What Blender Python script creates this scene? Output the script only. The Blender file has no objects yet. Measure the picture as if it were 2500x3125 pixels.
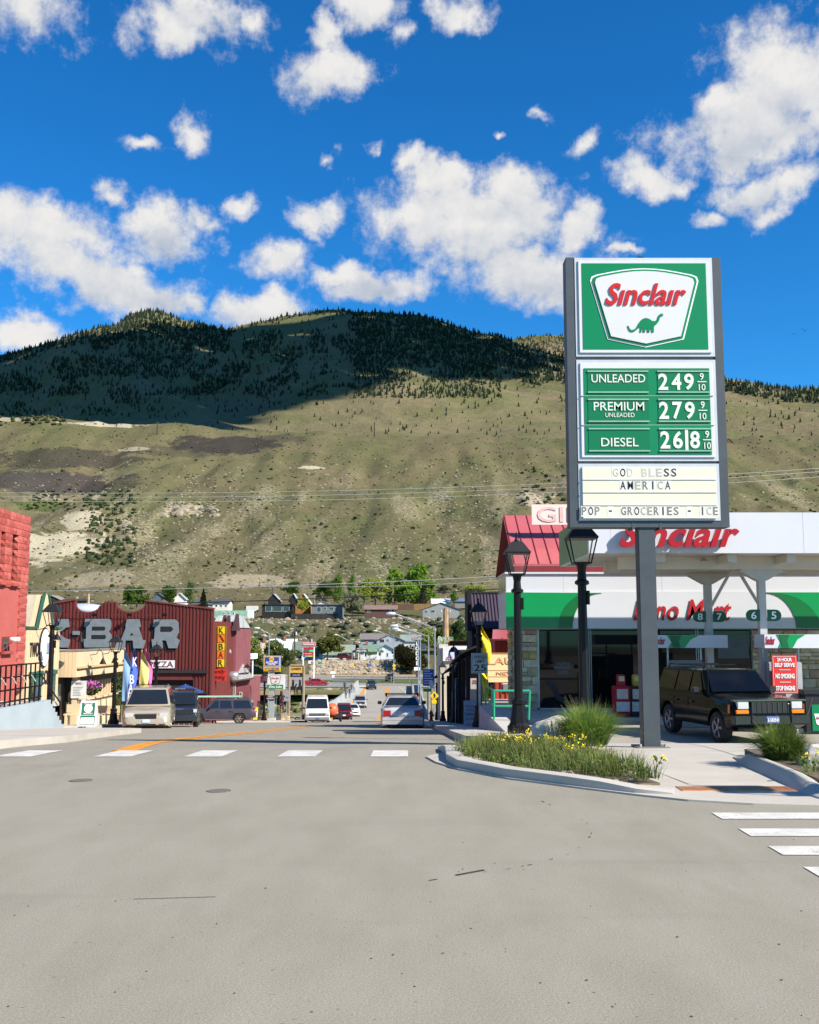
import bpy, bmesh, math, random
from mathutils import Vector, Matrix, noise
R = math.radians
random.seed(7)
SC = bpy.context.scene
COL = SC.collection
F = 3200.0; EYE = 1.65; PIT = math.atan(372.5 / F)
CP, SP = math.cos(PIT), math.sin(PIT)
cam = bpy.data.cameras.new('camera'); cam_o = bpy.data.objects.new('camera', cam); COL.objects.link(cam_o)
cam.sensor_fit = 'VERTICAL'; cam.sensor_height = 24; cam.lens = F / 3125 * 24
cam.clip_end = 30000; cam.clip_start = 0.1
cam_o.location = (0, 0, EYE); cam_o.rotation_euler = (R(90) + PIT, 0, 0)
SC.camera = cam_o
SUN_EL, SUN_AZ = R(38), R(33)          # azimuth: from +X towards the camera's back
SUN = Vector((math.cos(SUN_EL) * math.cos(SUN_AZ), -math.cos(SUN_EL) * math.sin(SUN_AZ), math.sin(SUN_EL)))
sl = bpy.data.lights.new('sun', 'SUN'); sl.energy = 4.9; sl.angle = R(0.53); sl.color = (1, .93, .82)
so = bpy.data.objects.new('sun', sl); COL.objects.link(so)
so.rotation_euler = SUN.to_track_quat('Z', 'Y').to_euler(); so.location = (30, -20, 60)
SC.view_settings.view_transform = 'Standard'; SC.view_settings.look = 'None'
SC.view_settings.exposure = 0.9; SC.view_settings.gamma = 1
SC.cycles.max_bounces = 5; SC.cycles.diffuse_bounces = 2; SC.cycles.glossy_bounces = 3
SC.cycles.transmission_bounces = 4; SC.cycles.transparent_max_bounces = 8
SC.cycles.use_denoising = True
SC.cycles.caustics_reflective = False; SC.cycles.caustics_refractive = False
SC.render.film_transparent = False
def ray(px, py):
    a = (px - 1250) / F; b = (1562.5 - py) / F
    return Vector((a, CP - b * SP, SP + b * CP))
def at(px, py, Y):
    d = ray(px, py); return Vector((0, 0, EYE)) + d * (Y / d.y)
def wx(px, Y, z=0.0):
    return (px - 1250) / F * (Y * CP + (z - EYE) * SP)
def wz(py, Y): return at(1250, py, Y).z
W = bpy.data.worlds.new('World'); SC.world = W; W.use_nodes = True
nt = W.node_tree; nt.nodes.clear()
def N(t, ty, **k):
    n = t.nodes.new(ty)
    for a, b in k.items(): setattr(n, a, b)
    return n
class NB:
    """tiny node helper: values may be sockets or numbers"""
    def __init__(s, t): s.t = t
    def put(s, sock, v):
        if hasattr(v, 'is_output'): s.t.links.new(v, sock)
        else: sock.default_value = v
    def m(s, op, a, b=0.0, c=0.0, clamp=False):
        n = N(s.t, 'ShaderNodeMath', operation=op, use_clamp=clamp)
        for i, v in enumerate((a, b, c)): s.put(n.inputs[i], v)
        return n.outputs[0]
    def v(s, op, a, b=(0, 0, 0)):
        n = N(s.t, 'ShaderNodeVectorMath', operation=op)
        s.put(n.inputs[0], a)
        if op == 'SCALE': s.put(n.inputs['Scale'], b)
        else: s.put(n.inputs[1], b)
        return n.outputs['Value'] if op in ('LENGTH', 'DOT_PRODUCT', 'DISTANCE') else n.outputs[0]
    def noise(s, vec, sc, det=4, rough=.55, dist=0., out='Fac'):
        n = N(s.t, 'ShaderNodeTexNoise'); s.put(n.inputs['Vector'], vec)
        n.inputs['Scale'].default_value = sc; n.inputs['Detail'].default_value = det
        n.inputs['Roughness'].default_value = rough; n.inputs['Distortion'].default_value = dist
        return n.outputs[out]
    def vor(s, vec, sc, feat='F1', out='Distance'):
        n = N(s.t, 'ShaderNodeTexVoronoi', feature=feat); s.put(n.inputs['Vector'], vec)
        n.inputs['Scale'].default_value = sc
        return n.outputs[out]
    def step(s, x, a, b, smooth=True):
        n = N(s.t, 'ShaderNodeMapRange', interpolation_type='SMOOTHSTEP' if smooth else 'LINEAR')
        s.put(n.inputs[0], x); n.inputs[1].default_value = a; n.inputs[2].default_value = b
        return n.outputs[0]
    def mix(s, f, a, b, mode='MIX'):
        n = N(s.t, 'ShaderNodeMix', data_type='RGBA', blend_type=mode)
        s.put(n.inputs[0], f)
        for i, v in ((6, a), (7, b)):
            s.put(n.inputs[i], v if hasattr(v, 'is_output') else (*v, 1)[:4])
        return n.outputs[2]
    def xyz(s, vec):
        n = N(s.t, 'ShaderNodeSeparateXYZ'); s.put(n.inputs[0], vec); return n.outputs
    def comb(s, x, y, z):
        n = N(s.t, 'ShaderNodeCombineXYZ')
        for i, v in enumerate((x, y, z)): s.put(n.inputs[i], v)
        return n.outputs[0]
b = NB(nt)
sky = N(nt, 'ShaderNodeTexSky', sky_type='NISHITA'); sky.sun_disc = False
sky.sun_elevation = SUN_EL; sky.sun_rotation = R(90) + SUN_AZ
sky.altitude = 1700; sky.air_density = 1.0; sky.dust_density = 0.25; sky.ozone_density = 3.0
hs = N(nt, 'ShaderNodeHueSaturation'); hs.inputs['Saturation'].default_value = 1.3
nt.links.new(sky.outputs[0], hs.inputs['Color'])
skyc = b.mix(1.0, hs.outputs[0], (.42, .98, 1.14), 'MULTIPLY')
tc = N(nt, 'ShaderNodeTexCoord'); D = tc.outputs['Generated']
dx, dy, dz = b.xyz(D)
az = b.m('ARCTAN2', dx, dy); el = b.m('ARCSINE', dz)
P0 = b.comb(az, el, 0)
def ns(off): return b.v('ADD', P0, off)
warp = b.v('SUBTRACT', b.noise(P0, 9, 3, .6, 0, 'Color'), (.5, .5, .5))
fine = b.v('SUBTRACT', b.noise(P0, 38, 3, .65, 0, 'Color'), (.5, .5, .5))
P = b.v('ADD', P0, b.v('ADD', b.v('SCALE', warp, .075), b.v('SCALE', fine, .022)))
BL = [(130, 740, 260, 120, 1), (30, 690, 150, 100, 1), (250, 830, 260, 75, 1), (450, 880, 190, 66, 1), (570, 890, 80, 52, .9), (95, 1005, 130, 58, 1),
      (500, 690, 140, 78, 1), (330, 595, 80, 42, .75), (640, 650, 80, 50, .75), (760, 625, 80, 50, .8), (610, 400, 80, 72, .72), (440, 445, 100, 36, .65),
      (985, 215, 165, 70, 1.05), (1000, 120, 60, 80, .85), (60, 50, 180, 90, .85), (520, 70, 170, 90, .8), (620, 20, 200, 80, .8), (740, 40, 80, 70, .65), (1120, 20, 140, 80, .85), (1230, 110, 80, 60, .6), (1400, 20, 130, 60, .8),
      (1450, 680, 300, 120, 1.1), (1270, 530, 70, 60, .9), (1340, 570, 120, 80, .95), (1330, 720, 190, 60, .95), (1620, 810, 230, 90, 1.08), (1780, 690, 75, 100, .9), (1570, 600, 190, 85, 1.05),
      (955, 645, 95, 60, .9), (870, 790, 105, 70, .9), (1140, 835, 165, 55, 1.05), (1000, 800, 120, 45, .8), (790, 940, 160, 66, 1.05),
      (2280, 370, 260, 90, 1.1), (2430, 430, 190, 80, 1), (2400, 250, 190, 150, 1.1), (2200, 300, 120, 80, .85), (1960, 520, 95, 62, .9), (2290, 570, 180, 70, .8), (2420, 580, 120, 60, .8), (2330, 640, 90, 50, .75), (2150, 662, 90, 34, .8),
      (1800, 415, 85, 50, .6), (1020, 470, 55, 34, .65), (1150, 465, 50, 30, .45), (1910, 778, 60, 24, .85), (1525, 410, 36, 24, .6), (1650, 330, 60, 34, .5)]
mx = lw = None
for (x, y, rx, ry, wt) in BL:
    rx *= 1.13; ry *= 1.1
    d = ray(x, y).normalized()
    a_, e_ = math.atan2(d.x, d.y), math.asin(d.z)
    q = b.v('LENGTH', b.v('MULTIPLY', b.v('SUBTRACT', P, (a_, e_, 0)), (F / rx, F / ry, 0)))
    q = b.m('ADD', q, 1 - wt)
    mx = q if mx is None else b.m('MINIMUM', mx, q)
    if rx * ry > 11000:
        low = b.m('MULTIPLY', b.m('SUBTRACT', 1.15, q, 0, True), b.step(b.m('MULTIPLY', b.m('SUBTRACT', e_, el), F / ry), -.25, 1.0))
        lw = low if lw is None else b.m('MAXIMUM', lw, low)
core = b.m('SUBTRACT', 1.0, mx)
layer = b.v('SCALE', D, b.m('DIVIDE', 1.0, b.m('MAXIMUM', dz, .09)))
far = b.m('MULTIPLY', b.m('SUBTRACT', b.noise(layer, 1.1, 5, .6), .57), 4.5)
outside = b.m('MAXIMUM', b.step(b.m('ABSOLUTE', az), .46, .62), b.step(el, .66, .80))
far = b.m('ADD', far, b.m('MULTIPLY', b.m('SUBTRACT', outside, 1.0), 6.0))
core = b.m('MAXIMUM', core, far)
fb = b.noise(P0, 24, 7, .66)
dens0 = b.m('ADD', core, b.m('MULTIPLY', b.m('SUBTRACT', fb, .54), 2.0))
dens = b.step(dens0, -.2, .55)
horiz = b.step(dz, -.01, .04)
dens = b.m('MULTIPLY', dens, horiz)
up = b.noise(ns((-.012, -.02, 0)), 26, 3, .6)
lit = b.m('ADD', .90, b.m('MULTIPLY', b.m('SUBTRACT', fb, up), 1.0))
lit = b.m('SUBTRACT', lit, b.m('MULTIPLY', lw, .75))
thick = b.step(dens0, .1, 1.1)
lit = b.m('ADD', lit, b.m('MULTIPLY', b.m('SUBTRACT', thick, .6), .16), 0, True)
ccol = b.mix(lit, (.50, .58, .72), (1, .985, .965))
skyS, cloudS = 0.090, 0.46
bg = N(nt, 'ShaderNodeBackground'); nt.links.new(skyc, bg.inputs[0]); bg.inputs[1].default_value = skyS
cg = N(nt, 'ShaderNodeBackground'); nt.links.new(ccol, cg.inputs[0]); cg.inputs[1].default_value = cloudS
ms = N(nt, 'ShaderNodeMixShader'); nt.links.new(dens, ms.inputs[0]); nt.links.new(bg.outputs[0], ms.inputs[1]); nt.links.new(cg.outputs[0], ms.inputs[2])
ow = N(nt, 'ShaderNodeOutputWorld'); nt.links.new(ms.outputs[0], ow.inputs[0])
W.cycles.sampling_method = 'MANUAL'; W.cycles.sample_map_resolution = 512
_mc = {}
def new_mat(name):
    m = bpy.data.materials.new(name); m.use_nodes = True
    t = m.node_tree; p = t.nodes['Principled BSDF']
    return m, t, p, NB(t)
def pos(t): return N(t, 'ShaderNodeNewGeometry').outputs['Position']
def M(col, rough=.7, metal=0, var=.10, sc=2.5, bump=0., bsc=40., spec=.4, rnd=0., stretch=None, coat=0.):
    key = (tuple(col), rough, metal, var, sc, bump, bsc, spec, rnd, stretch, coat)
    if key in _mc: return _mc[key]
    m, t, p, n = new_mat('surface')
    v = pos(t)
    if stretch: v = n.v('MULTIPLY', v, stretch)
    c = tuple(col)
    if var > 0:
        f = n.noise(v, sc, 5, .6)
        hi = tuple(min(1, x * (1 + var * 1.6)) for x in c); lo = tuple(x * (1 - var * 1.6) for x in c)
        cc = n.mix(n.step(f, .25, .75, False), lo, hi)
    else:
        cc = n.mix(0.0, c, c)
    if rnd:
        oi = N(t, 'ShaderNodeObjectInfo')
        k = n.m('ADD', 1 - rnd, n.m('MULTIPLY', oi.outputs['Random'], 2 * rnd))
        cc = n.mix(1.0, cc, n.comb(k, k, k), 'MULTIPLY')
    t.links.new(cc, p.inputs['Base Color'])
    p.inputs['Roughness'].default_value = rough; p.inputs['Metallic'].default_value = metal
    p.inputs['Specular IOR Level'].default_value = spec
    if coat: p.inputs['Coat Weight'].default_value = coat; p.inputs['Coat Roughness'].default_value = .05
    if bump:
        bp = N(t, 'ShaderNodeBump'); bp.inputs['Strength'].default_value = bump; bp.inputs['Distance'].default_value = .02
        t.links.new(n.noise(v, bsc, 4, .6), bp.inputs['Height']); t.links.new(bp.outputs[0], p.inputs['Normal'])
    _mc[key] = m; return m
def EM(col, s):
    key = ('em', col, s)
    if key not in _mc:
        m, t, p, n = new_mat('lit'); p.inputs['Base Color'].default_value = (*col, 1)
        p.inputs['Emission Color'].default_value = (*col, 1); p.inputs['Emission Strength'].default_value = s
        _mc[key] = m
    return _mc[key]
def glass(col=(.012, .016, .02), rough=.03):
    return M(col, rough, 0, 0, spec=.7)
def paint(col, metal=0.): return M(col, .32, metal, .03, 1.5, spec=.5, coat=.7)
BLACK = M((.012, .012, .013), .45, 0, .1, spec=.5)
BLACKM = M((.0045, .0045, .005), .45, 0, .15, 6, spec=.25)
RUB = M((.018, .018, .018), .85, 0, .2, 9)
WHITE = M((.80, .80, .79), .5, 0, .04)
CHROME = M((.6, .6, .6), .2, 1, .05)
GALV = M((.42, .44, .45), .45, .7, .1)
CONC = M((.47, .45, .41), .85, 0, .10, 1.1, .25, 60)
GREEN = M((.0, .19, .062), .32, 0, .02, spec=.5)
REDP = M((.55, .022, .02), .3, 0, .03, spec=.5)
GLASS = glass()
class MB:
    def __init__(s): s.v = []; s.f = []; s.mi = []
    def add(s, vs, fs, mi=0):
        o = len(s.v); s.v += [tuple(x) for x in vs]
        for f in fs: s.f.append(tuple(i + o for i in f)); s.mi.append(mi)
        return s
    def box(s, x0, x1, y0, y1, z0, z1, mi=0):
        if x0 > x1: x0, x1 = x1, x0
        if y0 > y1: y0, y1 = y1, y0
        if z0 > z1: z0, z1 = z1, z0
        v = [(x, y, z) for z in (z0, z1) for y in (y0, y1) for x in (x0, x1)]
        return s.add(v, [(0, 2, 3, 1), (4, 5, 7, 6), (0, 1, 5, 4), (2, 6, 7, 3), (0, 4, 6, 2), (1, 3, 7, 5)], mi)
    def bev(s, x0, x1, y0, y1, z0, z1, r=.02, mi=0):
        if x0 > x1: x0, x1 = x1, x0
        if y0 > y1: y0, y1 = y1, y0
        bm = bmesh.new(); bmesh.ops.create_cube(bm, size=1)
        for v in bm.verts: v.co = Vector(((x0 + x1) / 2 + v.co.x * (x1 - x0), (y0 + y1) / 2 + v.co.y * (y1 - y0), (z0 + z1) / 2 + v.co.z * (z1 - z0)))
        bmesh.ops.bevel(bm, geom=list(bm.edges), offset=r, segments=2, affect='EDGES', clamp_overlap=True)
        return s.bm(bm, mi)
    def bm(s, bm, mi=0):
        bm.verts.index_update()
        s.add([v.co[:] for v in bm.verts], [[v.index for v in f.verts] for f in bm.faces], mi); bm.free(); return s
    def cyl(s, p0, p1, r0, r1=None, n=10, cap=True, mi=0):
        r1 = r0 if r1 is None else r1
        p0, p1 = Vector(p0), Vector(p1); d = (p1 - p0).normalized()
        a = d.orthogonal().normalized(); c = d.cross(a)
        vs = []
        for p, r in ((p0, r0), (p1, r1)):
            for i in range(n):
                t = 2 * math.pi * i / n + math.pi / n
                vs.append(p + (a * math.cos(t) + c * math.sin(t)) * r)
        fs = [(i, (i + 1) % n, n + (i + 1) % n, n + i) for i in range(n)]
        if cap: fs += [tuple(reversed(range(n))), tuple(range(n, 2 * n))]
        return s.add(vs, fs, mi)
    def tube(s, pts, r, n=6, mi=0):
        pts = [Vector(p) for p in pts]; vs = []; fs = []
        prev = None
        for i, p in enumerate(pts):
            d = (pts[min(i + 1, len(pts) - 1)] - pts[max(i - 1, 0)]).normalized()
            if prev is None: a = d.orthogonal().normalized()
            else:
                a = prev - d * prev.dot(d)
                a = a.normalized() if a.length > 1e-6 else d.orthogonal().normalized()
            prev = a; c = d.cross(a); rr = r[i] if isinstance(r, (list, tuple)) else r
            for k in range(n):
                t = 2 * math.pi * k / n
                vs.append(p + (a * math.cos(t) + c * math.sin(t)) * rr)
        for i in range(len(pts) - 1):
            for k in range(n):
                fs.append((i * n + k, i * n + (k + 1) % n, (i + 1) * n + (k + 1) % n, (i + 1) * n + k))
        fs += [tuple(reversed(range(n))), tuple(range((len(pts) - 1) * n, len(pts) * n))]
        return s.add(vs, fs, mi)
    def lathe(s, prof, c=(0, 0, 0), n=16, axis='Z', mi=0, rot=0., cap=True):
        vs = []; fs = []
        for (r, h) in prof:
            for k in range(n):
                t = 2 * math.pi * k / n + rot
                a, bb = r * math.cos(t), r * math.sin(t)
                vs.append((c[0] + a, c[1] + bb, c[2] + h) if axis == 'Z' else (c[0] + h, c[1] + a, c[2] + bb))
        for i in range(len(prof) - 1):
            for k in range(n):
                fs.append((i * n + k, i * n + (k + 1) % n, (i + 1) * n + (k + 1) % n, (i + 1) * n + k))
        if cap: fs.append(tuple(reversed(range(n)))); fs.append(tuple(range((len(prof) - 1) * n, len(prof) * n)))
        return s.add(vs, fs, mi)
    def prism(s, pts, y0, y1, mi=0):
        """(x,z) outline extruded along y; concave allowed"""
        return s.ext([Vector((x, y0, z)) for x, z in pts], Vector((0, y1 - y0, 0)), mi)
    def ext(s, pts, d, mi=0):
        bm = bmesh.new(); vs = [bm.verts.new(p) for p in pts]; f = bm.faces.new(vs)
        r = bmesh.ops.extrude_face_region(bm, geom=[f])
        bmesh.ops.translate(bm, verts=[g for g in r['geom'] if isinstance(g, bmesh.types.BMVert)], vec=d)
        big = [f for f in bm.faces if len(f.verts) > 4]
        bmesh.ops.triangulate(bm, faces=big)
        bmesh.ops.recalc_face_normals(bm, faces=bm.faces)
        return s.bm(bm, mi)
    def grid(s, rows, mi=0, close=False):
        n = len(rows[0]); o = []
        for r in rows: o += r
        fs = []
        for i in range(len(rows) - 1):
            for k in range(n - 1): fs.append((i * n + k, i * n + k + 1, (i + 1) * n + k + 1, (i + 1) * n + k))
        return s.add(o, fs, mi)
    def build(s, name, mat, parent=None, smooth=False, rel=True, sharp=None, at0=None):
        off = Vector((0, 0, 0))
        if parent is not None and rel:
            r = parent
            while r.parent: r = r.parent
            off = r.location
        if at0 is not None: off = Vector(at0)
        me = bpy.data.meshes.new(name)
        me.from_pydata([(x - off.x, y - off.y, z - off.z) for x, y, z in s.v], [], s.f)
        for m in (mat if isinstance(mat, (list, tuple)) else [mat]): me.materials.append(m)
        if len(me.materials) > 1: me.polygons.foreach_set('material_index', s.mi)
        if smooth:
            me.polygons.foreach_set('use_smooth', [True] * len(me.polygons))
            if sharp: me.set_sharp_from_angle(angle=R(sharp))
        me.update()
        o = bpy.data.objects.new(name, me); COL.objects.link(o)
        if parent is not None: o.parent = parent
        if at0 is not None: o.location = at0
        return o
def tag(o, label=None, cat=None, group=None, kind=None):
    if label: o['label'] = label
    if cat: o['category'] = cat
    if group: o['group'] = group
    if kind: o['kind'] = kind
    return o
def thing(name, label, cat, loc=(0, 0, 0), rz=0., group=None):
    o = bpy.data.objects.new(name, None); COL.objects.link(o); o.location = loc; o.rotation_euler = (0, 0, rz)
    o.empty_display_size = .2
    return tag(o, label, cat, group)
def inst(name, me, parent, loc, rot=(0, 0, 0), scale=(1, 1, 1)):
    o = bpy.data.objects.new(name, me); COL.objects.link(o); o.parent = parent
    if parent is not None:
        r = parent
        while r.parent: r = r.parent
        loc = Vector(loc) - r.location
    o.location = loc; o.rotation_euler = rot; o.scale = scale
    return o
def copy_tree(o, parent=None):
    c = o.copy(); COL.objects.link(c); c.parent = parent
    for ch in list(o.children): copy_tree(ch, c)
    return c
def box(name, mat, parent, x0, x1, y0, y1, z0, z1, r=0., rel=True):
    m = MB()
    m.bev(x0, x1, y0, y1, z0, z1, r) if r else m.box(x0, x1, y0, y1, z0, z1)
    return m.build(name, mat, parent, rel=rel)
UNIT = {}
def unit_box(mat):
    if mat.name not in UNIT:
        m = MB(); m.box(-.5, .5, -.5, .5, -.5, .5)
        me = bpy.data.meshes.new('box'); me.from_pydata(m.v, [], m.f); me.materials.append(mat); UNIT[mat.name] = me
    return UNIT[mat.name]
def bar(name, mat, parent, x0, x1, y0, y1, z0, z1):
    return inst(name, unit_box(mat), parent, ((x0 + x1) / 2, (y0 + y1) / 2, (z0 + z1) / 2), (0, 0, 0), (abs(x1 - x0), abs(y1 - y0), abs(z1 - z0)))
def text(s, mat, parent, c, size, depth=.01, bold=0., shear=0., sx=1., rz=0., fit=None, align='CENTER', name='lettering', spacing=1., rel=True, fith=None):
    """raised lettering centred on c, read from the -Y side (turned by rz); fit = width, fith = height in metres"""
    cu = bpy.data.curves.new('t', 'FONT'); cu.body = s; cu.size = size; cu.extrude = depth / 2; cu.offset = bold * size
    cu.shear = shear; cu.align_x = align; cu.align_y = 'CENTER'; cu.space_character = spacing; cu.resolution_u = 3
    o = bpy.data.objects.new('t', cu)
    me = o.to_mesh().copy(); o.to_mesh_clear(); bpy.data.objects.remove(o)
    vs = [v.co for v in me.vertices]
    if vs:
        x0, x1 = min(v.x for v in vs), max(v.x for v in vs); y0, y1 = min(v.y for v in vs), max(v.y for v in vs)
        kx = (fit / (x1 - x0)) if fit else sx
        ky = (fith / (y1 - y0)) if fith else 1
        mx, my = (x0 + x1) / 2, (y0 + y1) / 2
        if align != 'CENTER': mx = x0
        for v in me.vertices: v.co = Vector(((v.co.x - mx) * kx, -v.co.z, (v.co.y - my) * ky))
    me.materials.clear(); me.materials.append(mat); me.name = name
    t = bpy.data.objects.new(name, me); COL.objects.link(t); t.parent = parent
    c = Vector(c)
    if parent is not None and rel:
        r = parent
        while r.parent: r = r.parent
        c = c - r.location
    t.location = c; t.rotation_euler = (0, 0, rz)
    return t
def lerp(a, b_, t): return a + (b_ - a) * t
def pl(pts, x):
    if x <= pts[0][0]: return pts[0][1]
    for (x0, y0), (x1, y1) in zip(pts, pts[1:]):
        if x <= x1: return lerp(y0, y1, (x - x0) / (x1 - x0))
    return pts[-1][1]
def zroad(Y):
    a, c = 1.65, .5 + .0765 * Y
    k = .25
    dep = max(a, c) + max(0, k - abs(a - c)) ** 2 / (4 * k) if abs(a - c) < k else max(a, c)
    z = EYE - dep
    if Y > 112:
        z0 = EYE - (.5 + .0765 * 112); t = min(1, (Y - 112) / 62)
        z = z0 + (-8.95 - z0) * (1 - (1 - t) ** 2)
    return z
def zlot(Y):
    return pl([(17.5, zroad(17.5)), (20, -.48), (22, -.72), (24, -.80), (29, -.85), (60, -.88)], Y) if Y > 17.5 else zroad(Y)
def gnd(px, py, zf=zroad, lo=4, hi=260):
    d = ray(px, py); k = d.z / d.y
    f = lambda Y: EYE + k * Y - zf(Y)
    a = lo
    for i in range(2000):
        c = a + .25
        if f(c) <= 0: break
        a = c
        if a > hi: break
    bb = a + .25
    for i in range(30):
        m = (a + bb) / 2
        if f(m) > 0: a = m
        else: bb = m
    return Vector((d.x / d.y * a, a, zf(a)))
def asphalt():
    m, t, p, n = new_mat('asphalt'); v = pos(t)
    big = n.noise(v, .35, 5, .6); med = n.noise(n.v('MULTIPLY', v, (1, .35, 1)), 2.2, 5, .6)
    g = n.step(n.noise(v, 85, 3, .8), .3, .7, False); g2 = n.step(n.noise(v, 230, 2, .8), .3, .7, False)
    c = n.mix(n.step(big, .3, .7, False), (.226, .206, .160), (.263, .241, .191))
    c = n.mix(n.step(med, .35, .68, False), c, (.276, .254, .203))
    gv = n.m('ADD', .42, n.m('ADD', n.m('MULTIPLY', g, .66), n.m('MULTIPLY', g2, .46)))
    c = n.mix(1.0, c, n.comb(gv, gv, gv), 'MULTIPLY')
    sp = n.step(n.noise(v, 75, 2, .5), .62, .72)
    c = n.mix(n.m('MULTIPLY', sp, .45), c, (.40, .37, .31))
    ds = n.step(n.noise(n.v('MULTIPLY', v, (1, 1.8, 1)), 23, 2, .5), .705, .74)
    c = n.mix(n.m('MULTIPLY', ds, .75), c, (.05, .045, .04))
    oil = n.m('MULTIPLY', n.step(n.noise(n.v('MULTIPLY', v, (.12, .9, 1)), 1.1, 4, .6), .56, .75), .16)
    c = n.mix(oil, c, (.075, .07, .062))
    t.links.new(c, p.inputs['Base Color']); p.inputs['Roughness'].default_value = .88; p.inputs['Specular IOR Level'].default_value = .3
    bp = N(t, 'ShaderNodeBump'); bp.inputs['Strength'].default_value = .3; bp.inputs['Distance'].default_value = .004
    t.links.new(g, bp.inputs['Height']); t.links.new(bp.outputs[0], p.inputs['Normal'])
    return m
ASPH = asphalt()
def concrete(col, name='concrete'):
    m, t, p, n = new_mat(name); v = pos(t)
    c = n.mix(n.step(n.noise(v, .8, 6, .65), .3, .7, False), tuple(x * .86 for x in col), tuple(x * 1.08 for x in col))
    g = n.m('ADD', .86, n.m('MULTIPLY', n.noise(v, 120, 3, .7), .28))
    c = n.mix(1.0, c, n.comb(g, g, g), 'MULTIPLY')
    st = n.step(n.noise(v, 4, 5, .7), .58, .72)
    c = n.mix(n.m('MULTIPLY', st, .25), c, tuple(x * .55 for x in col))
    t.links.new(c, p.inputs['Base Color']); p.inputs['Roughness'].default_value = .85
    bp = N(t, 'ShaderNodeBump'); bp.inputs['Strength'].default_value = .3; bp.inputs['Distance'].default_value = .004
    t.links.new(n.noise(v, 70, 3, .7), bp.inputs['Height']); t.links.new(bp.outputs[0], p.inputs['Normal'])
    return m
WALK = concrete((.44, .405, .345)); LOT = concrete((.33, .30, .25)); KERB = concrete((.45, .42, .365))
def blob(n, v, c, r, wob=.0, nz=None):
    q = n.v('LENGTH', n.v('DIVIDE', n.v('SUBTRACT', v, tuple(c)), tuple(r)))
    if nz is not None: q = n.m('ADD', q, n.m('MULTIPLY', n.m('SUBTRACT', nz, .5), wob))
    return n.step(q, 1.05, .8)
def hill_mat(marks):
    m, t, p, n = new_mat('sagebrush_hill'); v = pos(t)
    sv = n.v('MULTIPLY', v, (1, .35, .35))
    a = n.noise(v, .012, 6, .65); c1 = n.noise(v, .05, 6, .7); f = n.noise(v, .45, 4, .75)
    c = n.mix(n.step(a, .36, .62), (.090, .096, .039), (.124, .105, .055))
    c = n.mix(n.m('MULTIPLY', n.step(c1, .42, .66), .55), c, (.150, .128, .066))
    streak = n.noise(n.v('MULTIPLY', v, (.03, .006, .004)), 1, 4, .6)
    px_, py_, pz_ = n.xyz(v)
    band = n.m('MULTIPLY', n.step(pz_, 12, 40), n.step(pz_, 175, 120))
    rock = n.m('MULTIPLY', n.m('MULTIPLY', n.step(streak, .50, .62), band), n.step(n.noise(v, .42, 4, .8), .44, .60))
    c = n.mix(n.m('MULTIPLY', rock, .85), c, (.30, .255, .17))
    nz = n.noise(v, .05, 5, .7)
    for (cc, rr, colr, k) in marks:
        bm_ = n.m('MULTIPLY', blob(n, v, cc, rr, 2.4, nz), k)
        c = n.mix(bm_, c, colr)
    gv = n.m('ADD', .34, n.m('MULTIPLY', f, 1.3))
    c = n.mix(1.0, c, n.comb(gv, gv, gv), 'MULTIPLY')
    spk = n.step(n.noise(v, .8, 2, .6), .66, .72)
    c = n.mix(n.m('MULTIPLY', spk, .5), c, (.045, .055, .022))
    t.links.new(c, p.inputs['Base Color']); p.inputs['Roughness'].default_value = .95; p.inputs['Specular IOR Level'].default_value = .1
    bp = N(t, 'ShaderNodeBump'); bp.inputs['Strength'].default_value = .8; bp.inputs['Distance'].default_value = 1.6
    t.links.new(n.noise(v, .35, 5, .75), bp.inputs['Height']); t.links.new(bp.outputs[0], p.inputs['Normal'])
    return m
from mathutils.bvhtree import BVHTree
def fbm(x, y, s, o=4):
    return noise.fractal(Vector((x * s, y * s, 1.7)), .9, 2.1, o)
RIDGE = [(-1500, 1240), (0, 1268), (150, 1278), (300, 1295), (600, 1300), (1150, 1328), (1724, 1336), (2200, 1334), (2500, 1330), (4200, 1270)]
def hill_z(px, Y):
    rg = pl(RIDGE, px)
    zr = wz(rg, 1130)
    pts = [(270, -9.1), (282, -8.9), (289, -5.7), (316, -5.2), (396, 7.6), (442, 9.2), (520, 17.5), (760, wz(1612 + 14 * math.sin(px / 300), 760)), (1000, wz(1412, 1000)), (1130, zr), (1300, zr + 6), (1700, zr - 40)]
    z = pl(pts, Y)
    x = (px - 1250) / F * Y
    amp = pl([(270, 0), (330, .25), (450, .3), (560, 2.5), (760, 7), (1000, 7), (1130, 3.0), (1300, 5)], Y)
    gul = 1.7 * noise.fractal(Vector((x * .018, Y * .004, 3)), .9, 2.0, 4)
    return z + amp * (gul * .75 + .5 * fbm(x, Y, .02, 5)) + (pl([(450, 0), (600, 1), (1200, 1.2)], Y)) * fbm(x, Y, .12, 3) * .8
def polar(name, rows, pxs, zf, mat):
    m = MB(); vs = []
    for Y in rows: vs.append([((px - 1250) / F * Y, Y, zf(px, Y)) for px in pxs])
    m.grid(vs)
    o = m.build(name, mat, smooth=True); tag(o, kind='structure')
    bv = BVHTree.FromPolygons([Vector(v) for v in m.v], m.f)
    return o, bv
def cast(bv, px, py):
    d = ray(px, py).normalized(); h = bv.ray_cast(Vector((0, 0, EYE)), d)
    return h[0], h[1]
rowsY = [270 + i * 3 for i in range(24)] + [342 + i * 6 for i in range(30)] + [522 + i * 8 for i in range(100)] + [1322 + i * 40 for i in range(10)]
pxs = [-1500 + i * 60 for i in range(25)] + [i * 14 for i in range(179)] + [2506 + i * 60 for i in range(28)]
_tmp = MB()
hill, HBV = polar('hillside', rowsY, pxs, hill_z, WHITE)
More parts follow.
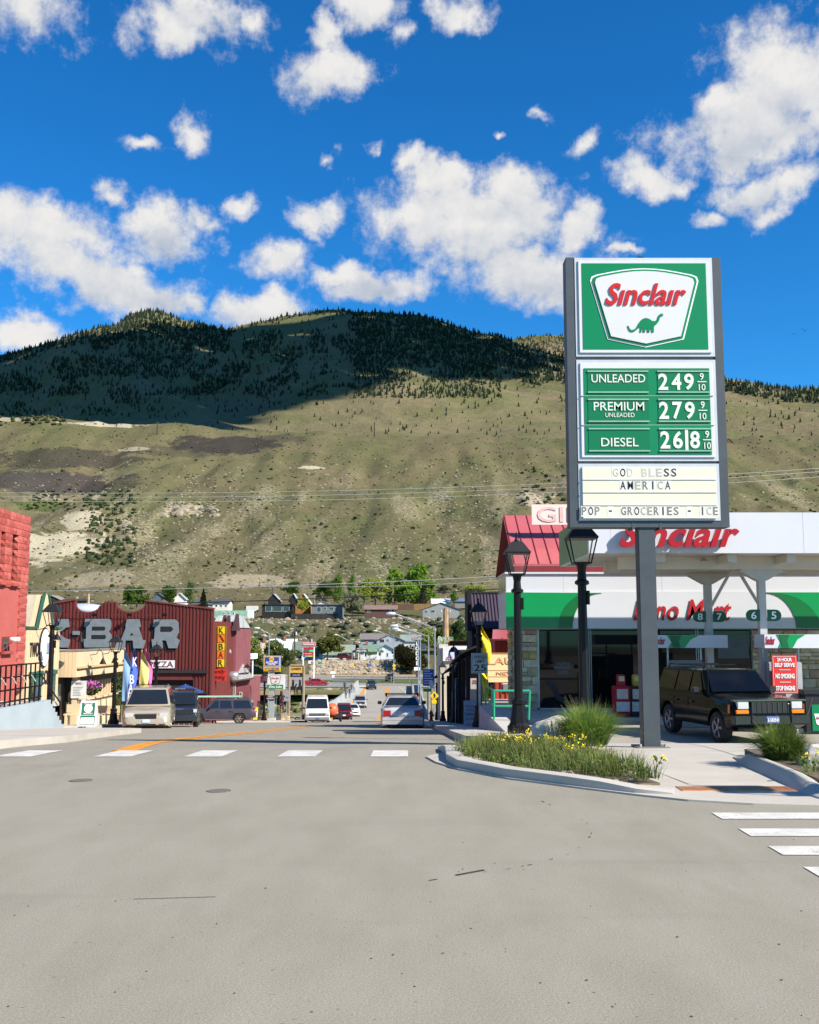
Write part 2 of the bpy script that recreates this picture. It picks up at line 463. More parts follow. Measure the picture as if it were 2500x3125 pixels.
def hp(px, py):
    h, _ = cast(HBV, px, py); return h if h else at(px, py, 900)
def mk(px, py, rx, ry, rY, col, k=1.):
    c = hp(px, py); d = c.y / F
    return (c, (rx * d, rY, ry * d), col, k)
DK = (.040, .034, .030)
hill.data.materials.clear()
hill.data.materials.append(hill_mat([
    mk(700, 1355, 170, 48, 95, DK, .95), mk(840, 1340, 90, 30, 70, DK, .6), mk(190, 1400, 250, 60, 90, DK, .72), mk(120, 1470, 260, 60, 70, (.05, .041, .042), .85),
    mk(330, 1480, 130, 45, 60, DK, .55), mk(560, 1380, 140, 30, 60, DK, .5),
    mk(170, 1660, 140, 100, 85, (.40, .355, .25), .95), mk(250, 1590, 70, 50, 60, (.40, .355, .25), .85), mk(305, 1510, 22, 40, 60, (.42, .36, .25), .7),
    mk(560, 1555, 60, 22, 40, (.36, .30, .21), .7), mk(950, 1427, 40, 10, 30, (.42, .37, .27), .9), mk(330, 1297, 130, 14, 60, (.40, .34, .24), .9), mk(400, 1370, 60, 9, 40, (.36, .31, .22), .7), mk(20, 1280, 90, 14, 60, (.36, .31, .22), .7),
    mk(770, 1775, 120, 30, 70, (.34, .285, .19), .75), mk(300, 1770, 110, 40, 70, (.33, .28, .19), .6), mk(1620, 1520, 40, 60, 60, (.42, .35, .27), .7), mk(140, 1545, 70, 25, 40, (.05, .075, .02), .8)]))
SIL = [(-1500, 1150), (-400, 1120), (0, 1078), (100, 1052), (230, 1008), (330, 992), (375, 958), (420, 947), (470, 951), (530, 972), (600, 992), (670, 1002), (750, 984), (850, 963), (930, 953), (1000, 945),
       (1080, 950), (1180, 953), (1280, 963), (1350, 983), (1430, 1008), (1530, 1028), (1600, 1053), (1700, 1083), (1850, 1120), (2214, 1150), (2300, 1165), (2400, 1182), (2500, 1188), (3000, 1150), (4200, 1200)]
def mtn_z(px, Y):
    t = (Y - 1500) / 2500.0
    top = math.tan(math.atan((wz(pl(SIL, px), 100) - EYE) / 100)); bot = (wz(1352, 100) - EYE) / 100
    tt = min(t, 1.0)
    k = bot + (top - bot) * (tt ** .85)
    x = (px - 1250) / F * Y
    z = EYE + k * Y
    env = math.sin(math.pi * min(1, max(0, tt))) ** .7
    g = noise.fractal(Vector((x * .0016 + Y * .0006, Y * .0009, 9)), .9, 2.1, 5)
    rr = abs(noise.noise(Vector((x * .0018 + Y * .0009, Y * .0005, 4))))
    z += env * (g * 80 - rr * 130 + 35)
    if Y > 4000: z -= (Y - 4000) * .35
    return z + fbm(x, Y, .012, 3) * 5 * min(1, tt * 3)
def mtn_mat():
    m, t, p, n = new_mat('mountain_slope'); v = pos(t)
    a = n.noise(v, .0035, 6, .6); f = n.noise(v, .03, 5, .7)
    c = n.mix(n.step(a, .38, .62), (.112, .112, .046), (.155, .128, .070))
    c = n.mix(n.m('MULTIPLY', n.step(f, .5, .7), .4), c, (.19, .165, .10))
    g = n.m('ADD', .62, n.m('MULTIPLY', n.noise(v, .12, 4, .75), .75))
    c = n.mix(1.0, c, n.comb(g, g, g), 'MULTIPLY')
    t.links.new(c, p.inputs['Base Color']); p.inputs['Roughness'].default_value = .95; p.inputs['Specular IOR Level'].default_value = .1
    bp = N(t, 'ShaderNodeBump'); bp.inputs['Strength'].default_value = .7; bp.inputs['Distance'].default_value = 12
    t.links.new(n.noise(v, .03, 6, .7), bp.inputs['Height']); t.links.new(bp.outputs[0], p.inputs['Normal'])
    return m
MT = mtn_mat()
mrows = [1500 + i * 28 for i in range(92)] + [4080, 4200, 4500]
mpx = [-1500 + i * 75 for i in range(20)] + [i * 15 for i in range(168)] + [2520 + i * 70 for i in range(24)]
mtn, MBV = polar('mountain', mrows, mpx, mtn_z, MT)
FSIL = [(1200, 1150), (1450, 1072), (1540, 1044), (1600, 1028), (1680, 1021), (1760, 1026), (1900, 1070), (2100, 1150), (2250, 1230)]
farm, FBV = polar('far_ridge', [5200, 5700, 6200, 6800, 7200], [1200 + 15 * i for i in range(71)], lambda px, Y: wz(lerp(1300, pl(FSIL, px), min(1, (Y - 5200) / 1600)), Y) - max(0, Y - 6800) * .6, MT)
def mat_leaf(col, v=.25, sc=.02):
    return M(col, .9, 0, v, sc, spec=.1)
def conifer(m, p, h, r):
    a0 = random.random() * 6
    for (z0, z1, rr) in ((.06, .62, 1.), (.38, 1., .68)):
        n = 5; o = [(p[0] + math.cos(a0 + 6.283 * i / n) * r * rr * random.uniform(.75, 1.2), p[1] + math.sin(a0 + 6.283 * i / n) * r * rr, p[2] + h * z0 - .3) for i in range(n)]
        o.append((p[0], p[1], p[2] + h * z1)); m.add(o, [(i, (i + 1) % n, n) for i in range(n)])
fo = MB()
def dens_t(px, py):
    s = pl(SIL, px); d = py - s
    nz = noise.noise(Vector((px * .012, py * .02, 5)))
    k = .03
    if px < 700: k = max(k, .85 if d < 75 and px > 280 else (.75 if d < 30 else 0))
    if 700 <= px < 1180 and d < 16: k = max(k, .45)
    if px >= 1040 + nz * 120 and px < 1760: k = max(k, .9 if d < 160 - (px - 1150) * .12 + nz * 45 else 0)
    if px > 2200 and d < 45: k = max(k, .95)
    if px < 1000 and 1010 < py < 1210: k = max(k, .55 if nz > .05 - .13 * (px < 620) else .08)
    if px < 420 and 1080 < py < 1270: k = max(k, .38 if nz > .12 else .06)
    if 900 < px < 1300 and 985 < py < 1185 and py > 1290 - (px - 700) * .35: k = max(k, .55 if nz > -.1 else .15)
    if 1080 < px < 1530 and 1110 < py < 1215: k = max(k, .6 if nz > -.25 else .15)
    if 1530 < px < 1730 and 1090 < py < 1160: k = max(k, .2)
    if 420 < px < 1000 and 1150 < py < 1260 and nz > .25: k = max(k, .2)
    return k
cnt = 0
while cnt < 9800:
    px = random.uniform(-60, 2560); py = random.uniform(930, 1330)
    if 1745 < px < 2190: continue
    if random.random() > dens_t(px, py): continue
    h, _ = cast(MBV, px, py)
    if h is None: continue
    hh = random.uniform(9, 19) * h.y / 3600; conifer(fo, h, hh, hh * random.uniform(.2, .3)); cnt += 1
for i in range(500):
    px = random.uniform(1500, 1735); h, _ = cast(FBV, px, random.uniform(1015, 1100))
    if h is not None: conifer(fo, h, random.uniform(14, 24), 4.5)
tag(fo.build('mountain_forest', mat_leaf((.016, .027, .014))), 'dark conifer forest scattered over the mountain slopes', 'forest', kind='stuff')
def clump(m, p, r, hgt, n=6):
    a0 = random.random() * 6
    for ring in range(1):
        o = []
        for z, rr in ((0, .8), (.5, 1.0), (.88, .55)):
            for i in range(n):
                k = random.uniform(.75, 1.2)
                o.append((p[0] + math.cos(a0 + 6.283 * i / n) * r * rr * k, p[1] + math.sin(a0 + 6.283 * i / n) * r * rr * k, p[2] + hgt * z * random.uniform(.85, 1.1)))
        o.append((p[0], p[1], p[2] + hgt))
        fs = []
        for j in range(2):
            fs += [(j * n + i, j * n + (i + 1) % n, (j + 1) * n + (i + 1) % n, (j + 1) * n + i) for i in range(n)]
        fs += [(2 * n + i, 2 * n + (i + 1) % n, 3 * n) for i in range(n)]
        m.add(o, fs)
sh = MB(); shd = MB(); rk = MB()
def scatter(n, x0, x1, y0, y1, fn):
    for i in range(n):
        h, nm = cast(HBV, random.uniform(x0, x1), random.uniform(y0, y1))
        if h is not None and h.y > 330: fn(h)
scatter(3600, -60, 2560, 1290, 1860, lambda h: clump(sh, h, random.uniform(.35, 1.0) * (.7 + h.y / 1500), random.uniform(.4, 1.1) * (.7 + h.y / 1500), 5))
scatter(260, 60, 2560, 1310, 1860, lambda h: clump(shd, h, random.uniform(.8, 2.0), random.uniform(.8, 2.2)))
scatter(210, 265, 415, 1495, 1730, lambda h: clump(shd, h, random.uniform(.7, 2.3), random.uniform(.8, 3.4)))
scatter(90, 85, 330, 1500, 1560, lambda h: clump(shd, h, random.uniform(1, 2.4), random.uniform(1, 2.4)))
scatter(40, 1590, 1722, 1430, 1560, lambda h: clump(shd, h, random.uniform(1, 2.6), random.uniform(1, 3)))
scatter(60, 0, 200, 1262, 1300, lambda h: clump(shd, h, random.uniform(1, 3.2), random.uniform(1.5, 3.5)))
tag(sh.build('sagebrush', mat_leaf((.085, .092, .045), .3, .05)), 'low grey green sagebrush dotted over the hillside', 'shrubs', kind='stuff')
tag(shd.build('juniper_scrub', mat_leaf((.032, .045, .018), .3, .05), smooth=False), 'dark juniper scrub in the hillside gullies', 'shrubs', kind='stuff')
def stone(m, p, r):
    bm = bmesh.new(); bmesh.ops.create_icosphere(bm, subdivisions=1, radius=1)
    q = random.random() * 9
    for v in bm.verts:
        k = 1 + .35 * noise.noise(v.co * 1.3 + Vector((q, q, 0)))
        v.co = Vector((v.co.x * r * k * 1.2, v.co.y * r * k, v.co.z * r * k * .75)) + Vector(p)
    m.bm(bm)
scatter(1400, -40, 2540, 1400, 1850, lambda h: stone(rk, h, random.uniform(.3, .95) * (.5 + h.y / 1300)))
scatter(70, 500, 660, 1535, 1580, lambda h: stone(rk, h, random.uniform(.8, 3.2)))
scatter(40, 370, 400, 1585, 1625, lambda h: stone(rk, h, random.uniform(.8, 2.2)))
scatter(50, 1600, 1700, 1490, 1560, lambda h: stone(rk, h, random.uniform(.6, 2)))
for (a_, c_, t_, b2_) in ((690, 900, 1500, 1790), (960, 1260, 1640, 1800), (1330, 1500, 1450, 1720), (540, 660, 1450, 1700), (400, 480, 1560, 1720)): scatter(240, a_, c_, t_, b2_, lambda h: stone(rk, h, random.uniform(.3, .9) * (.5 + h.y / 1300)))
STONE = M((.27, .232, .165), .9, 0, .2, .4, spec=.2)
tag(rk.build('hillside_rocks', STONE), 'pale stones and outcrops strewn over the hillside', 'rocks', kind='stuff')
rb = MB(); sb = MB()
for i in range(900):
    h, _ = cast(HBV, random.uniform(600, 1480), random.choice((random.uniform(1880, 1962), random.uniform(1882, 1905))))
    if h is not None and 325 < h.y < 420: stone(rb, h, random.choice((.22, .26, .3, .35, .45, .6, 1.0)) * random.uniform(.6, 1.1))
for i in range(120):
    h, _ = cast(HBV, random.uniform(600, 1480), random.uniform(1885, 1985))
    if h is not None and 320 < h.y < 420: clump(sb, h, random.uniform(.6, 2.0), random.uniform(.6, 1.8), 7)
tag(rb.build('slope_boulders', M((.28, .25, .195), .9, 0, .25, .6)), 'pale boulders scattered over the slope below the dark chalet', 'boulders', kind='stuff')
tag(sb.build('slope_shrubs', mat_leaf((.05, .062, .035), .3, .1)), 'grey green shrubs on the boulder slope', 'shrubs', kind='stuff')
rr_ = MB()
for i in range(950):
    px = random.uniform(948, 1218); Y = random.uniform(281, 290)
    stone(rr_, ((px - 1250) / F * Y, Y, hill_z(px, Y) + random.uniform(-.1, .2)), random.uniform(.25, .62))
tag(rr_.build('rock_embankment', M((.32, .26, .185), .9, 0, .25, .8)), 'long bank of broken tan rock below the white cottages', 'rocks', kind='stuff')
SHP = [(-400, 1330), (640, 1312), (760, 1275), (900, 1235), (1090, 1185), (1230, 1122), (1420, 1160), (1560, 1145), (1724, 1115), (1950, 1150), (1950, 1010), (1640, 1020), (1400, 965), (1200, 925), (1050, 935), (960, 985), (830, 1000), (700, 1010), (560, 1005), (430, 1000), (340, 1020), (150, 1050), (-400, 1100)]  # outline of the shadow wanted on the mountain, gives the cloud its shape
def inside(x, y, P_):
    r = False
    for (x0, y0), (x1, y1) in zip(P_, P_[1:] + P_[:1]):
        if (y0 > y) != (y1 > y) and x < (x1 - x0) * (y - y0) / (y1 - y0) + x0: r = not r
    return r
cl = MB()
for gx_ in range(-380, 1900, 42):
    for gy in range(935, 1330, 8):
        x, y = gx_ + random.uniform(-16, 16), gy + random.uniform(-5, 5)
        if not inside(x, y, SHP): continue
        h, _ = cast(MBV, x, y)
        if h is None: continue
        c = h + SUN * ((3600 - h.z) / SUN.z)
        bm = bmesh.new(); bmesh.ops.create_icosphere(bm, subdivisions=1, radius=1)
        r = random.uniform(52, 76)
        for v in bm.verts: v.co = Vector((v.co.x * r, v.co.y * r * 1.15, v.co.z * r * .7)) + c + Vector((0, 0, random.uniform(-20, 60)))
        cl.bm(bm)
tag(cl.build('shade_cloud', M((.9, .9, .9), 1, 0, 0), smooth=True), kind='structure')  # unseen cloud added towards the sun to cast that shadow on the mountain
g0 = MB(); g0.grid([[(x, y, -34) for x in (-9000, -2000, 0, 2000, 9000)] for y in (-3000, 0, 300, 3000, 9000)])
tag(g0.build('ground', M((.12, .11, .06), .95)), kind='structure')
rd = MB(); ys = [-14 + i * .8 for i in range(160)]
rd.grid([[(x, y, zroad(y)) for x in (-90, -40, -16, -6, 0, 1.5)] for y in ys if y < 113]); rd.grid([[(x, y, zroad(y)) for x in (1.5, 3, 12, 50, 90)] for y in [q for q in ys if q < 18.8]])
road = tag(rd.build('road', ASPH, smooth=True), kind='structure')
def zval(x, Y):
    base = zroad(Y)
    d = pl([(108, 0.15), (126, .4), (140, 1.5), (160, 5.5), (176, 6.5), (205, 1.6), (213, .12), (300, .12)], Y)
    return base - d + fbm(x, Y, .12, 3) * min(1.0, d) * .5
va = MB(); va.grid([[(x, y, zval(x, y)) for x in range(-170, 171, 5)] for y in [106 + 2 * i for i in range(88)]])
tag(va.build('riverbank', M((.17, .15, .08), .95, 0, .3, .25, .5, 4)), kind='structure')
fr = MB(); fr.grid([[(x, y, -8.97) for x in (-150, -60, -10, 4, 60, 150)] for y in (213.5, 240, 272)])
tag(fr.build('cross_road', M((.23, .215, .19), .9, 0, .12, .3)), kind='structure')
YEL = M((.62, .25, .02), .7, 0, .18, 5)
def worn(col, k=.62):
    m, t, p, n = new_mat('worn_paint'); v = pos(t)
    a = n.m('ADD', n.m('MULTIPLY', n.noise(v, 5, 4, .7), .5), n.m('MULTIPLY', n.noise(v, 60, 3, .8), .5))
    c = n.mix(n.m('MULTIPLY', n.step(a, k - .12, k - .02), .8), col, (.24, .215, .17)); c = n.mix(n.step(n.noise(v, 3, 4, .6), .4, .7), c, tuple(x * .8 for x in col))
    t.links.new(c, p.inputs['Base Color']); p.inputs['Roughness'].default_value = .8; return m
WPAINT = worn((.60, .585, .53))
def strip(name, pts, w, mat, parent, up=.006):
    """painted line along ground points (x,y)"""
    P_ = []
    for (a, c) in zip(pts, pts[1:]):
        k = max(1, int((Vector(c) - Vector(a)).length / 1.0))
        for i in range(k): P_.append(Vector(a).lerp(Vector(c), i / k))
    P_.append(Vector(pts[-1])); rows = []
    for i, p in enumerate(P_):
        d = (P_[min(i + 1, len(P_) - 1)] - P_[max(i - 1, 0)]).normalized(); nn = Vector((-d.y, d.x)) * w / 2
        rows.append([(p.x - nn.x, p.y - nn.y, zroad(p.y - nn.y) + up), (p.x + nn.x, p.y + nn.y, zroad(p.y + nn.y) + up)])
    m = MB(); m.grid(rows)
    return m.build(name, mat, parent)
for (x0, x1) in ((-20, 138), (285, 408), (562, 682), (846, 952), (1130, 1221)):
    a = gnd(x0, 2310, zroad); c = gnd(x1, 2291, zroad)
    xa = a.x; wv = gnd(x1, 2310).x - a.x if x1 > 1200 else .56
    m = MB(); m.grid([[(xa, y, zroad(y) + .006), (xa + .53, y, zroad(y) + .006)] for y in (a.y, (a.y + c.y) / 2, c.y)]); m.build('crosswalk_bar', WPAINT, road)
for i in range(4):
    y0 = (10.0, 9.2, 8.46, 7.72)[i] - .02
    m = MB(); m.grid([[(2.8, y, .006), (6.5, y, .006)] for y in (y0 - .33, y0)]); m.build('crosswalk_bar', WPAINT, road)
def gp(px, py): p = gnd(px, py); return (p.x, p.y)
l1 = [gp(x, y) for x, y in ((360, 2292), (400, 2281), (450, 2268), (560, 2254), (700, 2240), (800, 2230), (950, 2214))]
l2 = [gp(x, y) for x, y in ((395, 2292), (430, 2280), (480, 2267), (570, 2257), (705, 2243), (800, 2234), (950, 2217))]
strip('centre_line', l1, .2, YEL, road); strip('centre_line', l2, .2, YEL, road)
for (a, c, y) in ((1060, 1120, 2222), (1110, 1150, 2213), (1010, 1045, 2205), (1060, 1095, 2207), (720, 780, 2214)):
    strip('stop_line', [gp(a, y), gp(c, y)], .35, WPAINT, road)
strip('lane_line', [gp(1180, 2240), gp(1040, 2238)], .12, WPAINT, road)
TAR = M((.035, .032, .03), .8, 0, .3, 8)
arc = [(1640, 2440), (1735, 2478), (1790, 2510), (1808, 2538), (1790, 2575), (1740, 2606), (1640, 2636), (1540, 2655), (1400, 2672)]
def flat(px, py):
    d = ray(px, py); k = EYE / -d.z; return (d.x * k, d.y * k)
for i, (a, c) in enumerate(zip(arc, arc[1:])):
    for j in range(3):
        if random.random() < .35: continue
        t0 = (j + random.uniform(.05, .6)) / 3; t1 = t0 + random.uniform(.03, .2)
        p, q = (lerp(a[0], c[0], t0), lerp(a[1], c[1], t0)), (lerp(a[0], c[0], t1), lerp(a[1], c[1], t1))
        strip('skid_mark', [flat(*p), flat(*q)], random.uniform(.004, .012), TAR, road, .004)
strip('skid_mark', [flat(1392, 2672), flat(1478, 2656)], .03, TAR, road, .004)
strip('skid_mark', [flat(410, 2745), flat(660, 2738)], .008, TAR, road, .004)
strip('skid_mark', [flat(1310, 2688), flat(1335, 2684)], .014, TAR, road, .004)
for (px, py, lb) in ((247, 2382, 'round iron manhole cover nearer the left edge'), (668, 2414, 'round iron manhole cover nearest the middle of the road')):
    x, y = flat(px, py); m = MB(); m.lathe([(.13, .001), (.13, .006), (.115, .007), (.11, .004), (.001, .005)], (x, y, zroad(y)), 24)
    tag(m.build('manhole_cover', M((.15, .135, .11), .7, .2, .2, 20)), lb, 'manhole cover')
gr = MB()
for i in range(45):
    x, y = flat(random.uniform(0, 2500), random.uniform(2480, 3110)); stone(gr, (x, y, zroad(y) + .003), random.uniform(.002, .0065))
tag(gr.build('grit', M((.11, .095, .08), .9, 0, .3, 20)), 'loose dark grit on the asphalt', 'grit', kind='stuff')
def sheet(name, outline, zf, mat, th=.0, parent=None, cell=.9):
    """paving: outline (x,y) clipped on a grid of rows so it follows the fall of the street, edges turned down"""
    bm = bmesh.new(); vs = [bm.verts.new((x, y, 0)) for x, y in outline]; bm.faces.new(vs)
    y0, y1 = min(p[1] for p in outline), max(p[1] for p in outline)
    y = math.ceil(y0 / cell) * cell
    while y < y1:
        bmesh.ops.bisect_plane(bm, geom=list(bm.verts) + list(bm.edges) + list(bm.faces), plane_co=(0, y, 0), plane_no=(0, 1, 0)); y += cell
    if th:
        f = list(bm.faces); r = bmesh.ops.extrude_face_region(bm, geom=f)
        top = [g for g in r['geom'] if isinstance(g, bmesh.types.BMVert)]
        for v in bm.verts: v.co.z = -th
        for v in top: v.co.z = 0
    for v in bm.verts: v.co.z += zf(v.co.y)
    bmesh.ops.triangulate(bm, faces=[f for f in bm.faces if len(f.verts) > 4]); bmesh.ops.recalc_face_normals(bm, faces=bm.faces)
    m = MB(); m.bm(bm); return m.build(name, mat, parent)
LW = [(-60, 6), (-7.4, 6), (-6.6, 9), (-6.45, 16), (-6.6, 20.5), (-7.4, 26), (-7.9, 30), (-8.3, 33), (-9.0, 34.2), (-13.2, 34.6), (-13.4, 66), (-30, 66), (-60, 40)]
walk_l = tag(sheet('sidewalk_left', LW, lambda y: zroad(y) + .13, WALK, .3), kind='structure')
for i in range(5):
    y = 17.5 + i * 3.2; j = MB(); j.grid([[(-11.5, yy, zroad(yy) + .134), (-6.7 - .08 * max(0, y - 19), yy, zroad(yy) + .134)] for yy in (y, y + .018)]); j.build('paving_joint', M((.2, .19, .17), .9), walk_l)
def kerb(name, pts, zf, w=.16, h=.14, parent=None, k_=1.):
    P_ = []
    for (a, c) in zip(pts, pts[1:]):
        k = max(1, int((Vector(c) - Vector(a)).length / .35))
        for i in range(k): P_.append(Vector(a).lerp(Vector(c), i / k))
    P_.append(Vector(pts[-1])); rows = []
    for i, p in enumerate(P_):
        d = (P_[min(i + 1, len(P_) - 1)] - P_[max(i - 1, 0)]).normalized(); nn = Vector((-d.y, d.x))
        hh = h * min(1, .15 + min(i, len(P_) - 1 - i) * .35)
        z = zf(p.y)
        pr = [(-w * 2.5 * k_, -.02), (-w * 2.2 * k_, .014), (-w * 1.2 * k_, hh * .55), (-w * .5 * k_, hh * .93), (-w * .1, hh), (w * .3, hh), (w * .5, hh * .9), (w * .52, -.05)]
        rows.append([(p.x - nn.x * a, p.y - nn.y * a, z + c + .004 * noise.noise(Vector((p.x * 3, p.y * 3, a)))) for a, c in pr])
    m = MB(); m.grid(rows); n = len(rows[0])
    m.f.append(tuple(range(n))); m.mi.append(0); m.f.append(tuple(reversed(range(len(m.v) - n, len(m.v))))); m.mi.append(0)
    return m.build(name, KERB, parent, smooth=True, sharp=50)
RW = [(1.05, 19.6), (1.0, 60), (1.0, 112), (6, 112), (6, 34), (3.2, 33.9), (2.6, 24), (2.6, 19.6)]
walk_r = tag(sheet('sidewalk_right', RW, lambda y: zroad(y) + .14, WALK, .3), kind='structure')
def zc(y): return zroad(y) + .02
CW = [flat(1300, 2300), flat(1330, 2322), flat(1400, 2348), flat(1550, 2378), flat(1750, 2405), flat(1950, 2430), flat(2100, 2446), flat(2300, 2458), flat(2520, 2465), (12, 10.2), (12, 19.2), (2.6, 19.2), (1.0, 19.2), (.85, 17.4), (.5, 15.6)]
CW = [(x, max(y, 9.9)) for x, y in CW]
corner = tag(sheet('corner_pavement', CW, zc, WALK, .1), kind='structure')
tag(sheet('forecourt', [(1.3, 18.6), (40, 18.6), (40, 60), (2.66, 60), (2.66, 21), (1.3, 19.7)], lambda y: zlot(y) + .028, LOT, .5), kind='structure')
tag(sheet('store_pavement', [(3.3, 29.6), (40, 29.6), (40, 34), (3.3, 34)], lambda y: -.70, WALK, .4), kind='structure')
for (a, c) in (((2.05, 17.6), (2.9, 13.4)), ((2.9, 13.4), (3.05, 11.7)), ((2.4, 16), (9, 15.6)), ((4.9, 18.9), (4.5, 14.2))):
    strip('paving_joint', [a, c], .016, M((.2, .19, .17), .9), corner, .0255)
TACT = M((.62, .33, .18), .8, 0, .15, 8)
tac = MB(); x0, y0 = flat(2082, 2420); x1, y1 = flat(2440, 2424)
tac.box(x0, x1, y0 - .02, y0 + .30, .015, .026); tc_ = tac.build('tactile_strip', TACT, corner)
tm = unit_box(M((.52, .25, .13), .8, 0, .15, 8))
for i in range(40):
    xx = x0 + (x1 - x0) * (i + .5) / 40
    inst('tactile_rib', tm, corner, (xx, y0 + .14, .029), (0, 0, 0), (.012, .30, .005))
def make_lamp():
    root = thing('street_lamp', 'x', 'street lamp')
    m = MB(); q = math.pi / 8
    m.lathe([(.25, 0), (.25, .17), (.215, .20), (.195, .24), (.14, .62), (.165, .64), (.165, .69), (.12, .72), (.11, .74)], (0, 0, 0), 8, rot=q); m.build('base', BLACKM, root, rel=False)
    m = MB(); m.lathe([(.095, .72), (.08, 2.95)], (0, 0, 0), 8, rot=q); m.build('post', BLACKM, root, rel=False)
    m = MB(); m.lathe([(.09, 2.95), (.13, 2.97), (.13, 3.02), (.085, 3.05), (.075, 3.2), (.095, 3.3), (.12, 3.33)], (0, 0, 0), 10); m.build('collar', BLACKM, root, rel=False)
    m = MB(); m.box(.075, .13, -.05, .05, 2.6, 2.85); m.build('junction_box', BLACKM, root, rel=False)
    lan = MB(); s2 = math.sqrt(2)
    lan.lathe([(.16 * s2, 3.33), (.165 * s2, 3.36)], (0, 0, 0), 4, rot=math.pi / 4)
    for a in (-1, 1):
        for c in (-1, 1): lan.cyl((.15 * a, .15 * c, 3.34), (.25 * a, .25 * c, 3.80), .014, n=5)
    ln = lan.build('lantern_frame', BLACKM, root, rel=False)
    gm, gt, gp_, gn = new_mat('lantern_glass'); gt.nodes.remove(gp_); tr_ = N(gt, 'ShaderNodeBsdfTransparent'); gl_ = N(gt, 'ShaderNodeBsdfGlossy'); gl_.inputs['Roughness'].default_value = .08; mx_ = N(gt, 'ShaderNodeMixShader'); mx_.inputs[0].default_value = .06
    gt.links.new(tr_.outputs[0], mx_.inputs[1]); gt.links.new(gl_.outputs[0], mx_.inputs[2]); gt.links.new(mx_.outputs[0], [q_ for q_ in gt.nodes if q_.type == 'OUTPUT_MATERIAL'][0].inputs[0])
    pm = MB(); pm.add([(-.14, -.15, 3.36), (.14, -.15, 3.36), (.235, -.245, 3.79), (-.235, -.245, 3.79)], [(0, 1, 2, 3)]); pn0 = pm.build('lantern_pane', gm, root, rel=False)
    for k in (1, 2, 3): q_ = bpy.data.objects.new('lantern_pane', pn0.data); COL.objects.link(q_); q_.parent = root; q_.rotation_euler = (0, 0, k * math.pi / 2)
    m = MB(); m.lathe([(.265 * s2, 3.78), (.275 * s2, 3.81), (.25 * s2, 3.84), (.125 * s2, 4.02), (.11 * s2, 4.04), (.02, 4.05)], (0, 0, 0), 4, rot=math.pi / 4); m.build('lantern_roof', M((.012, .0125, .0135), .5, 0, .15, 6), root, rel=False)
    m = MB(); m.lathe([(.055, 4.03), (.06, 4.06), (.035, 4.10), (.02, 4.16), (.03, 4.19), (.004, 4.25)], (0, 0, 0), 10); m.build('finial', BLACKM, root, smooth=True, rel=False)
    return root
LAMP = make_lamp(); _lampn = [0]
def lamp(px, Y, label, zf=None, s=1., rz=0.):
    o = LAMP if _lampn[0] == 0 else copy_tree(LAMP); _lampn[0] += 1
    z = (zroad(Y) + .12) if zf is None else zf
    o.location = (wx(px, Y, z), Y, z); o.rotation_euler = (0, 0, rz); o.scale = (s, s, s)
    tag(o, label, 'street lamp', 'black lantern lamps along the street'); return o
LEAF = {}
def leafmat(col):
    if col not in LEAF:
        m, t, p, n = new_mat('leaves'); v = pos(t)
        oi = N(t, 'ShaderNodeObjectInfo')
        f = n.noise(v, .9, 3, .7)
        c = n.mix(n.step(f, .3, .7, False), tuple(x * .55 for x in col), tuple(x * 1.5 for x in col))
        t.links.new(c, p.inputs['Base Color']); p.inputs['Roughness'].default_value = .7; p.inputs['Specular IOR Level'].default_value = .15
        tr = N(t, 'ShaderNodeBsdfTranslucent'); t.links.new(c, tr.inputs[0])
        mxs = N(t, 'ShaderNodeMixShader'); mxs.inputs[0].default_value = .42
        out = [x for x in t.nodes if x.type == 'OUTPUT_MATERIAL'][0]
        t.links.new(p.outputs[0], mxs.inputs[1]); t.links.new(tr.outputs[0], mxs.inputs[2]); t.links.new(mxs.outputs[0], out.inputs[0])
        LEAF[col] = m
    return LEAF[col]
BARK = M((.12, .09, .065), .9, 0, .2, 3)
_crown = {}
def crown_mesh(kind, col, seed, n):
    k = (kind, col, seed, n)
    if k in _crown: return _crown[k]
    rs = random.Random(seed * 91 + len(kind)); m = MB()
    if kind == 'pine': lobes = [(0, 0, .12 + .8 * i / 7, .5 * (1 - i / 7.6), .5 * (1 - i / 7.6), .10) for i in range(8)]
    elif kind == 'poplar': lobes = [(rs.uniform(-.14, .14), rs.uniform(-.14, .14), .2 + .7 * i / 9, rs.uniform(.36, .56) * (1.05 - .55 * i / 9), .48 * (1.05 - .55 * i / 9), .16) for i in range(10)]
    else: lobes = [(rs.uniform(-.3, .3), rs.uniform(-.3, .3), rs.uniform(.34, .86), rs.uniform(.14, .27), rs.uniform(.14, .27), rs.uniform(.10, .2)) for i in range(13)]
    for i in range(n):
        L = rs.choice(lobes)
        d = Vector((rs.gauss(0, 1), rs.gauss(0, 1), rs.gauss(0, 1))).normalized() * (rs.random() ** .35) * rs.uniform(.75, 1.12)
        p = Vector((L[0] + d.x * L[3], L[1] + d.y * L[4], L[2] + d.z * L[5]))
        if p.z < .05: continue
        a = Vector((rs.gauss(0, 1), rs.gauss(0, 1), rs.gauss(0, 1))).normalized(); c = a.orthogonal().normalized()
        s = rs.uniform(.024, .052)
        m.add([p - a * s, p + c * s * .7, p + a * s, p - c * s * .7], [(0, 1, 2, 3)])
    me = bpy.data.meshes.new('crown'); me.from_pydata(m.v, [], m.f); me.materials.append(leafmat(col)); _crown[k] = me
    return me
_trunk = {}
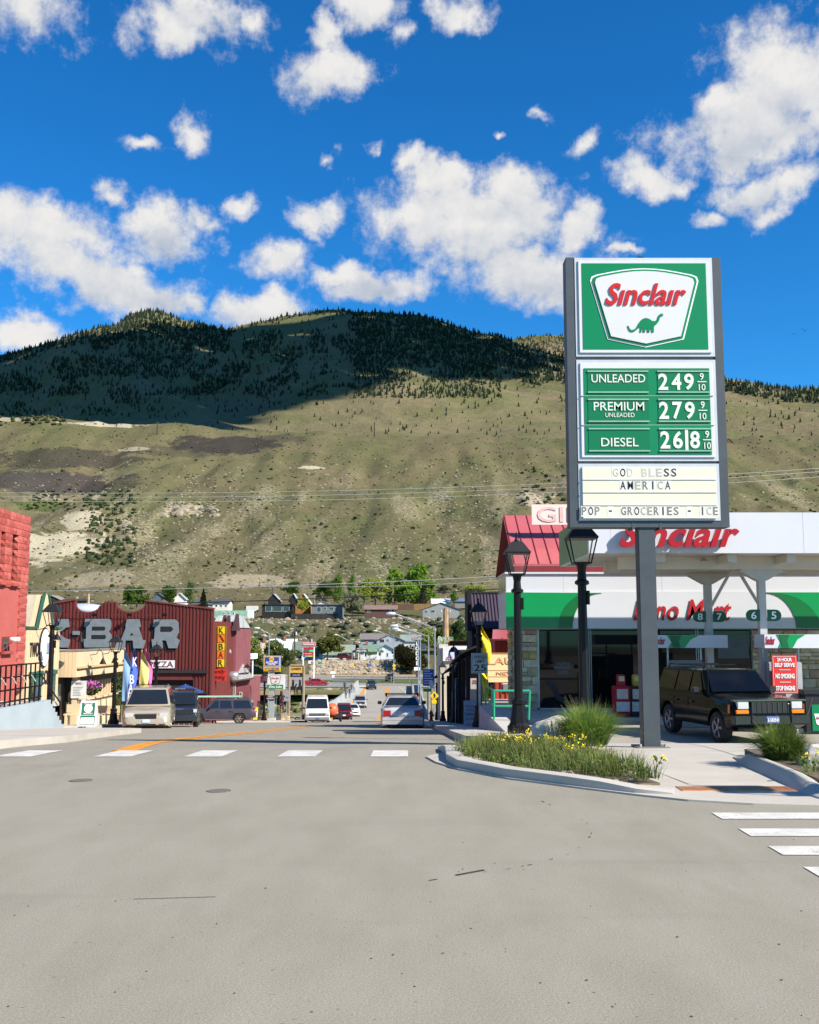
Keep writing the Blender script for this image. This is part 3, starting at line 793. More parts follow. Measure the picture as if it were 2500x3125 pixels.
def trunk_mesh(kind):
    if kind in _trunk: return _trunk[kind]
    rs = random.Random(5); m = MB()
    m.tube([(0, 0, -.02), (.006, 0, .2), (-.006, .005, .45), (.0, 0, .9 if kind != 'round' else .7)], [.026, .02, .014, .004], 7)
    if kind != 'pine':
        for i in range(7):
            a = rs.random() * 6.3; z = rs.uniform(.2, .5); r = rs.uniform(.14, .3)
            m.tube([(0, 0, z), (math.cos(a) * r * .5, math.sin(a) * r * .5, z + .13), (math.cos(a) * r, math.sin(a) * r, z + .32)], [.010, .007, .003], 5)
    me = bpy.data.meshes.new('trunk'); me.from_pydata(m.v, [], m.f); me.materials.append(BARK); _trunk[kind] = me
    return me
def tree(name, label, px0, px1, py0, py1, Y, kind='round', col=(.07, .11, .02), n=1500, seed=1, zb=None, group=None):
    """tree filling the picture box px0..px1, py0 (top)..py1 (foot) at distance Y"""
    z1 = wz(py0, Y); z0 = wz(py1, Y) if zb is None else zb
    x = wx((px0 + px1) / 2, Y, z0); w = (px1 - px0) / F * Y
    o = thing(name, label, 'tree', (x, Y, z0), random.random() * 6, group)
    h = z1 - z0
    t = bpy.data.objects.new('trunk', trunk_mesh(kind)); c = bpy.data.objects.new('crown', crown_mesh(kind, col, seed, n))
    for q in (t, c): COL.objects.link(q); q.parent = o
    c.scale = (w * 1.08, w * 1.08, h * 1.02); t.scale = (max(w, h * .6), max(w, h * .6), h)
    return o
def person_mesh(shirt, pants, skin=(.42, .26, .18), hair=(.05, .035, .025), stride=.22, arms=.12):
    me = bpy.data.meshes.new('sk')
    J = {'pel': (0, 0, .95), 'sp': (0, .0, 1.2), 'ch': (0, 0, 1.42), 'nk': (0, -.01, 1.52), 'hd': (0, -.03, 1.62), 'tp': (0, -.02, 1.74),
         'hl': (.09, 0, .9), 'kl': (.1, -stride * .5, .5), 'al': (.1, -stride * .6, .09), 'tl': (.11, -stride * .6 - .16, .04),
         'hr': (-.09, 0, .9), 'kr': (-.1, stride * .2, .5), 'ar': (-.1, stride * .8, .11), 'tr': (-.11, stride * .8 - .15, .04),
         'sl': (.18, 0, 1.4), 'el': (.24, .05 + arms * .5, 1.13), 'wl': (.24, -.05 + arms, .9), 'fl': (.235, -.08 + arms, .8),
         'sr': (-.18, 0, 1.4), 'er': (-.24, .05 - arms * .5, 1.13), 'wr': (-.24, -.08 - arms, .9), 'fr': (-.235, -.11 - arms, .8)}
    E = [('pel', 'sp'), ('sp', 'ch'), ('ch', 'nk'), ('nk', 'hd'), ('hd', 'tp'), ('pel', 'hl'), ('hl', 'kl'), ('kl', 'al'), ('al', 'tl'), ('pel', 'hr'), ('hr', 'kr'), ('kr', 'ar'), ('ar', 'tr'),
         ('ch', 'sl'), ('sl', 'el'), ('el', 'wl'), ('wl', 'fl'), ('ch', 'sr'), ('sr', 'er'), ('er', 'wr'), ('wr', 'fr')]
    rad = dict(pel=.15, sp=.135, ch=.145, nk=.055, hd=.095, tp=.075, hl=.095, kl=.062, al=.045, tl=.04, hr=.095, kr=.062, ar=.045, tr=.04, sl=.065, el=.046, wl=.035, fl=.03, sr=.065, er=.046, wr=.035, fr=.03)
    ks = list(J); me.from_pydata([J[k] for k in ks], [(ks.index(a), ks.index(c)) for a, c in E], [])
    o = bpy.data.objects.new('sk', me); COL.objects.link(o)
    md = o.modifiers.new('s', 'SKIN'); o.modifiers.new('u', 'SUBSURF').levels = 1
    for i, k in enumerate(ks):
        v = me.skin_vertices[0].data[i]; v.radius = (rad[k], rad[k] * (.8 if k in ('pel', 'sp', 'ch') else 1)); v.use_root = (k == 'pel')
    dg = bpy.context.evaluated_depsgraph_get(); r = bpy.data.meshes.new_from_object(o.evaluated_get(dg)); bpy.data.objects.remove(o)
    r.materials.clear()
    for c in (shirt, pants, skin, hair, (.03, .025, .02)): r.materials.append(M(c, .8, 0, .1))
    for p in r.polygons:
        c = p.center; p.use_smooth = True
        i = 0
        if c.z > 1.5: i = 3 if (c.z > 1.68 or c.y > .02) else 2
        elif abs(c.x) > .2 and c.z < .92: i = 2
        elif c.z < .1: i = 4
        elif c.z < .93 and abs(c.x) < .19: i = 1
        p.material_index = i
    return r
def person(label, loc, rz, shirt, pants, group=None, **k):
    o = bpy.data.objects.new('person', person_mesh(shirt, pants, **k)); COL.objects.link(o)
    o.location = loc; o.rotation_euler = (0, 0, rz); return tag(o, label, 'person', group)
TYRE = {}
def wheel(parent, x, y, r, w, rimcol, spokes=5, side=1):
    key = (r, w, spokes)
    if key not in TYRE:
        m = MB(); m.lathe([(r * .66, -w / 2), (r * .93, -w / 2), (r, -w / 2 + .04), (r, w / 2 - .04), (r * .93, w / 2), (r * .66, w / 2), (r * .60, w / 2 - .03)], (0, 0, 0), 26, 'X')
        t = bpy.data.meshes.new('tyre'); t.from_pydata(m.v, [], m.f); t.materials.append(RUB); t.polygons.foreach_set('use_smooth', [True] * len(t.polygons)); t.set_sharp_from_angle(angle=R(35))
        m = MB(); m.lathe([(r * .67, w / 2 - .02), (r * .64, w / 2 - .005), (r * .60, w / 2 - .03), (r * .56, w / 2 - .07)], (0, 0, 0), 26, 'X', cap=False)
        m.lathe([(r * .57, w / 2 - .072), (.01, w / 2 - .075)], (0, 0, 0), 20, 'X', mi=1)
        for i in range(spokes):
            a = 6.283 * i / spokes
            m.ext([Vector((w / 2 - .055, math.cos(a + d) * rr, math.sin(a + d) * rr)) for d, rr in ((-.22, r * .12), (-.17, r * .62), (.17, r * .62), (.22, r * .12))], Vector((.03, 0, 0)))
        m.lathe([(r * .17, w / 2 - .05), (r * .15, w / 2 - .012), (.005, w / 2 - .01)], (0, 0, 0), 12, 'X')
        TYRE[key] = (t, m)
    t, rm = TYRE[key]
    wh = bpy.data.objects.new('wheel', t); COL.objects.link(wh); wh.parent = parent; wh.location = (x, y, r)
    if x < 0: wh.rotation_euler = (0, 0, math.pi)
    mk_ = (key, rimcol)
    if mk_ not in TYRE:
        me = bpy.data.meshes.new('rim'); me.from_pydata(rm.v, [], rm.f); me.materials.append(M(rimcol, .35, .6, .1)); me.materials.append(BLACK); me.polygons.foreach_set('material_index', rm.mi); TYRE[mk_] = me
    ri = bpy.data.objects.new('rim', TYRE[mk_]); COL.objects.link(ri); ri.parent = wh
    return wh
def vehicle(name, label, cat, loc, rz, s, group=None):
    root = thing(name, label, cat, loc, rz, group)
    L, Wd, H, r = s['L'], s['W'], s['H'], s['r']; gc = s.get('gc', .24); hw0 = Wd / 2
    sw = s['wheels']; prof = s['prof']; P_ = s['paint']; lowm = s.get('lower', None)
    er = s.get('round', .10); ra = r + .07
    st = sorted(set([0, .03, .08, .16, .28, L - .28, L - .16, L - .08, L - .03, L] + [i * .09 for i in range(int(L / .09) + 1)] + [w + ra * math.cos(k * math.pi / 10) for w in sw for k in range(11)]))
    rows = []
    for q in st:
        e = min(q, L - q); k = max(0, 1 - e / .35); hw = hw0 * (1 - er * k ** 2.2)
        zt = pl(prof, q); zb = gc + .10 * max(0, 1 - e / .3)
        za = zb
        for w in sw:
            if abs(q - w) < ra: za = max(za, r + math.sqrt(max(0, ra * ra - (q - w) ** 2)))
        za = min(za, zt - .12)
        zm = max(zb + (zt - zb) * .45, za + .02); zs = max(zt - .17, zm + .01)
        sec = [(0, zb), (hw - .26, zb), (hw - .26, za), (hw - .02, za), (hw * 1.0, max(za + .01, zb + .12)), (hw, zm), (hw - .02, zs), (hw - .06, zt - .05), (hw - .14, zt - .006), (hw * .5, zt + .018), (0, zt + .025)]
        y = q - L / 2
        row = [(-a, y, c) for a, c in reversed(sec[1:])] + [(a, y, c) for a, c in sec]
        rows.append(row)
    m = MB(); m.grid(rows); n = len(rows[0])
    for i in range(len(rows) - 1): m.f.append((i * n + n - 1, i * n, (i + 1) * n, (i + 1) * n + n - 1)); m.mi.append(0)
    m.f.append(tuple(reversed(range(n)))); m.mi.append(0); m.f.append(tuple(range(len(m.v) - n, len(m.v)))); m.mi.append(0)
    bm = bmesh.new()
    vv = [bm.verts.new(v) for v in m.v]
    for f in m.f:
        try: bm.faces.new([vv[i] for i in f])
        except ValueError: pass
    bmesh.ops.triangulate(bm, faces=[f for f in bm.faces if len(f.verts) > 4]); bmesh.ops.recalc_face_normals(bm, faces=bm.faces)
    m2 = MB(); m2.bm(bm); body = m2.build('body', P_, root, smooth=True, rel=False, sharp=32)
    s0, s1, s2, s3 = s['gh']; zb_ = s['belt']; zr = H; wb_, wr = hw0 - .05, hw0 - s.get('tumble', .17); ch = .07
    def ring(a, c, w, z):
        a -= L / 2; c -= L / 2
        return [(-w, a + ch, z), (-w + ch, a, z), (w - ch, a, z), (w, a + ch, z), (w, c - ch, z), (w - ch, c, z), (-w + ch, c, z), (-w, c - ch, z)]
    rgs = [ring(s0, s3, wb_, zb_ - .03), ring(lerp(s0, s1, .93), lerp(s3, s2, .93), lerp(wb_, wr, .93), lerp(zb_, zr, .93)), ring(s1 + .03, s2 - .03, wr - .04, zr - .015), ring(s1 + .25, s2 - .25, wr * .6, zr)]
    g = MB(); g.grid([x + [x[0]] for x in rgs]); g.f.append(tuple(range(27, 27 + 8))); g.mi.append(0)
    g.build('cabin', s.get('cabin', P_), root, smooth=True, rel=False, sharp=30)
    gl = s.get('glass', GLASS)
    def side(q, v, sx, off=.008):     # point on the side glass plane
        return (sx * (lerp(wb_, wr, v) + off), q - L / 2, lerp(zb_, zr, v))
    wl = s.get('wins', [])
    for sx in (-1, 1):
        for (b0, b1, t0, t1) in wl:
            v0, v1 = .05, .86; o = [side(b0, v0, sx), side(b1, v0, sx), side(t1, v1, sx), side(t0, v1, sx)]
            mm = MB(); mm.ext([Vector(p) for p in o], Vector((sx * .006, 0, 0))); mm.build('side_window', gl, root, rel=False)
    for (nm, a0, a1) in (('windshield', s0, s1), ('rear_window', s3, s2)):
        if nm == 'rear_window' and s.get('norear'): continue
        v0, v1 = (.08, .88); sg = -1 if nm == 'windshield' else 1
        o = []
        for (v, kx) in ((v0, -1), (v0, 1), (v1, 1), (v1, -1)):
            w = (lerp(wb_, wr, v) - .085); o.append(Vector((kx * w, lerp(a0, a1, v) - L / 2 + sg * .012, lerp(zb_, zr, v) + .004)))
        mm = MB(); mm.ext(o, Vector((0, sg * .006, .004))); mm.build(nm, gl, root, rel=False)
    for i, w in enumerate(sw):
        for sx in (-1, 1): wheel(root, sx * (hw0 - s.get('tw', .22) / 2 - .005), w - L / 2, r, s.get('tw', .22), s.get('rim', (.5, .5, .5)), s.get('spokes', 5))
    for d in s.get('bits', []):
        nm, a, c, z0, z1, mt, end, mir = d[:8]; pr = d[8] if len(d) > 8 else .02
        for sx in ((1, -1) if mir else (1,)):
            y = -L / 2 if end == 'f' else L / 2; sg = -1 if end == 'f' else 1
            mm = MB(); mm.bev(sx * a, sx * c, y + sg * pr, y - sg * .12, z0, z1, min(.012, (z1 - z0) / 4)); mm.build(nm, mt, root, rel=False)
    for d in s.get('boxes', []):      # (name, x0,x1, s0,s1, z0,z1, material, mirrored)
        nm, a, c, q0, q1, z0, z1, mt, mir = d
        for sx in ((1, -1) if mir else (1,)):
            mm = MB(); mm.bev(sx * a, sx * c, q0 - L / 2, q1 - L / 2, z0, z1, .015); mm.build(nm, mt, root, rel=False)
    mw = s.get('mirror')
    if mw:
        for sx in (1, -1):
            mm = MB(); mm.bev(sx * (hw0 - .02), sx * (hw0 + .17), mw - L / 2 - .05, mw - L / 2 + .06, zb_ - .0, zb_ + .15, .03); mm.build('mirror', s.get('mirmat', BLACK), root, rel=False)
    for q in s.get('seams', []):
        for sx in (1, -1):
            mm = MB(); mm.box(sx * (hw0 - .01), sx * (hw0 + .0025), q - L / 2 - .005, q - L / 2 + .005, gc + .16, zb_ - .12); mm.build('door_seam', BLACK, root, rel=False)
            mm = MB(); mm.bev(sx * (hw0 - .02), sx * (hw0 + .025), q - L / 2 - .26, q - L / 2 - .1, zb_ - .22, zb_ - .18, .008); mm.build('door_handle', s.get('handle', BLACK), root, rel=False)
    if s.get('rack'):
        q0, q1 = s['rack']
        for sx in (-1, 1):
            mm = MB(); x = sx * (wr - .1)
            mm.tube([(x, q0 - L / 2, H - .01), (x, q0 - L / 2 + .12, H + .07), (x, q1 - L / 2 - .12, H + .07), (x, q1 - L / 2, H - .01)], .014, 6); mm.build('roof_rail', BLACKM, root, rel=False)
        for t in (.3, .75):
            mm = MB(); y = lerp(q0, q1, t) - L / 2; mm.box(-wr + .1, wr - .1, y - .02, y + .02, H + .06, H + .085); mm.build('rack_bar', BLACKM, root, rel=False)
    mm = MB(); mm.box(-hw0 + .3, hw0 - .3, -L / 2 + .35, L / 2 - .35, gc - .06, gc + .03); mm.build('underbody', BLACK, root, rel=False)
    return root
HEAD = M((.48, .5, .5), .12, 0, .05, spec=.8); AMB = M((.75, .20, .01), .25, 0, .05); TAIL = M((.35, .006, .008), .2, 0, .1, spec=.7); PLATE = M((.62, .64, .66), .5, 0, .08, 30)
SUVP = [(0, .78), (.06, .88), (.2, .93), (1.15, 1.02), (1.3, 1.05), (4.6, 1.05), (4.7, 1.0), (5, .85)]
def spec(**k): return k
SPEC = {}
SPEC['cherokee'] = spec(L=4.25, W=1.76, H=1.61, r=.355, gc=.36, wheels=[.78, 3.36], prof=[(0, .80), (.05, .96), (.2, 1.0), (1.25, 1.07), (1.4, 1.07), (4.2, 1.07), (4.25, .9)], gh=(1.22, 1.78, 4.05, 4.2), belt=1.06, tumble=.21, round=.035,
    wins=[(1.50, 2.18, 1.86, 2.18), (2.26, 3.0, 2.26, 2.98), (3.07, 4.02, 3.06, 3.92)], rim=(.33, .33, .34), spokes=5, tw=.22, mirror=1.62, seams=[2.22, 3.03], rack=(1.95, 3.95))
SPEC['minivan'] = spec(L=4.9, W=1.97, H=1.74, r=.33, gc=.22, wheels=[.95, 3.97], prof=[(0, .55), (.08, .72), (.3, .86), (.8, .97), (1.3, 1.06), (4.5, 1.1), (4.85, 1.05), (4.9, .8)], gh=(.95, 1.95, 4.55, 4.85), belt=1.06, tumble=.24, round=.20,
    wins=[(1.45, 2.3, 2.0, 2.3), (2.38, 3.5, 2.38, 3.5), (3.58, 4.65, 3.58, 4.45)], rim=(.5, .5, .5), tw=.2, mirror=1.5, seams=[2.34, 3.54], rack=(2.3, 4.4))
SPEC['explorer'] = spec(L=4.75, W=1.8, H=1.68, r=.37, gc=.36, wheels=[.88, 3.72], prof=[(0, .72), (.08, .92), (.3, 1.0), (1.3, 1.07), (4.6, 1.09), (4.72, 1.02), (4.75, .8)], gh=(1.28, 1.98, 4.45, 4.7), belt=1.07, tumble=.17, round=.07,
    wins=[(1.62, 2.32, 2.05, 2.32), (2.42, 3.22, 2.42, 3.12), (3.36, 4.55, 3.32, 4.38)], rim=(.42, .36, .28), spokes=6, tw=.24, mirror=1.72, seams=[2.37, 3.3], rack=(2.1, 4.3))
SPEC['van'] = spec(L=5.6, W=2.0, H=2.08, r=.37, gc=.32, wheels=[.9, 4.4], prof=[(0, .75), (.06, 1.0), (.25, 1.1), (1.0, 1.2), (1.2, 1.22), (5.5, 1.22), (5.6, 1.0)], gh=(.75, 1.5, 5.4, 5.58), belt=1.18, tumble=.17, round=.06,
    wins=[(1.2, 2.0, 1.6, 2.0), (2.15, 3.6, 2.15, 3.6), (3.7, 5.2, 3.7, 5.15)], rim=(.5, .5, .5), tw=.24, mirror=1.2, seams=[2.07])
SPEC['sedan'] = spec(L=5.0, W=1.86, H=1.42, r=.325, gc=.2, wheels=[.98, 3.74], prof=[(0, .5), (.08, .62), (.5, .78), (1.2, .92), (3.9, .98), (4.5, 1.03), (4.86, 1.02), (4.96, .9), (5, .6)], gh=(1.15, 2.0, 3.45, 4.3), belt=.97, tumble=.33, round=.16,
    wins=[(1.7, 2.65, 2.15, 2.65), (2.75, 3.75, 2.75, 3.35)], rim=(.5, .5, .5), tw=.2, mirror=1.75, seams=[2.7])
SPEC['compactsuv'] = spec(L=4.5, W=1.8, H=1.68, r=.35, gc=.27, wheels=[.88, 3.55], prof=[(0, .62), (.08, .85), (.3, .96), (1.1, 1.05), (4.35, 1.08), (4.48, .95), (4.5, .7)], gh=(1.0, 1.75, 4.1, 4.45), belt=1.05, tumble=.2, round=.10,
    wins=[(1.4, 2.2, 1.85, 2.2), (2.28, 3.15, 2.28, 3.1), (3.25, 4.2, 3.22, 4.0)], rim=(.5, .5, .5), tw=.22, mirror=1.5, seams=[2.24])
def face(hw, hz0, hz1, grz0, grz1, bump0, bump1, gm=BLACK, bm_=None, hx=.2, lx=None, plate=None, grx=None):
    out = [('headlight', hw - hx - .05, hw - .08, hz0, hz1, HEAD, 'f', True), ('grille', -(grx or hw - hx - .12), (grx or hw - hx - .12), grz0, grz1, gm, 'f', False, .012)]
    if bm_: out.append(('bumper', -hw + .06, hw - .06, bump0, bump1, bm_, 'f', False, .07))
    if plate: out.append(('licence_plate', -.155, .155, plate, plate + .15, PLATE, 'f', False, .085))
    return out
def rear(hw, z0, z1, plate, bump=None, bm_=None, tx=.2):
    out = [('tail_light', hw - tx - .04, hw - .07, z0, z1, TAIL, 'r', True), ('licence_plate', -.155, .155, plate, plate + .15, PLATE, 'r', False, .03)]
    if bump: out.append(('bumper', -hw + .06, hw - .06, bump[0], bump[1], bm_, 'r', False, .07))
    return out
def gz(x, Y): return zroad(Y)
def put(kind, name, label, px, Y, rz, paintm, bits, cat='car', z=None, **over):
    s = dict(SPEC[kind]); s['paint'] = paintm; s['bits'] = bits; s.update(over)
    z = zroad(Y) + .005 if z is None else z
    return vehicle(name, label, cat, (wx(px, Y, z), Y, z), rz, s)
DG = M((.003, .0045, .004), .12, 0, .05, 2, spec=.14)
hw = .88
b_ = [('headlight', .50, .76, .80, .965, HEAD, 'f', True, .015), ('turn_signal', .50, .80, .70, .785, AMB, 'f', True, .02), ('grille', -.44, .44, .70, .965, BLACK, 'f', False, .006), ('grille_surround', -.86, .86, .965, 1.0, M((.06, .09, .06), .3, 0, .05), 'f', False, .02),
      ('bumper', -.87, .87, .48, .66, M((.02, .028, .022), .35, 0, .1), 'f', False, .10), ('licence_plate', -.155, .155, .50, .65, M((.10, .16, .38), .5, 0, .05), 'f', False, .118), ('tail_light', .62, .84, .8, 1.05, TAIL, 'r', True)]
for i in range(8): b_.append(('grille_slat', -.42 + i * .12 - .016, -.42 + i * .12 + .016, .705, .96, M((.035, .05, .04), .35, 0, .05), 'f', False, .02))
bx_ = [('side_marker', .86, .885, .12, .2, .70, .9, AMB, True), ('bumper_guard', .42, .50, -.13, -.02, .5, .68, BLACK, True), ('rub_strip', .868, .892, 1.2, 3.0, .66, .70, BLACK, True)]
GT = M((.003, .004, .006), .03, 0, 0, spec=.3)
che = put('cherokee', 'parked_suv', 'black boxy four wheel drive with roof rails standing at the pumps', 2214, 25.2, R(10), DG, b_, 'suv', zlot(24.2) + .035, boxes=bx_, glass=GT)
text('3-583541', WHITE, che, (0, -2.125 - .127, .575), .1, .004, .02, fit=.26, name='plate_number', rel=False)
for sx in (-.35, .3):
    m = MB(); m.tube([(sx - .25, -.80, 1.12), (sx + .05, -.78, 1.13), (sx + .32, -.76, 1.145)], .012, 5); m.build('wiper', BLACK, che, rel=False)
m = MB(); m.tube([(-.80, -.86, 1.05), (-.81, -.87, 1.9)], .004, 5); m.build('aerial', BLACK, che, rel=False)
TAN = M((.37, .325, .245), .3, .15, .04, spec=.5, coat=.6)
b_ = [('headlight', .52, .86, .62, .80, HEAD, 'f', True, -.05), ('grille', -.42, .42, .56, .76, M((.02, .02, .022), .3), 'f', False, .012), ('licence_plate', -.155, .155, .40, .54, M((.45, .55, .66), .5), 'f', False, .03), ('grille_trim', -.44, .44, .755, .785, CHROME, 'f', False, .016),
      ('lower_grille', -.4, .4, .27, .36, BLACK, 'f', False, .015), ('fog_light_slot', .5, .78, .30, .37, BLACK, 'f', True, -.0), ('tail_light', .72, .9, .8, 1.3, TAIL, 'r', True)]
put('minivan', 'parked_minivan', 'champagne tan minivan parked facing up the street by the bar', 457, 46.5, R(10), TAN, b_, 'minivan')
DKG = M((.018, .02, .024), .22, 0, .05, spec=.5, coat=.7)
put('explorer', 'parked_suv', 'dark charcoal suv parked behind the tan minivan', 548, 51.5, R(11), DKG, face(.9, .82, .98, .72, .95, .45, .62, bm_=DKG), 'suv', rim=(.45, .45, .46))
PUR = M((.062, .05, .06), .4, .2, .12, 1.2, spec=.5, coat=.3)
ex = put('explorer', 'turning_suv', 'faded purple grey suv with a ladder on its roof, seen side on', 672, 74, R(-84), PUR, face(.9, .82, .98, .72, .95, .45, .64, bm_=M((.06, .06, .065), .5)) + rear(.9, .75, 1.02, .8, (.45, .62), M((.06, .06, .065), .5)), 'suv',
         boxes=[('side_step', .86, .98, 1.4, 3.2, .30, .36, M((.2, .15, .17), .4, .3), True), ('fender_flare', .885, .915, .4, 1.36, .76, .84, M((.07, .07, .075), .5), True), ('fender_flare', .885, .915, 3.25, 4.2, .76, .84, M((.07, .07, .075), .5), True)])
ld = thing('ladder', 'pale green folded ladder lying on the roof rack of the purple suv', 'ladder', ex.location + Vector((0, 0, 1.80)), R(-84))
LG = M((.30, .55, .42), .5, 0, .08)
for sx in (-.2, .2): box('side_rail', LG, ld, sx - .03, sx + .03, -1.6, 1.4, 0, .09, rel=False)
for i in range(9): m = MB(); m.cyl((-.2, -1.5 + i * .34, .045), (.2, -1.5 + i * .34, .045), .018, n=6); m.build('rung', LG, ld, rel=False)
box('foot', M((.75, .5, .05), .6), ld, -.24, .24, -1.68, -1.6, 0, .1, rel=False)
dr = person_mesh((.35, .40, .46), (.05, .06, .1))
WH = M((.70, .69, .66), .35, 0, .06, 1.5, spec=.5, coat=.5)
b_ = [('headlight', .68, .93, .80, .95, HEAD, 'f', True, .015), ('grille', -.64, .64, .72, .93, M((.03, .03, .032), .4), 'f', False, .015), ('grille_bar', -.66, .66, .815, .855, CHROME, 'f', False, .03), ('bumper', -.95, .95, .42, .62, M((.32, .33, .34), .3, .6, .1), 'f', False, .10), ('turn_signal', .68, .95, .70, .785, AMB, 'f', True, .016),
      ('licence_plate', -.155, .155, .46, .58, M((.08, .1, .2), .5), 'f', False, .12)]
put('van', 'oncoming_van', 'white passenger van driving up from the bridge', 968, 87, R(5), WH, b_, 'van')
tr = thing('trailer', 'small trailer with an orange tank towed behind the white van', 'trailer', (wx(1012, 93, -6), 93.5, zroad(93.5)), R(3))
m = MB(); m.lathe([(.02, -1.3), (.35, -1.25), (.52, -1.1), (.55, 0), (.52, 1.1), (.35, 1.25), (.02, 1.3)], (0, 0, 0), 16, 'X')
mm = MB(); mm.v = [(y, x, z + 1.05) for x, y, z in m.v]; mm.f = m.f; mm.mi = m.mi; mm.build('tank', M((.65, .13, .05), .4), tr, smooth=True, rel=False)
box('frame', BLACK, tr, -.6, .6, -1.5, 1.4, .48, .56, rel=False)
for sx in (-.75, .75): wheel(tr, sx, .2, .36, .2, (.3, .3, .3))
MAR = M((.14, .010, .015), .28, .1, .05, spec=.5, coat=.7)
put('compactsuv', 'oncoming_suv', 'dark red boxy suv following the white van up the street', 1050, 118, R(4), MAR, face(.9, .75, .93, .72, .92, .42, .58, bm_=M((.07, .01, .012), .4), plate=.5), 'suv', rim=(.4, .4, .4))
put('sedan', 'oncoming_sedan', 'white sedan half hidden behind the dark red suv', 1075, 128, R(4), WH, face(.93, .58, .72, .5, .64, .3, .42, plate=.38))
SIL_ = M((.45, .46, .46), .28, .25, .04, spec=.5, coat=.6)
put('compactsuv', 'oncoming_suv', 'silver grey crossover driving across the bridge', 1099, 152, R(4), SIL_, face(.9, .75, .93, .6, .92, .42, .58, bm_=SIL_, plate=.5), 'suv')
put('explorer', 'oncoming_suv', 'dark teal grey suv farthest out on the bridge', 1133, 206, R(6), M((.04, .065, .075), .35, .1, .05), face(.9, .82, .98, .72, .95, .45, .62, bm_=BLACK), 'suv')
BJ = M((.014, .015, .016), .4)
jp = put('compactsuv', 'black_jeep', 'black open four wheel drive with spare wheel heading away past the bridge', 1190, 238, R(188), BJ, rear(.9, .85, 1.0, .75, (.5, .66), BLACK), 'suv', H=1.8, L=4.0, wheels=[.7, 3.2], r=.42, gc=.42, gh=(1.2, 1.55, 3.7, 3.9), wins=[(1.5, 2.2, 1.7, 2.2), (2.3, 3.4, 2.3, 3.4)], prof=[(0, .9), (.05, 1.05), (1.2, 1.12), (4.0, 1.12)], belt=1.12, seams=[])
m = MB(); m.lathe([(.2, -.1), (.4, -.1), (.42, 0), (.4, .1), (.2, .1)], (0, 0, 0), 18, 'X'); m2 = MB(); m2.v = [(y, x + 2.14, z + 1.1) for x, y, z in m.v]; m2.f = m.f; m2.mi = m.mi; m2.build('spare_wheel', RUB, jp, rel=False)
STB = M((.50, .50, .50), .28, .22, .04, spec=.5, coat=.6)
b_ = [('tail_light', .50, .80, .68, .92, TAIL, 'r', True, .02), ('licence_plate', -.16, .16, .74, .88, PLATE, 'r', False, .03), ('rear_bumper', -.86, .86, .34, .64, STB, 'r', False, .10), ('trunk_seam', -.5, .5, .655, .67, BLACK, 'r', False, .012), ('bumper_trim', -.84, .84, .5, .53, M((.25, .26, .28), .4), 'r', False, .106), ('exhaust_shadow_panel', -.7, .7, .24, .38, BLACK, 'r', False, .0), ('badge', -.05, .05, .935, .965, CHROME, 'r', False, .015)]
ta = put('sedan', 'silver_sedan', 'silver four door sedan with roof bars seen from behind', 1227, 47.5, R(181), STB, b_, boxes=[('spoiler', -.78, .78, 4.62, 4.84, 1.07, 1.10, STB, False), ('roof_bar', -.78, .78, 2.2, 2.28, 1.47, 1.50, BLACKM, False), ('roof_bar', -.78, .78, 3.05, 3.13, 1.47, 1.50, BLACKM, False), ('bar_foot', .66, .74, 2.2, 2.28, 1.38, 1.48, BLACKM, True), ('bar_foot', .66, .74, 3.05, 3.13, 1.38, 1.48, BLACKM, True)])
RD = M((.35, .012, .02), .3, .1, .05, coat=.6)
put('sedan', 'red_coupe', 'bright red car crossing the far junction beside the bridge', 967, 221, R(93), RD, face(.93, .58, .72, .5, .64, .3, .42), z=-8.96)
put('sedan', 'crimson_sedan', 'crimson sedan stopped across the river behind the auto repair sign', 795, 232, R(-95), M((.2, .01, .03), .3, .1), rear(.93, .7, .9, .6), z=-8.96)
put('explorer', 'maroon_suv', 'maroon suv parked among the white motel cottages', 1055, 300, R(80), M((.12, .015, .025), .35), [], 'suv', z=hill_z(1055, 300) + .1)
put('explorer', 'parked_pickup', 'small red and white vehicle parked above the green container', 742, 408, R(80), M((.45, .03, .05), .35), [], 'suv', z=hill_z(742, 408) + .1)
lamp(148, 35, 'black lantern lamp in front of the pale blue steps wall', s=1.0)
lamp(346, 49.5, 'black lantern lamp beside the sandwich board and flower basket')
lamp(473, 61, 'black lantern lamp in front of the pizza sign', zf=zroad(61) + .5)
lamp(752, 93, 'black lantern lamp beside the pink building corner', zf=zroad(93) + .9)
lamp(806, 92, 'black lantern lamp beside the oil change sign post')
lamp(1584, 22.3, 'black lantern lamp rising from the yellow flowering weeds')
lamp(1786, 18.4, 'tallest black lantern lamp behind the big grass tuft', zf=-.36, s=.97)
lamp(1463, 35, 'black lantern lamp carrying the speed limit sign')
lamp(1386, 57, 'black lantern lamp with a flag hung on it')
lamp(1352, 75, 'slim black lantern lamp in front of the beige fly shop')
lamp(1333, 97, 'farthest black lantern lamp on the right pavement')
FX = -16.0
zt_ = zroad(40) + .78
STN = [M(c, .85, 0, .16, 6, .6, 18, rnd=.08) for c in ((.37, .078, .062), (.33, .064, .05), (.41, .098, .078))]
red = thing('red_stone_building', 'red painted stone building with rough blocks and narrow windows at the left edge', 'building', (FX, 36, zt_))
ztop = wz(1578, 44)
SMO = M((.39, .09, .074), .8, 0, .08, 1.2, .3, 12)
m = MB(); m.box(FX - 9, FX - .28, 26, 44, zt_ - 3, ztop); m.build('wall', SMO, red)
zs = wz(1795, 43)
m = MB(); m.box(FX - .27, FX - .06, 26, 43.2, zt_ - 3, zs); m.build('lower_wall', SMO, red)
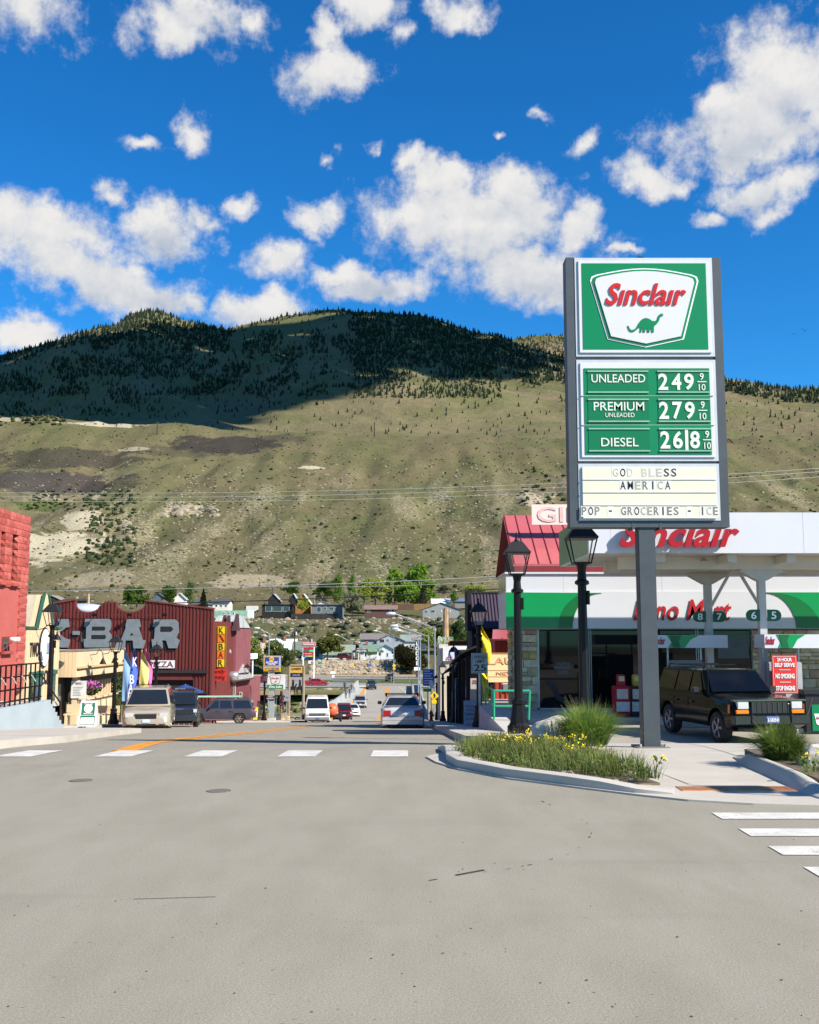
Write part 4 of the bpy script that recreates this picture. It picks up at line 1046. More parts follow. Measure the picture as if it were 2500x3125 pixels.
def uneven_block(seed):
    rs = random.Random(seed); bm = bmesh.new(); bmesh.ops.create_cube(bm, size=1); bmesh.ops.subdivide_edges(bm, edges=list(bm.edges), cuts=1, use_grid_fill=True)
    for v in bm.verts:
        e = sum(abs(c) > .49 for c in v.co)
        if e < 3 and v.co.x > .4: v.co.x += rs.uniform(-.05, .3) * (.9 if e == 1 else .35)
        if v.co.y < -.4 and e == 1: v.co.y -= rs.uniform(0, .2)
        v.co.y *= rs.uniform(.96, 1.0); v.co.z *= rs.uniform(.95, 1.0)
    m = MB(); m.bm(bm); return m
BLK = []
for k in range(5):
    mm = uneven_block(k)
    for mt in STN:
        me = bpy.data.meshes.new('block'); me.from_pydata(mm.v, [], mm.f); me.materials.append(mt); BLK.append(me)
wins_r = [(40.95, 41.4), (42.15, 42.75)]; wz0, wz1 = wz(1778, 42), wz(1622, 42)
z = zs
while z < ztop - .05:
    hh = random.uniform(.26, .36)
    if z + hh > ztop - .1: hh = ztop - z
    y = 37.6 + random.uniform(0, .3)
    while y < 44.05:
        ww = random.uniform(.34, .7); y1 = min(y + ww, 44.06)
        if 44.06 - y1 < .2: y1 = 44.06
        segs = [(y, y1)]
        if wz0 < z + hh / 2 < wz1:
            for (a, c) in wins_r:
                ns_ = []
                for (p, q) in segs:
                    if p < a: ns_.append((p, min(q, a)))
                    if q > c: ns_.append((max(p, c), q))
                segs = [s_ for s_ in ns_ if s_[1] - s_[0] > .04]
        for (p, q) in segs:
            inst('stone_block', random.choice(BLK), red, (FX - .14, (p + q) / 2, z + hh / 2), (0, 0, 0), (.26, (q - p) * .985, hh * .97))
        y = y1
    z += hh
for zz in [zs - .32 * i for i in range(1, 14)]:       # rough quoins at the far corner
    inst('stone_block', random.choice(BLK), red, (FX - .14, 43.62, zz + .16), (0, 0, 0), (.24, .86, .31))
DKR = M((.16, .03, .026), .7)
for (a, c) in wins_r:
    w = box('window', DKR, red, FX - .26, FX - .22, a, c, wz0, wz1)
    m = MB(); m.box(FX - .219, FX - .21, a + .05, c - .04, wz0 + .05, wz1 - .05); m.build('pane', glass((.05, .02, .02)), w)
    box('sill', STN[0], red, FX - .2, FX + .12, a - .08, c + .08, wz0 - .14, wz0 - .005, .02)
zw0 = wz(1986, 42)
w = box('window', DKR, red, FX - .055, FX - .04, 41.6, 42.4, zw0, zw0 + .55)
box('pane', glass((.07, .06, .05)), w, FX - .039, FX - .03, 41.65, 42.15, zw0 + .03, zw0 + .5)
box('sill', STN[1], red, FX - .05, FX + .12, 41.5, 42.5, zw0 - .14, zw0 - .01, .02)
cc = thing('security_camera', 'white double security camera on a bracket on the red wall', 'camera', (FX, 41.8, zw0 + .2))
m = MB(); m.tube([(FX, 41.4, zw0 - .05), (FX + .25, 41.75, zw0 + .3), (FX + .3, 41.8, zw0 + .42)], .02, 6); m.build('bracket', DKR, cc)
for dy in (0, .35):
    m = MB(); m.lathe([(.03, -.14), (.085, -.12), (.09, .1), (.06, .13), (.02, .14)], (FX + .35, 41.72 + dy, zw0 + .45), 12, 'X'); m.build('lens_housing', WHITE, cc, smooth=True)
BLUE = M((.30, .355, .385), .8, 0, .07, .9, .2, 20)
wl = thing('retaining_wall', 'pale grey blue retaining wall with stepped end below the railing', 'wall', (-11.5, 31, zroad(31)))
TX = -11.5; steps = []
pts = [(24, zroad(24)), (24, wz(2166, 29.7) + .05), (33.1, wz(2141, 33.2))]
ztop_w = wz(2141, 33.2); ny = 33.9; z_ = ztop_w
out = [(24, zroad(24) - .5), (24, wz(2168, 29.0)), (33.5, ztop_w), (34.1, ztop_w)]
for i in range(7):
    z_ -= .145; y_ = 34.1 + i * .22; out += [(y_, z_), (y_ + .22, z_)]
out += [(35.8, zroad(36) - .4)]
m = MB(); m.ext([Vector((TX, y, z)) for y, z in out], Vector((-.3, 0, 0))); m.build('wall', BLUE, wl)
m = MB(); m.box(-40, TX - .301, 24, 34.1, zt_ - 1.6, zt_ - .01); m.box(-40, -15.95, 34.1, 44.05, zt_ - 2, zt_ - .012); tag(m.build('terrace', WALK), kind='structure')
for i in range(7): box('step', WALK, wl, -15.9, TX - .302, 34.2 + i * .22, 35.9, zroad(35), ztop_w - .145 * (i + 1) - .004)
rl = thing('terrace_railing', 'black iron railing on top of the pale blue wall', 'railing', (TX - .15, 30, ztop_w))
def rz_(y, k): return lerp(wz(2166, 29.7), ztop_w, (y - 29.7) / 3.5) + k
y = 26.2
while y < 33.6:
    m = MB(); m.box(TX - .17, TX - .13, y - .02, y + .02, rz_(y, 0), rz_(y, 1.2)); m.build('baluster', BLACKM, rl); y += .40
for k in (.14, .48, .84, 1.19):
    m = MB(); m.ext([Vector((TX - .125, 26, rz_(26, k) - .022)), Vector((TX - .125, 33.6, rz_(33.6, k) - .022)), Vector((TX - .125, 33.6, rz_(33.6, k) + .022)), Vector((TX - .125, 26, rz_(26, k) + .022))], Vector((-.05, 0, 0))); m.build('rail', BLACKM, rl)
for i in range(5): m = MB(); y = 29.4 + i * .8; m.cyl((TX - .12, y, rz_(y, .84)), (TX - .12, y + .36, rz_(y, .64)), .022, n=6); m.build('diagonal_bar', M((.5, .48, .42), .4), rl)
m = MB(); m.tube([(TX - .2, 33.6, ztop_w + .85), (TX - .2, 35.6, zroad(35.6) + .95)], .025, 6); m.build('handrail', BLACKM, rl)
m = MB(); m.cyl((TX - .2, 35.6, zroad(35.6) + .1), (TX - .2, 35.6, zroad(35.6) + .96), .025); m.build('baluster', BLACKM, rl)
CRM = M((.60, .46, .29), .7, 0, .05, 1, .1, 6); CRMD = M((.56, .38, .18), .7, 0, .06, 1)
GRN = M((.02, .10, .065), .6, 0, .1)
SX = -16.0; sal = thing('cream_saloon', 'cream boarded saloon with green trim and oval sign beside the red building', 'building', (SX, 50, zroad(50)))
gz_ = wz(1815, 46.2); sh_ = wz(1918, 44.5); zg = zroad(46)
out = [(44.1, zg - 1), (44.1, sh_), (45.3, sh_), (46.05, gz_), (46.5, gz_), (47.2, sh_), (48.3, sh_), (48.3, zg - 1)]
m = MB(); m.ext([Vector((SX, y, z)) for y, z in out], Vector((-.35, 0, 0))); m.build('false_front', CRM, sal)
for i in range(14):
    y = 44.2 + i * .3; zt2 = pl([(44, sh_), (45.3, sh_), (46.05, gz_), (46.5, gz_), (47.2, sh_), (49, sh_)], y)
    bar('board_joint', CRMD, sal, SX - .01, SX + .006, y - .012, y + .012, zg, zt2 - .03)
for (a, c) in (((44.0, sh_), (45.3, sh_)), ((45.3, sh_), (46.05, gz_)), ((46.5, gz_), (47.2, sh_)), ((47.2, sh_), (48.4, sh_))):
    m = MB(); d = Vector((0, c[0] - a[0], c[1] - a[1])).normalized(); n_ = Vector((0, -d.z, d.y)) * .09
    p, q = Vector((SX + .08, *a)), Vector((SX + .08, *c))
    m.ext([p, q, q + n_, p + n_], Vector((-.12, 0, 0))); m.build('trim', GRN, sal)
m = MB(); m.ext([Vector((SX - .36, 45.28, sh_)), Vector((SX - .36, 46.05, gz_)), Vector((SX - 3.2, 46.05, gz_)), Vector((SX - 3.2, 45.28, sh_))], Vector((0, .04, -.05))); m.build('roof', M((.42, .38, .30), .8), sal)
m = MB(); m.box(SX - 12, SX - .36, 44.1, 58.6, zg - 2, wz(1990, 50)); m.build('wall', CRM, sal)
ov = thing('oval_sign', 'white oval saloon sign with black rim on the cream false front', 'sign', (SX, 46.25, wz(1975, 46)))
oc = Vector((SX + .03, 46.2, wz(1976, 46)))
for (k, nm, mt, d) in ((1.0, 'rim', BLACK, .05), (.93, 'panel', M((.72, .73, .74), .5, 0, .06, 4), .06)):
    m = MB(); m.ext([oc + Vector((0, math.cos(t) * .62 * k, math.sin(t) * .86 * k)) for t in [i * math.pi / 18 for i in range(36)]], Vector((d, 0, 0))); m.build(nm, mt, ov)
m = MB(); m.box(SX + .09, SX + .14, 46.32, 46.6, oc.z - .25, oc.z + .2); m.build('mug_emblem', M((.25, .3, .4), .5), ov)
for (s_, y, pz, h) in (('TWO', 44.55, 2002, .62), ('B', 47.3, 2002, .6)):
    text(s_, BLACK, sal, (SX + .02, 45.05 if s_ == 'TWO' else 47.35, wz(pz - 20, 45.5)), .8, .03, .01, rz=R(90), fit=1.05 if s_ == 'TWO' else .4, fith=h * 1.0)
text('SALOON', BLACK, sal, (SX + .02, 46.6, wz(2068, 46)), .6, .03, .01, rz=R(90), fit=2.2, fith=.62)
zdt = wz(2062, 46); 
for (a, c, nm) in ((44.6, 46.0, 'entrance'), (46.9, 47.8, 'entrance')):
    w = box('green_frame', GRN, sal, SX + .003, SX + .06, a, c, zg + .2, zdt)
    box('pane', glass((.03, .035, .03)), w, SX + .061, SX + .07, a + .12, c - .12, zg + .9, zdt - .25)
    box('lintel', GRN, sal, SX + .003, SX + .12, a - .08, c + .08, zdt + .003, zdt + .2)
def gooseneck(root, p, nm='gooseneck_lamp', out=.9):
    p = Vector(p); m = MB()
    m.tube([p, p + Vector((.3, 0, .05)), p + Vector((out * .7, 0, .28)), p + Vector((out, 0, .1)), p + Vector((out + .02, 0, -.2))], .018, 6)
    m.lathe([(.03, -.14), (.06, -.2), (.17, -.42), (.16, -.43), (.02, -.3)], p + Vector((out + .02, 0, 0)), 12)
    return m.build(nm, BLACKM, root)
gooseneck(sal, (SX, 45.2, wz(1922, 45))); gooseneck(sal, (SX, 47.8, wz(1930, 48)), out=1.1)
AX = -15.3; za1, za0, zam = wz(1988, 49), wz(2066, 49), wz(2036, 49)
aw = box('awning', CRM, sal, -16.3, AX, 48.62, 56.8, za0, za1)
box('awning_ledge', CRMD, sal, AX + .002, AX + .12, 48.7, 56.8, zam - .06, zam + .03)
box('flashing', M((.2, .17, .14), .8), sal, -16.3, AX + .03, 48.6, 56.9, za1 + .003, za1 + .06)
for i in range(5): bar('board_joint', CRMD, sal, -16.2 + i * .18, -16.19 + i * .18, 48.612, 48.62, za0, za1)
for i in range(4): bar('board_joint', CRMD, sal, AX - .002, AX + .004, 50 + i * 1.9, 50.02 + i * 1.9, za0, za1)
for yy in (50.7, 52.7, 54.7): gooseneck(sal, (AX, yy, wz(2000, 50)), out=.6)
zf_ = wz(2140, 52); zsill = wz(2140, 51)
box('front_wall', CRM, sal, -16.5, -15.85, 50.4, 57.2, zroad(54) - .5, zsill)
box('window_back', glass((.05, .05, .04)), sal, -16.4, -16.1, 50.4, 57.2, zsill, za0 - .003)
for i in range(13):
    y = 50.6 + i * .5; box('mullion', CRM, sal, -16.09, -15.95, y, y + .11, zsill, za0 - .35)
box('sill', CRM, sal, -16.0, -15.7, 50.3, 57.3, zsill + .003, zsill + .08)
box('header', M((.06, .05, .04), .8), sal, -16.1, -15.9, 50.4, 57.2, za0 - .35, za0 - .003)
box('porch_post', CRM, sal, -15.75, -15.5, 49.55, 49.95, zroad(50), za0)
box('doorway', M((.03, .025, .022), .6), sal, -16.35, -16.3, 48.6, 50.4, zroad(49), za0)
d_ = box('door_glass', glass((.16, .17, .18), .15), sal, -16.29, -16.25, 48.75, 49.5, wz(2140, 49), wz(2088, 49))
box('lower_door', M((.05, .022, .015), .5), sal, -16.29, -16.22, 48.75, 49.6, zroad(49) + .15, wz(2142, 49))
menu = thing('menu_board', 'white printed menu board on the porch post', 'board', (-15.4, 49.8, wz(2100, 50)))
mz0, mz1 = wz(2130, 49.7), wz(2077, 49.7)
box('panel', M((.6, .6, .58), .6), menu, -15.77, -15.07, 49.49, 49.53, mz0, mz1)
for i in range(6): bar('print_line', M((.12, .12, .12), .7), menu, -15.68, -15.68 + random.uniform(.3, .5), 49.482, 49.489, mz0 + .12 + i * .075, mz0 + .135 + i * .075)
text('MENU', M((.2, .2, .2), .7), menu, (-15.42, 49.483, mz1 - .12), .14, .006, .01, fit=.3)
fbk = thing('flower_basket', 'hanging basket of pink and purple flowers under the cream awning', 'flower basket', (wx(281, 50, 0), 50.0, wz(2102, 50)))
bc = fbk.location
m = MB(); m.lathe([(.05, -.32), (.2, -.28), (.3, -.05), (.3, 0)], bc, 12); m.build('pot', M((.03, .022, .015), .9), fbk)
m = MB(); m.tube([bc, bc + Vector((0, 0, .55))], .01, 5); m.build('hanger', BLACKM, fbk)
def puff(n, c, r, s, squash=(1, 1, 1)):
    m = MB()
    for i in range(n):
        d = Vector((random.gauss(0, 1), random.gauss(0, 1), random.gauss(0, 1))).normalized() * r * random.random() ** .4
        p = Vector(c) + Vector((d.x * squash[0], d.y * squash[1], d.z * squash[2])); a = Vector((random.gauss(0, 1), random.gauss(0, 1), random.gauss(0, 1))).normalized(); q = a.orthogonal().normalized()
        k = s * random.uniform(.7, 1.3); m.add([p - a * k, p + q * k, p + a * k, p - q * k], [(0, 1, 2, 3)])
    return m
puff(260, bc + Vector((0, 0, .0)), .5, .05, (1, 1, .5)).build('foliage', leafmat((.06, .10, .02)), fbk)
puff(190, bc + Vector((0, 0, .16)), .48, .04, (1, 1, .5)).build('blossom', M((.5, .08, .28), .7, 0, .4, 9), fbk)
puff(80, bc + Vector((.1, 0, .18)), .45, .04, (1, 1, .5)).build('blossom', M((.22, .09, .38), .7, 0, .4, 9), fbk)
ab = thing('sandwich_board', 'green and white sandwich board reading OPEN on the left pavement', 'sandwich board', (wx(270, 43, -2), 43, zroad(43) + .13), R(8))
for sg in (-1, 1):
    m = MB(); m.ext([Vector((-.36, sg * .34, 0)), Vector((.36, sg * .34, 0)), Vector((.31, sg * .03, .98)), Vector((-.31, sg * .03, .98))], Vector((0, .03 * sg, 0))); m.build('leaf_panel', WHITE, ab, rel=False)
def bd(x0, x1, t0, t1, mt, nm, off=.006):
    f = lambda t: -.34 - .03 + .31 * t - off
    m = MB(); m.ext([Vector((x0, f(t0), t0 * .98)), Vector((x1, f(t0), t0 * .98)), Vector((x1, f(t1), t1 * .98)), Vector((x0, f(t1), t1 * .98))], Vector((0, -.004, 0))); return m.build(nm, mt, ab, rel=False)
GB = M((.01, .12, .07), .6)
bd(-.29, .29, .05, .42, GB, 'green_panel'); bd(-.26, .26, .44, .93, GB, 'green_panel'); bd(-.26, .26, .10, .34, WHITE, 'white_panel', .012)
def on_board(s_, mt, t, size, fit):
    o = text(s_, mt, ab, (0, -.34 - .045 + .31 * t, t * .98), size, .006, .012, fit=fit, rel=False); o.rotation_euler = (R(-17.5), 0, 0)
on_board('OPEN', M((.25, .25, .25), .7), .22, .16, .38); on_board('SALOON', WHITE, .50, .08, .34); on_board('TWO BIT', WHITE, .87, .08, .34); on_board('Families Welcome', WHITE, .07, .05, .5)
m = MB(); m.lathe([(.02, -.02), (.16, -.01), (.17, .0), (.02, .01)], (0, 0, 0), 16, 'X'); mm = MB(); mm.v = [(y, -.34 - .05 + .31 * .69 + x - z * -.3, .68 + z) for x, y, z in m.v]; mm.f = m.f; mm.mi = m.mi; mm.build('emblem', WHITE, ab, rel=False)
bt = 0
for (px, Y, lb) in ((240, 45.6, 'cream wooden bench nearer the saloon door'), (322, 51, 'cream wooden bench beside the lamp base')):
    z = zroad(Y) + .13; x = wx(px, Y, z); bn = thing('bench', lb, 'bench', (x, Y, z))
    box('seat', CRM, bn, x - .6, x + .6, Y - .2, Y + .2, .42 + z, .47 + z); box('backrest', CRM, bn, x - .6, x + .6, Y + .2, Y + .25, .5 + z, .85 + z)
    for a in (-.5, .5):
        for c in (-.15, .15): box('leg', CRM, bn, x + a - .05, x + a + .05, Y + c - .05, Y + c + .05, z, z + .42)
def feather(px, pyt, pyb, w, Y, colr, label, lean, txt=None):
    z0, z1 = wz(pyb, Y), wz(pyt, Y); x = wx(px, Y, z0); zg2 = zroad(Y) + .1
    o = thing('feather_flag', label, 'flag', (x, Y, zg2), 0, 'feather flags in front of the red bar')
    h = z1 - z0; rows = []
    m = MB(); m.tube([(x, Y, zg2), (x + lean * .3, Y, z0 + h * .5), (x + lean, Y + .02, z1 + .05)], .02, 6); m.build('pole', GALV, o)
    for i in range(15):
        t = i / 14; wd = w * (1 - max(0, (t - .55) / .45) ** 1.7 * .97) * (1 - .12 * max(0, .2 - t) / .2)
        xx = x + lean * t * t
        rows.append([(xx + .01 + wd * k / 6, Y - .03 + .14 * math.sin(2.2 * t * 3 + k * .8) * (k / 6), z0 + h * t + .03 * k * (1 - t)) for k in range(7)])
    m = MB(); m.grid(rows); m.build('banner', M(colr, .75, 0, .06, 1.2), o, smooth=True)
    if txt:
        for i, ch in enumerate(txt):
            text(ch, WHITE, o, (x + lean * (.14 + .17 * i) ** 2 + w * .5, Y - .2, z0 + h * (.12 + .155 * i)), .6, .01, .02, rz=0, fit=w * .6)
    return o
feather(372, 1978, 2150, .46, 52, (.20, .36, .60), 'pale blue feather flag, leftmost of the four', .05)
feather(388, 1975, 2146, .36, 50, (.06, .12, .52), 'blue feather flag with white letters', .28, 'RAB K')
feather(423, 1985, 2125, .44, 53, (.70, .60, .18), 'yellow feather flag between the blue and the pink one', .1)
feather(441, 1983, 2125, .34, 54, (.60, .13, .36), 'pink feather flag, nearest the pizza sign', .02)
KY = 82.0
def kx(px): return wx(px, KY, -2)
def kz(py): return wz(py, KY)
BARN = M((.125, .020, .016), .75, 0, .14, 1.5, .15, 8, stretch=(3, 3, .35)); BARND = M((.10, .015, .012), .75, 0, .18, 2, rnd=.12, stretch=(3, 3, .3))
bar_b = thing('red_bar_building', 'barn red board and batten bar building with big grey K-BAR letters', 'building', (kx(365), KY, kz(2205)))
TOPL = [(60, 1858), (85, 1854), (222, 1832), (223, 1842)] + [(223 + 37 * (1 - math.cos(t)), 1843 + 25 * math.sin(t)) for t in [i * math.pi / 12 for i in range(13)]][1:-1] + [(312, 1836), (347, 1836)] + [(347 + 45 * (1 - math.cos(t)), 1840 + 27 * math.sin(t)) for t in [i * math.pi / 12 for i in range(13)]][1:-1] + [(437, 1835), (648, 1860)]
outl = [(kx(x), kz(y)) for x, y in TOPL]
zdo = kz(2056); zb0 = zroad(KY) - .3
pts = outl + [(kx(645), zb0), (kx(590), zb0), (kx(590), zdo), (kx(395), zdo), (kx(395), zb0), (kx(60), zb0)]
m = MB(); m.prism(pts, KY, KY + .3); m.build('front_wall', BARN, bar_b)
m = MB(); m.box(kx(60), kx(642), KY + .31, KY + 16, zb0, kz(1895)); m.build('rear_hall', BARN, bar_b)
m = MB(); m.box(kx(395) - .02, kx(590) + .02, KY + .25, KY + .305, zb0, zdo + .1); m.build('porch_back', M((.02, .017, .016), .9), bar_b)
x_ = 66
while x_ < 646:
    top = pl(TOPL, x_); lo = zdo + .04 if 392 < x_ < 592 else zb0 + .3
    for_top = kz(top) - .06
    bar('batten', BARND, bar_b, kx(x_), kx(x_) + .10, KY - .06, KY + .01, lo, for_top); x_ += 10.6 + random.uniform(-.6, .6)
for (a, c) in (((60, 1858), (223, 1832)), ((437, 1835), (650, 1860))):
    m = MB(); m.ext([Vector((kx(a[0]), KY - .12, kz(a[1]))), Vector((kx(c[0]), KY - .12, kz(c[1]))), Vector((kx(c[0]), KY - .12, kz(c[1]) + .12)), Vector((kx(a[0]), KY - .12, kz(a[1]) + .12))], Vector((0, .5, 0))); m.build('roof_edge', M((.16, .03, .022), .7, 0, .2, 3), bar_b)
m = MB(); m.lathe([(1.6, -.4), (1.55, .1), (1.2, .3), (.6, .4), (.1, .42)], (wx(262, KY + 2.2, 4), KY + 2.2, wz(1858, KY + 2.2)), 24); m.build('roof_tank', M((.5, .55, .6), .4, .3, .05), bar_b, smooth=True)
GREY = M((.155, .175, .19), .7, 0, .10, 2.2); INK = M((.008, .008, .009), .8)
def z4(l): return [(80 + x / 5.39, 1800 + y / 5.39) for x, y in l]
def z1(l): return [(x / 2.464, 1500 + y / 2.464) for x, y in l]
LET = {'B': (z4([(950, 478), (1330, 478), (1365, 500), (1378, 560), (1375, 640), (1345, 690), (1385, 740), (1393, 830), (1375, 920), (1345, 945), (950, 948), (925, 815), (970, 805), (968, 620), (930, 605)]), [z4([(1065, 605), (1270, 605), (1290, 638), (1270, 670), (1065, 670)]), z4([(1060, 742), (1285, 742), (1305, 775), (1285, 810), (1060, 810)])]),
       'A': (z1([(945, 960), (1040, 960), (1052, 1018), (1035, 1020), (1068, 1115), (1092, 1120), (1075, 1180), (1000, 1178), (995, 1120), (940, 1120), (935, 1178), (860, 1175), (880, 1118), (905, 1115), (940, 1020), (935, 1012)]), [z1([(985, 1060), (1000, 1082), (972, 1082)])]),
       'R': (z1([(1150, 962), (1310, 962), (1335, 985), (1340, 1060), (1320, 1100), (1347, 1118), (1330, 1178), (1265, 1178), (1245, 1120), (1215, 1118), (1222, 1178), (1145, 1178), (1135, 1112), (1155, 1108), (1158, 1022), (1140, 1015)]), [z1([(1200, 1015), (1280, 1015), (1300, 1035), (1280, 1055), (1200, 1055)])]),
       'K': (z4([(240, 478), (420, 478), (440, 600), (400, 615), (400, 660), (520, 560), (500, 480), (668, 480), (690, 610), (640, 620), (520, 720), (640, 805), (710, 815), (685, 948), (560, 948), (400, 800), (400, 810), (440, 820), (420, 948), (240, 948), (220, 815), (270, 805), (270, 615), (225, 605)]), []),
       '-': (z4([(745, 678), (862, 678), (862, 740), (745, 740)]), [])}
for ch, (o_, holes) in LET.items():
    grp = None
    for (dx_, dy_, mt, y0, y1, nm) in ((-9.5, 9.5, INK, KY - .075, KY - .062, 'letter_shade'), (0, 0, GREY, KY - .19, KY - .11, 'letter')):
        m = MB(); m.prism([(kx(x + dx_), kz(y + dy_)) for x, y in o_], y0, y1); L_ = m.build(nm, mt, bar_b)
    for h in holes:
        m = MB(); m.prism([(kx(x), kz(y)) for x, y in h], KY - .199, KY - .191); m.build('letter_counter', INK, L_)
ml = MB(); ml.tube([(kx(180), KY - .25, kz(1877)), (kx(505), KY - .25, kz(1878))], .025, 6); ml.build('conduit', BARN, bar_b)
for px in (290, 396, 503):
    m = MB(); m.tube([(kx(px), KY - .25, kz(1878)), (kx(px), KY - .7, kz(1876))], .03, 6); m.bev(kx(px) - .18, kx(px) + .18, KY - .85, KY - .6, kz(1881), kz(1873), .03); m.build('floodlight', BLACKM, bar_b)
ps = thing('pizza_sign', 'white pizza sign with dark red letters on the red bar front', 'sign', (kx(495), KY - .1, kz(2028)))
box('panel', M((.66, .65, .64), .5), ps, kx(452), kx(533), KY - .14, KY - .08, kz(2039), kz(2015))
text('PIZZA', M((.12, .012, .02), .5), ps, (kx(492), KY - .15, kz(2027)), .5, .015, .012, fit=kx(530) - kx(456), fith=kz(2018.5) - kz(2036))
box('porch_beam', M((.02, .017, .018), .7), bar_b, kx(398), kx(634), KY - .25, KY - .07, kz(2054), kz(2045))
box('porch_valance', BARN, bar_b, kx(400), kx(588), KY - .05, KY + .05, kz(2075), zdo - .01)
box('side_beam', M((.02, .017, .018), .7), bar_b, kx(588), kx(637), KY - .25, KY - .07, kz(2117), kz(2111))
box('side_door', M((.25, .27, .28), .6), bar_b, kx(455), kx(512), KY + .1, KY + .2, zb0, kz(2088)); text('202', BLACK, bar_b, (kx(486), KY + .09, kz(2093)), .2, .01, .01, fit=.7)
box('house_number_panel', M((.35, .37, .38), .6), bar_b, kx(452), kx(514), KY + .1, KY + .19, kz(2099), kz(2088) + .003)
box('porch_window', glass((.1, .11, .12)), bar_b, kx(398), kx(450), KY + .1, KY + .2, kz(2150), kz(2098))
def parasol(px, py, w, Y, c1, c2, label, txt=None):
    zt = wz(py, Y); x = wx(px, Y, zt); zg2 = zroad(Y)
    o = thing('parasol', label, 'parasol', (x, Y, zg2))
    m = MB(); m.cyl((x, Y, zg2), (x, Y, zt), .025); m.build('pole', WHITE, o)
    for i in range(8):
        a, c = 6.283 * i / 8, 6.283 * (i + 1) / 8; h = .42
        p = [Vector((x, Y, zt)), Vector((x + math.cos(a) * w, Y + math.sin(a) * w, zt - h)), Vector((x + math.cos(c) * w, Y + math.sin(c) * w, zt - h))]
        m = MB(); m.add([p[0], p[1], p[2]], [(0, 1, 2)]); m.add([p[1], p[2], p[2] - Vector((0, 0, .12)), p[1] - Vector((0, 0, .12))], [(0, 1, 2, 3)]); m.build('canopy_panel', M(c1 if i % 2 else c2, .7, 0, .05), o)
    if txt: text(txt, WHITE, o, (x - .1, Y - w * .9, zt - .30), .3, .01, .02, fit=w * .55)
    return o
parasol(566, 2088, 1.15, 68, (.02, .05, .16), (.02, .05, .16), 'dark blue beer garden parasol with white lettering', 'BUD LIGHT')
parasol(408, 2090, 1.0, 69, (.5, .03, .03), (.6, .6, .58), 'red and white parasol behind the feather flags')
ca = thing('climbing_shrub', 'green climbing shrub at the end of the cream awning', 'shrub', (wx(352, 57.5, -2), 57.5, zroad(57)))
m = MB(); m.tube([ca.location, ca.location + Vector((0, 0, 2.6))], .05, 6); m.build('stem', BARK, ca)
puff(900, ca.location + Vector((0, 0, 1.9)), .9, .06, (.7, .7, 1.7)).build('foliage', leafmat((.05, .09, .02)), ca)
fn = thing('patio_fence', 'low brown board fence in front of the bar patio', 'fence', (wx(420, 60, 0), 60, zroad(60)))
for i in range(16):
    x = wx(352, 60, -3) + i * .3; bar('board', M((.10, .055, .035), .8, rnd=.15), fn, x, x + .26, 60, 60.06, zroad(60), zroad(60) + 1.25 + random.uniform(-.03, .03))
box('rail', M((.08, .045, .03), .8), fn, wx(352, 60, -3), wx(352, 60, -3) + 4.8, 60.062, 60.12, zroad(60) + .9, zroad(60) + 1.0)
PY_ = 92.0
PNK = M((.20, .062, .068), .8, 0, .08, 1, .2, 9); SHG = M((.36, .38, .37), .85, 0, .2, 3, .4, 14, rnd=.12)
pk = thing('pink_building', 'dusky pink two storey building with grey shingle roofs and spiked dormers', 'building', (wx(700, PY_, 0), PY_, zroad(92)))
def X9(px): return wx(px, PY_, -2)
def Z9(py): return wz(py, PY_)
zb9 = zroad(PY_) - .5
box('wall', PNK, pk, X9(600), X9(686), PY_, PY_ + 9, zb9, Z9(1925)); box('tower_wall', PNK, pk, X9(686) + .003, X9(716), PY_ + .4, PY_ + 9, zb9, Z9(1915))
m = MB(); m.ext([Vector((X9(640), PY_ - .6, Z9(1918))), Vector((X9(640), PY_ + 4, Z9(1876))), Vector((X9(640), PY_ + 9, Z9(1918))) ], Vector((X9(716) - X9(640), 0, 0))); rf = m.build('roof', SHG, pk)
shm = unit_box(SHG)
for r_ in range(10):
    t = (r_ + .5) / 10; y = lerp(PY_ - .6, PY_ + 4, t); z = lerp(Z9(1918), Z9(1876), t); x = X9(640)
    ang = math.atan2(Z9(1876) - Z9(1918), 4.6)
    while x < X9(716) - .2:
        w = random.uniform(.28, .5); w = min(w, X9(716) - x)
        inst('shingle', shm, pk, (x + w / 2, y - .03, z + .04), (ang + .06, 0, 0), (w * .96, .52, .03)); x += w
for (a, t) in ((681, 1877), (693, 1878), (719, 1873)):
    w_ = 6 if a < 700 else 9
    m = MB(); m.ext([Vector((X9(a) - X9(a + w_) + X9(a), PY_ - 1.2, Z9(1925))), Vector((X9(a), PY_ - .4, Z9(t))), Vector((X9(a + w_), PY_ - 1.2, Z9(1925)))], Vector((0, 1.6, 0))); m.build('spiked_dormer', M((.05, .02, .02), .8), pk)
m = MB(); m.ext([Vector((X9(636), PY_ - 1.6, Z9(1985))), Vector((X9(715), PY_ - 1.6, Z9(1988))), Vector((X9(690), PY_, Z9(1958))), Vector((X9(640), PY_, Z9(1952)))], Vector((0, .05, -.15))); m.build('porch_roof', SHG, pk)
m = MB(); m.ext([at(702, 2079, PY_ - .3), at(774, 2067, PY_ - .3), at(732, 2012, PY_ + 6), at(717, 2009, PY_ + 6)], Vector((0, .1, -.12))); m.build('lean_to_roof', SHG, pk)
m = MB(); m.ext([Vector((X9(700), PY_ + .2, zb9)), Vector((X9(762), PY_ + .2, zb9)), Vector((X9(762), PY_ + .2, Z9(2072))), Vector((X9(700), PY_ + .2, Z9(2078)))], Vector((0, 6.5, 0))); m.build('lean_to_wall', PNK, pk)
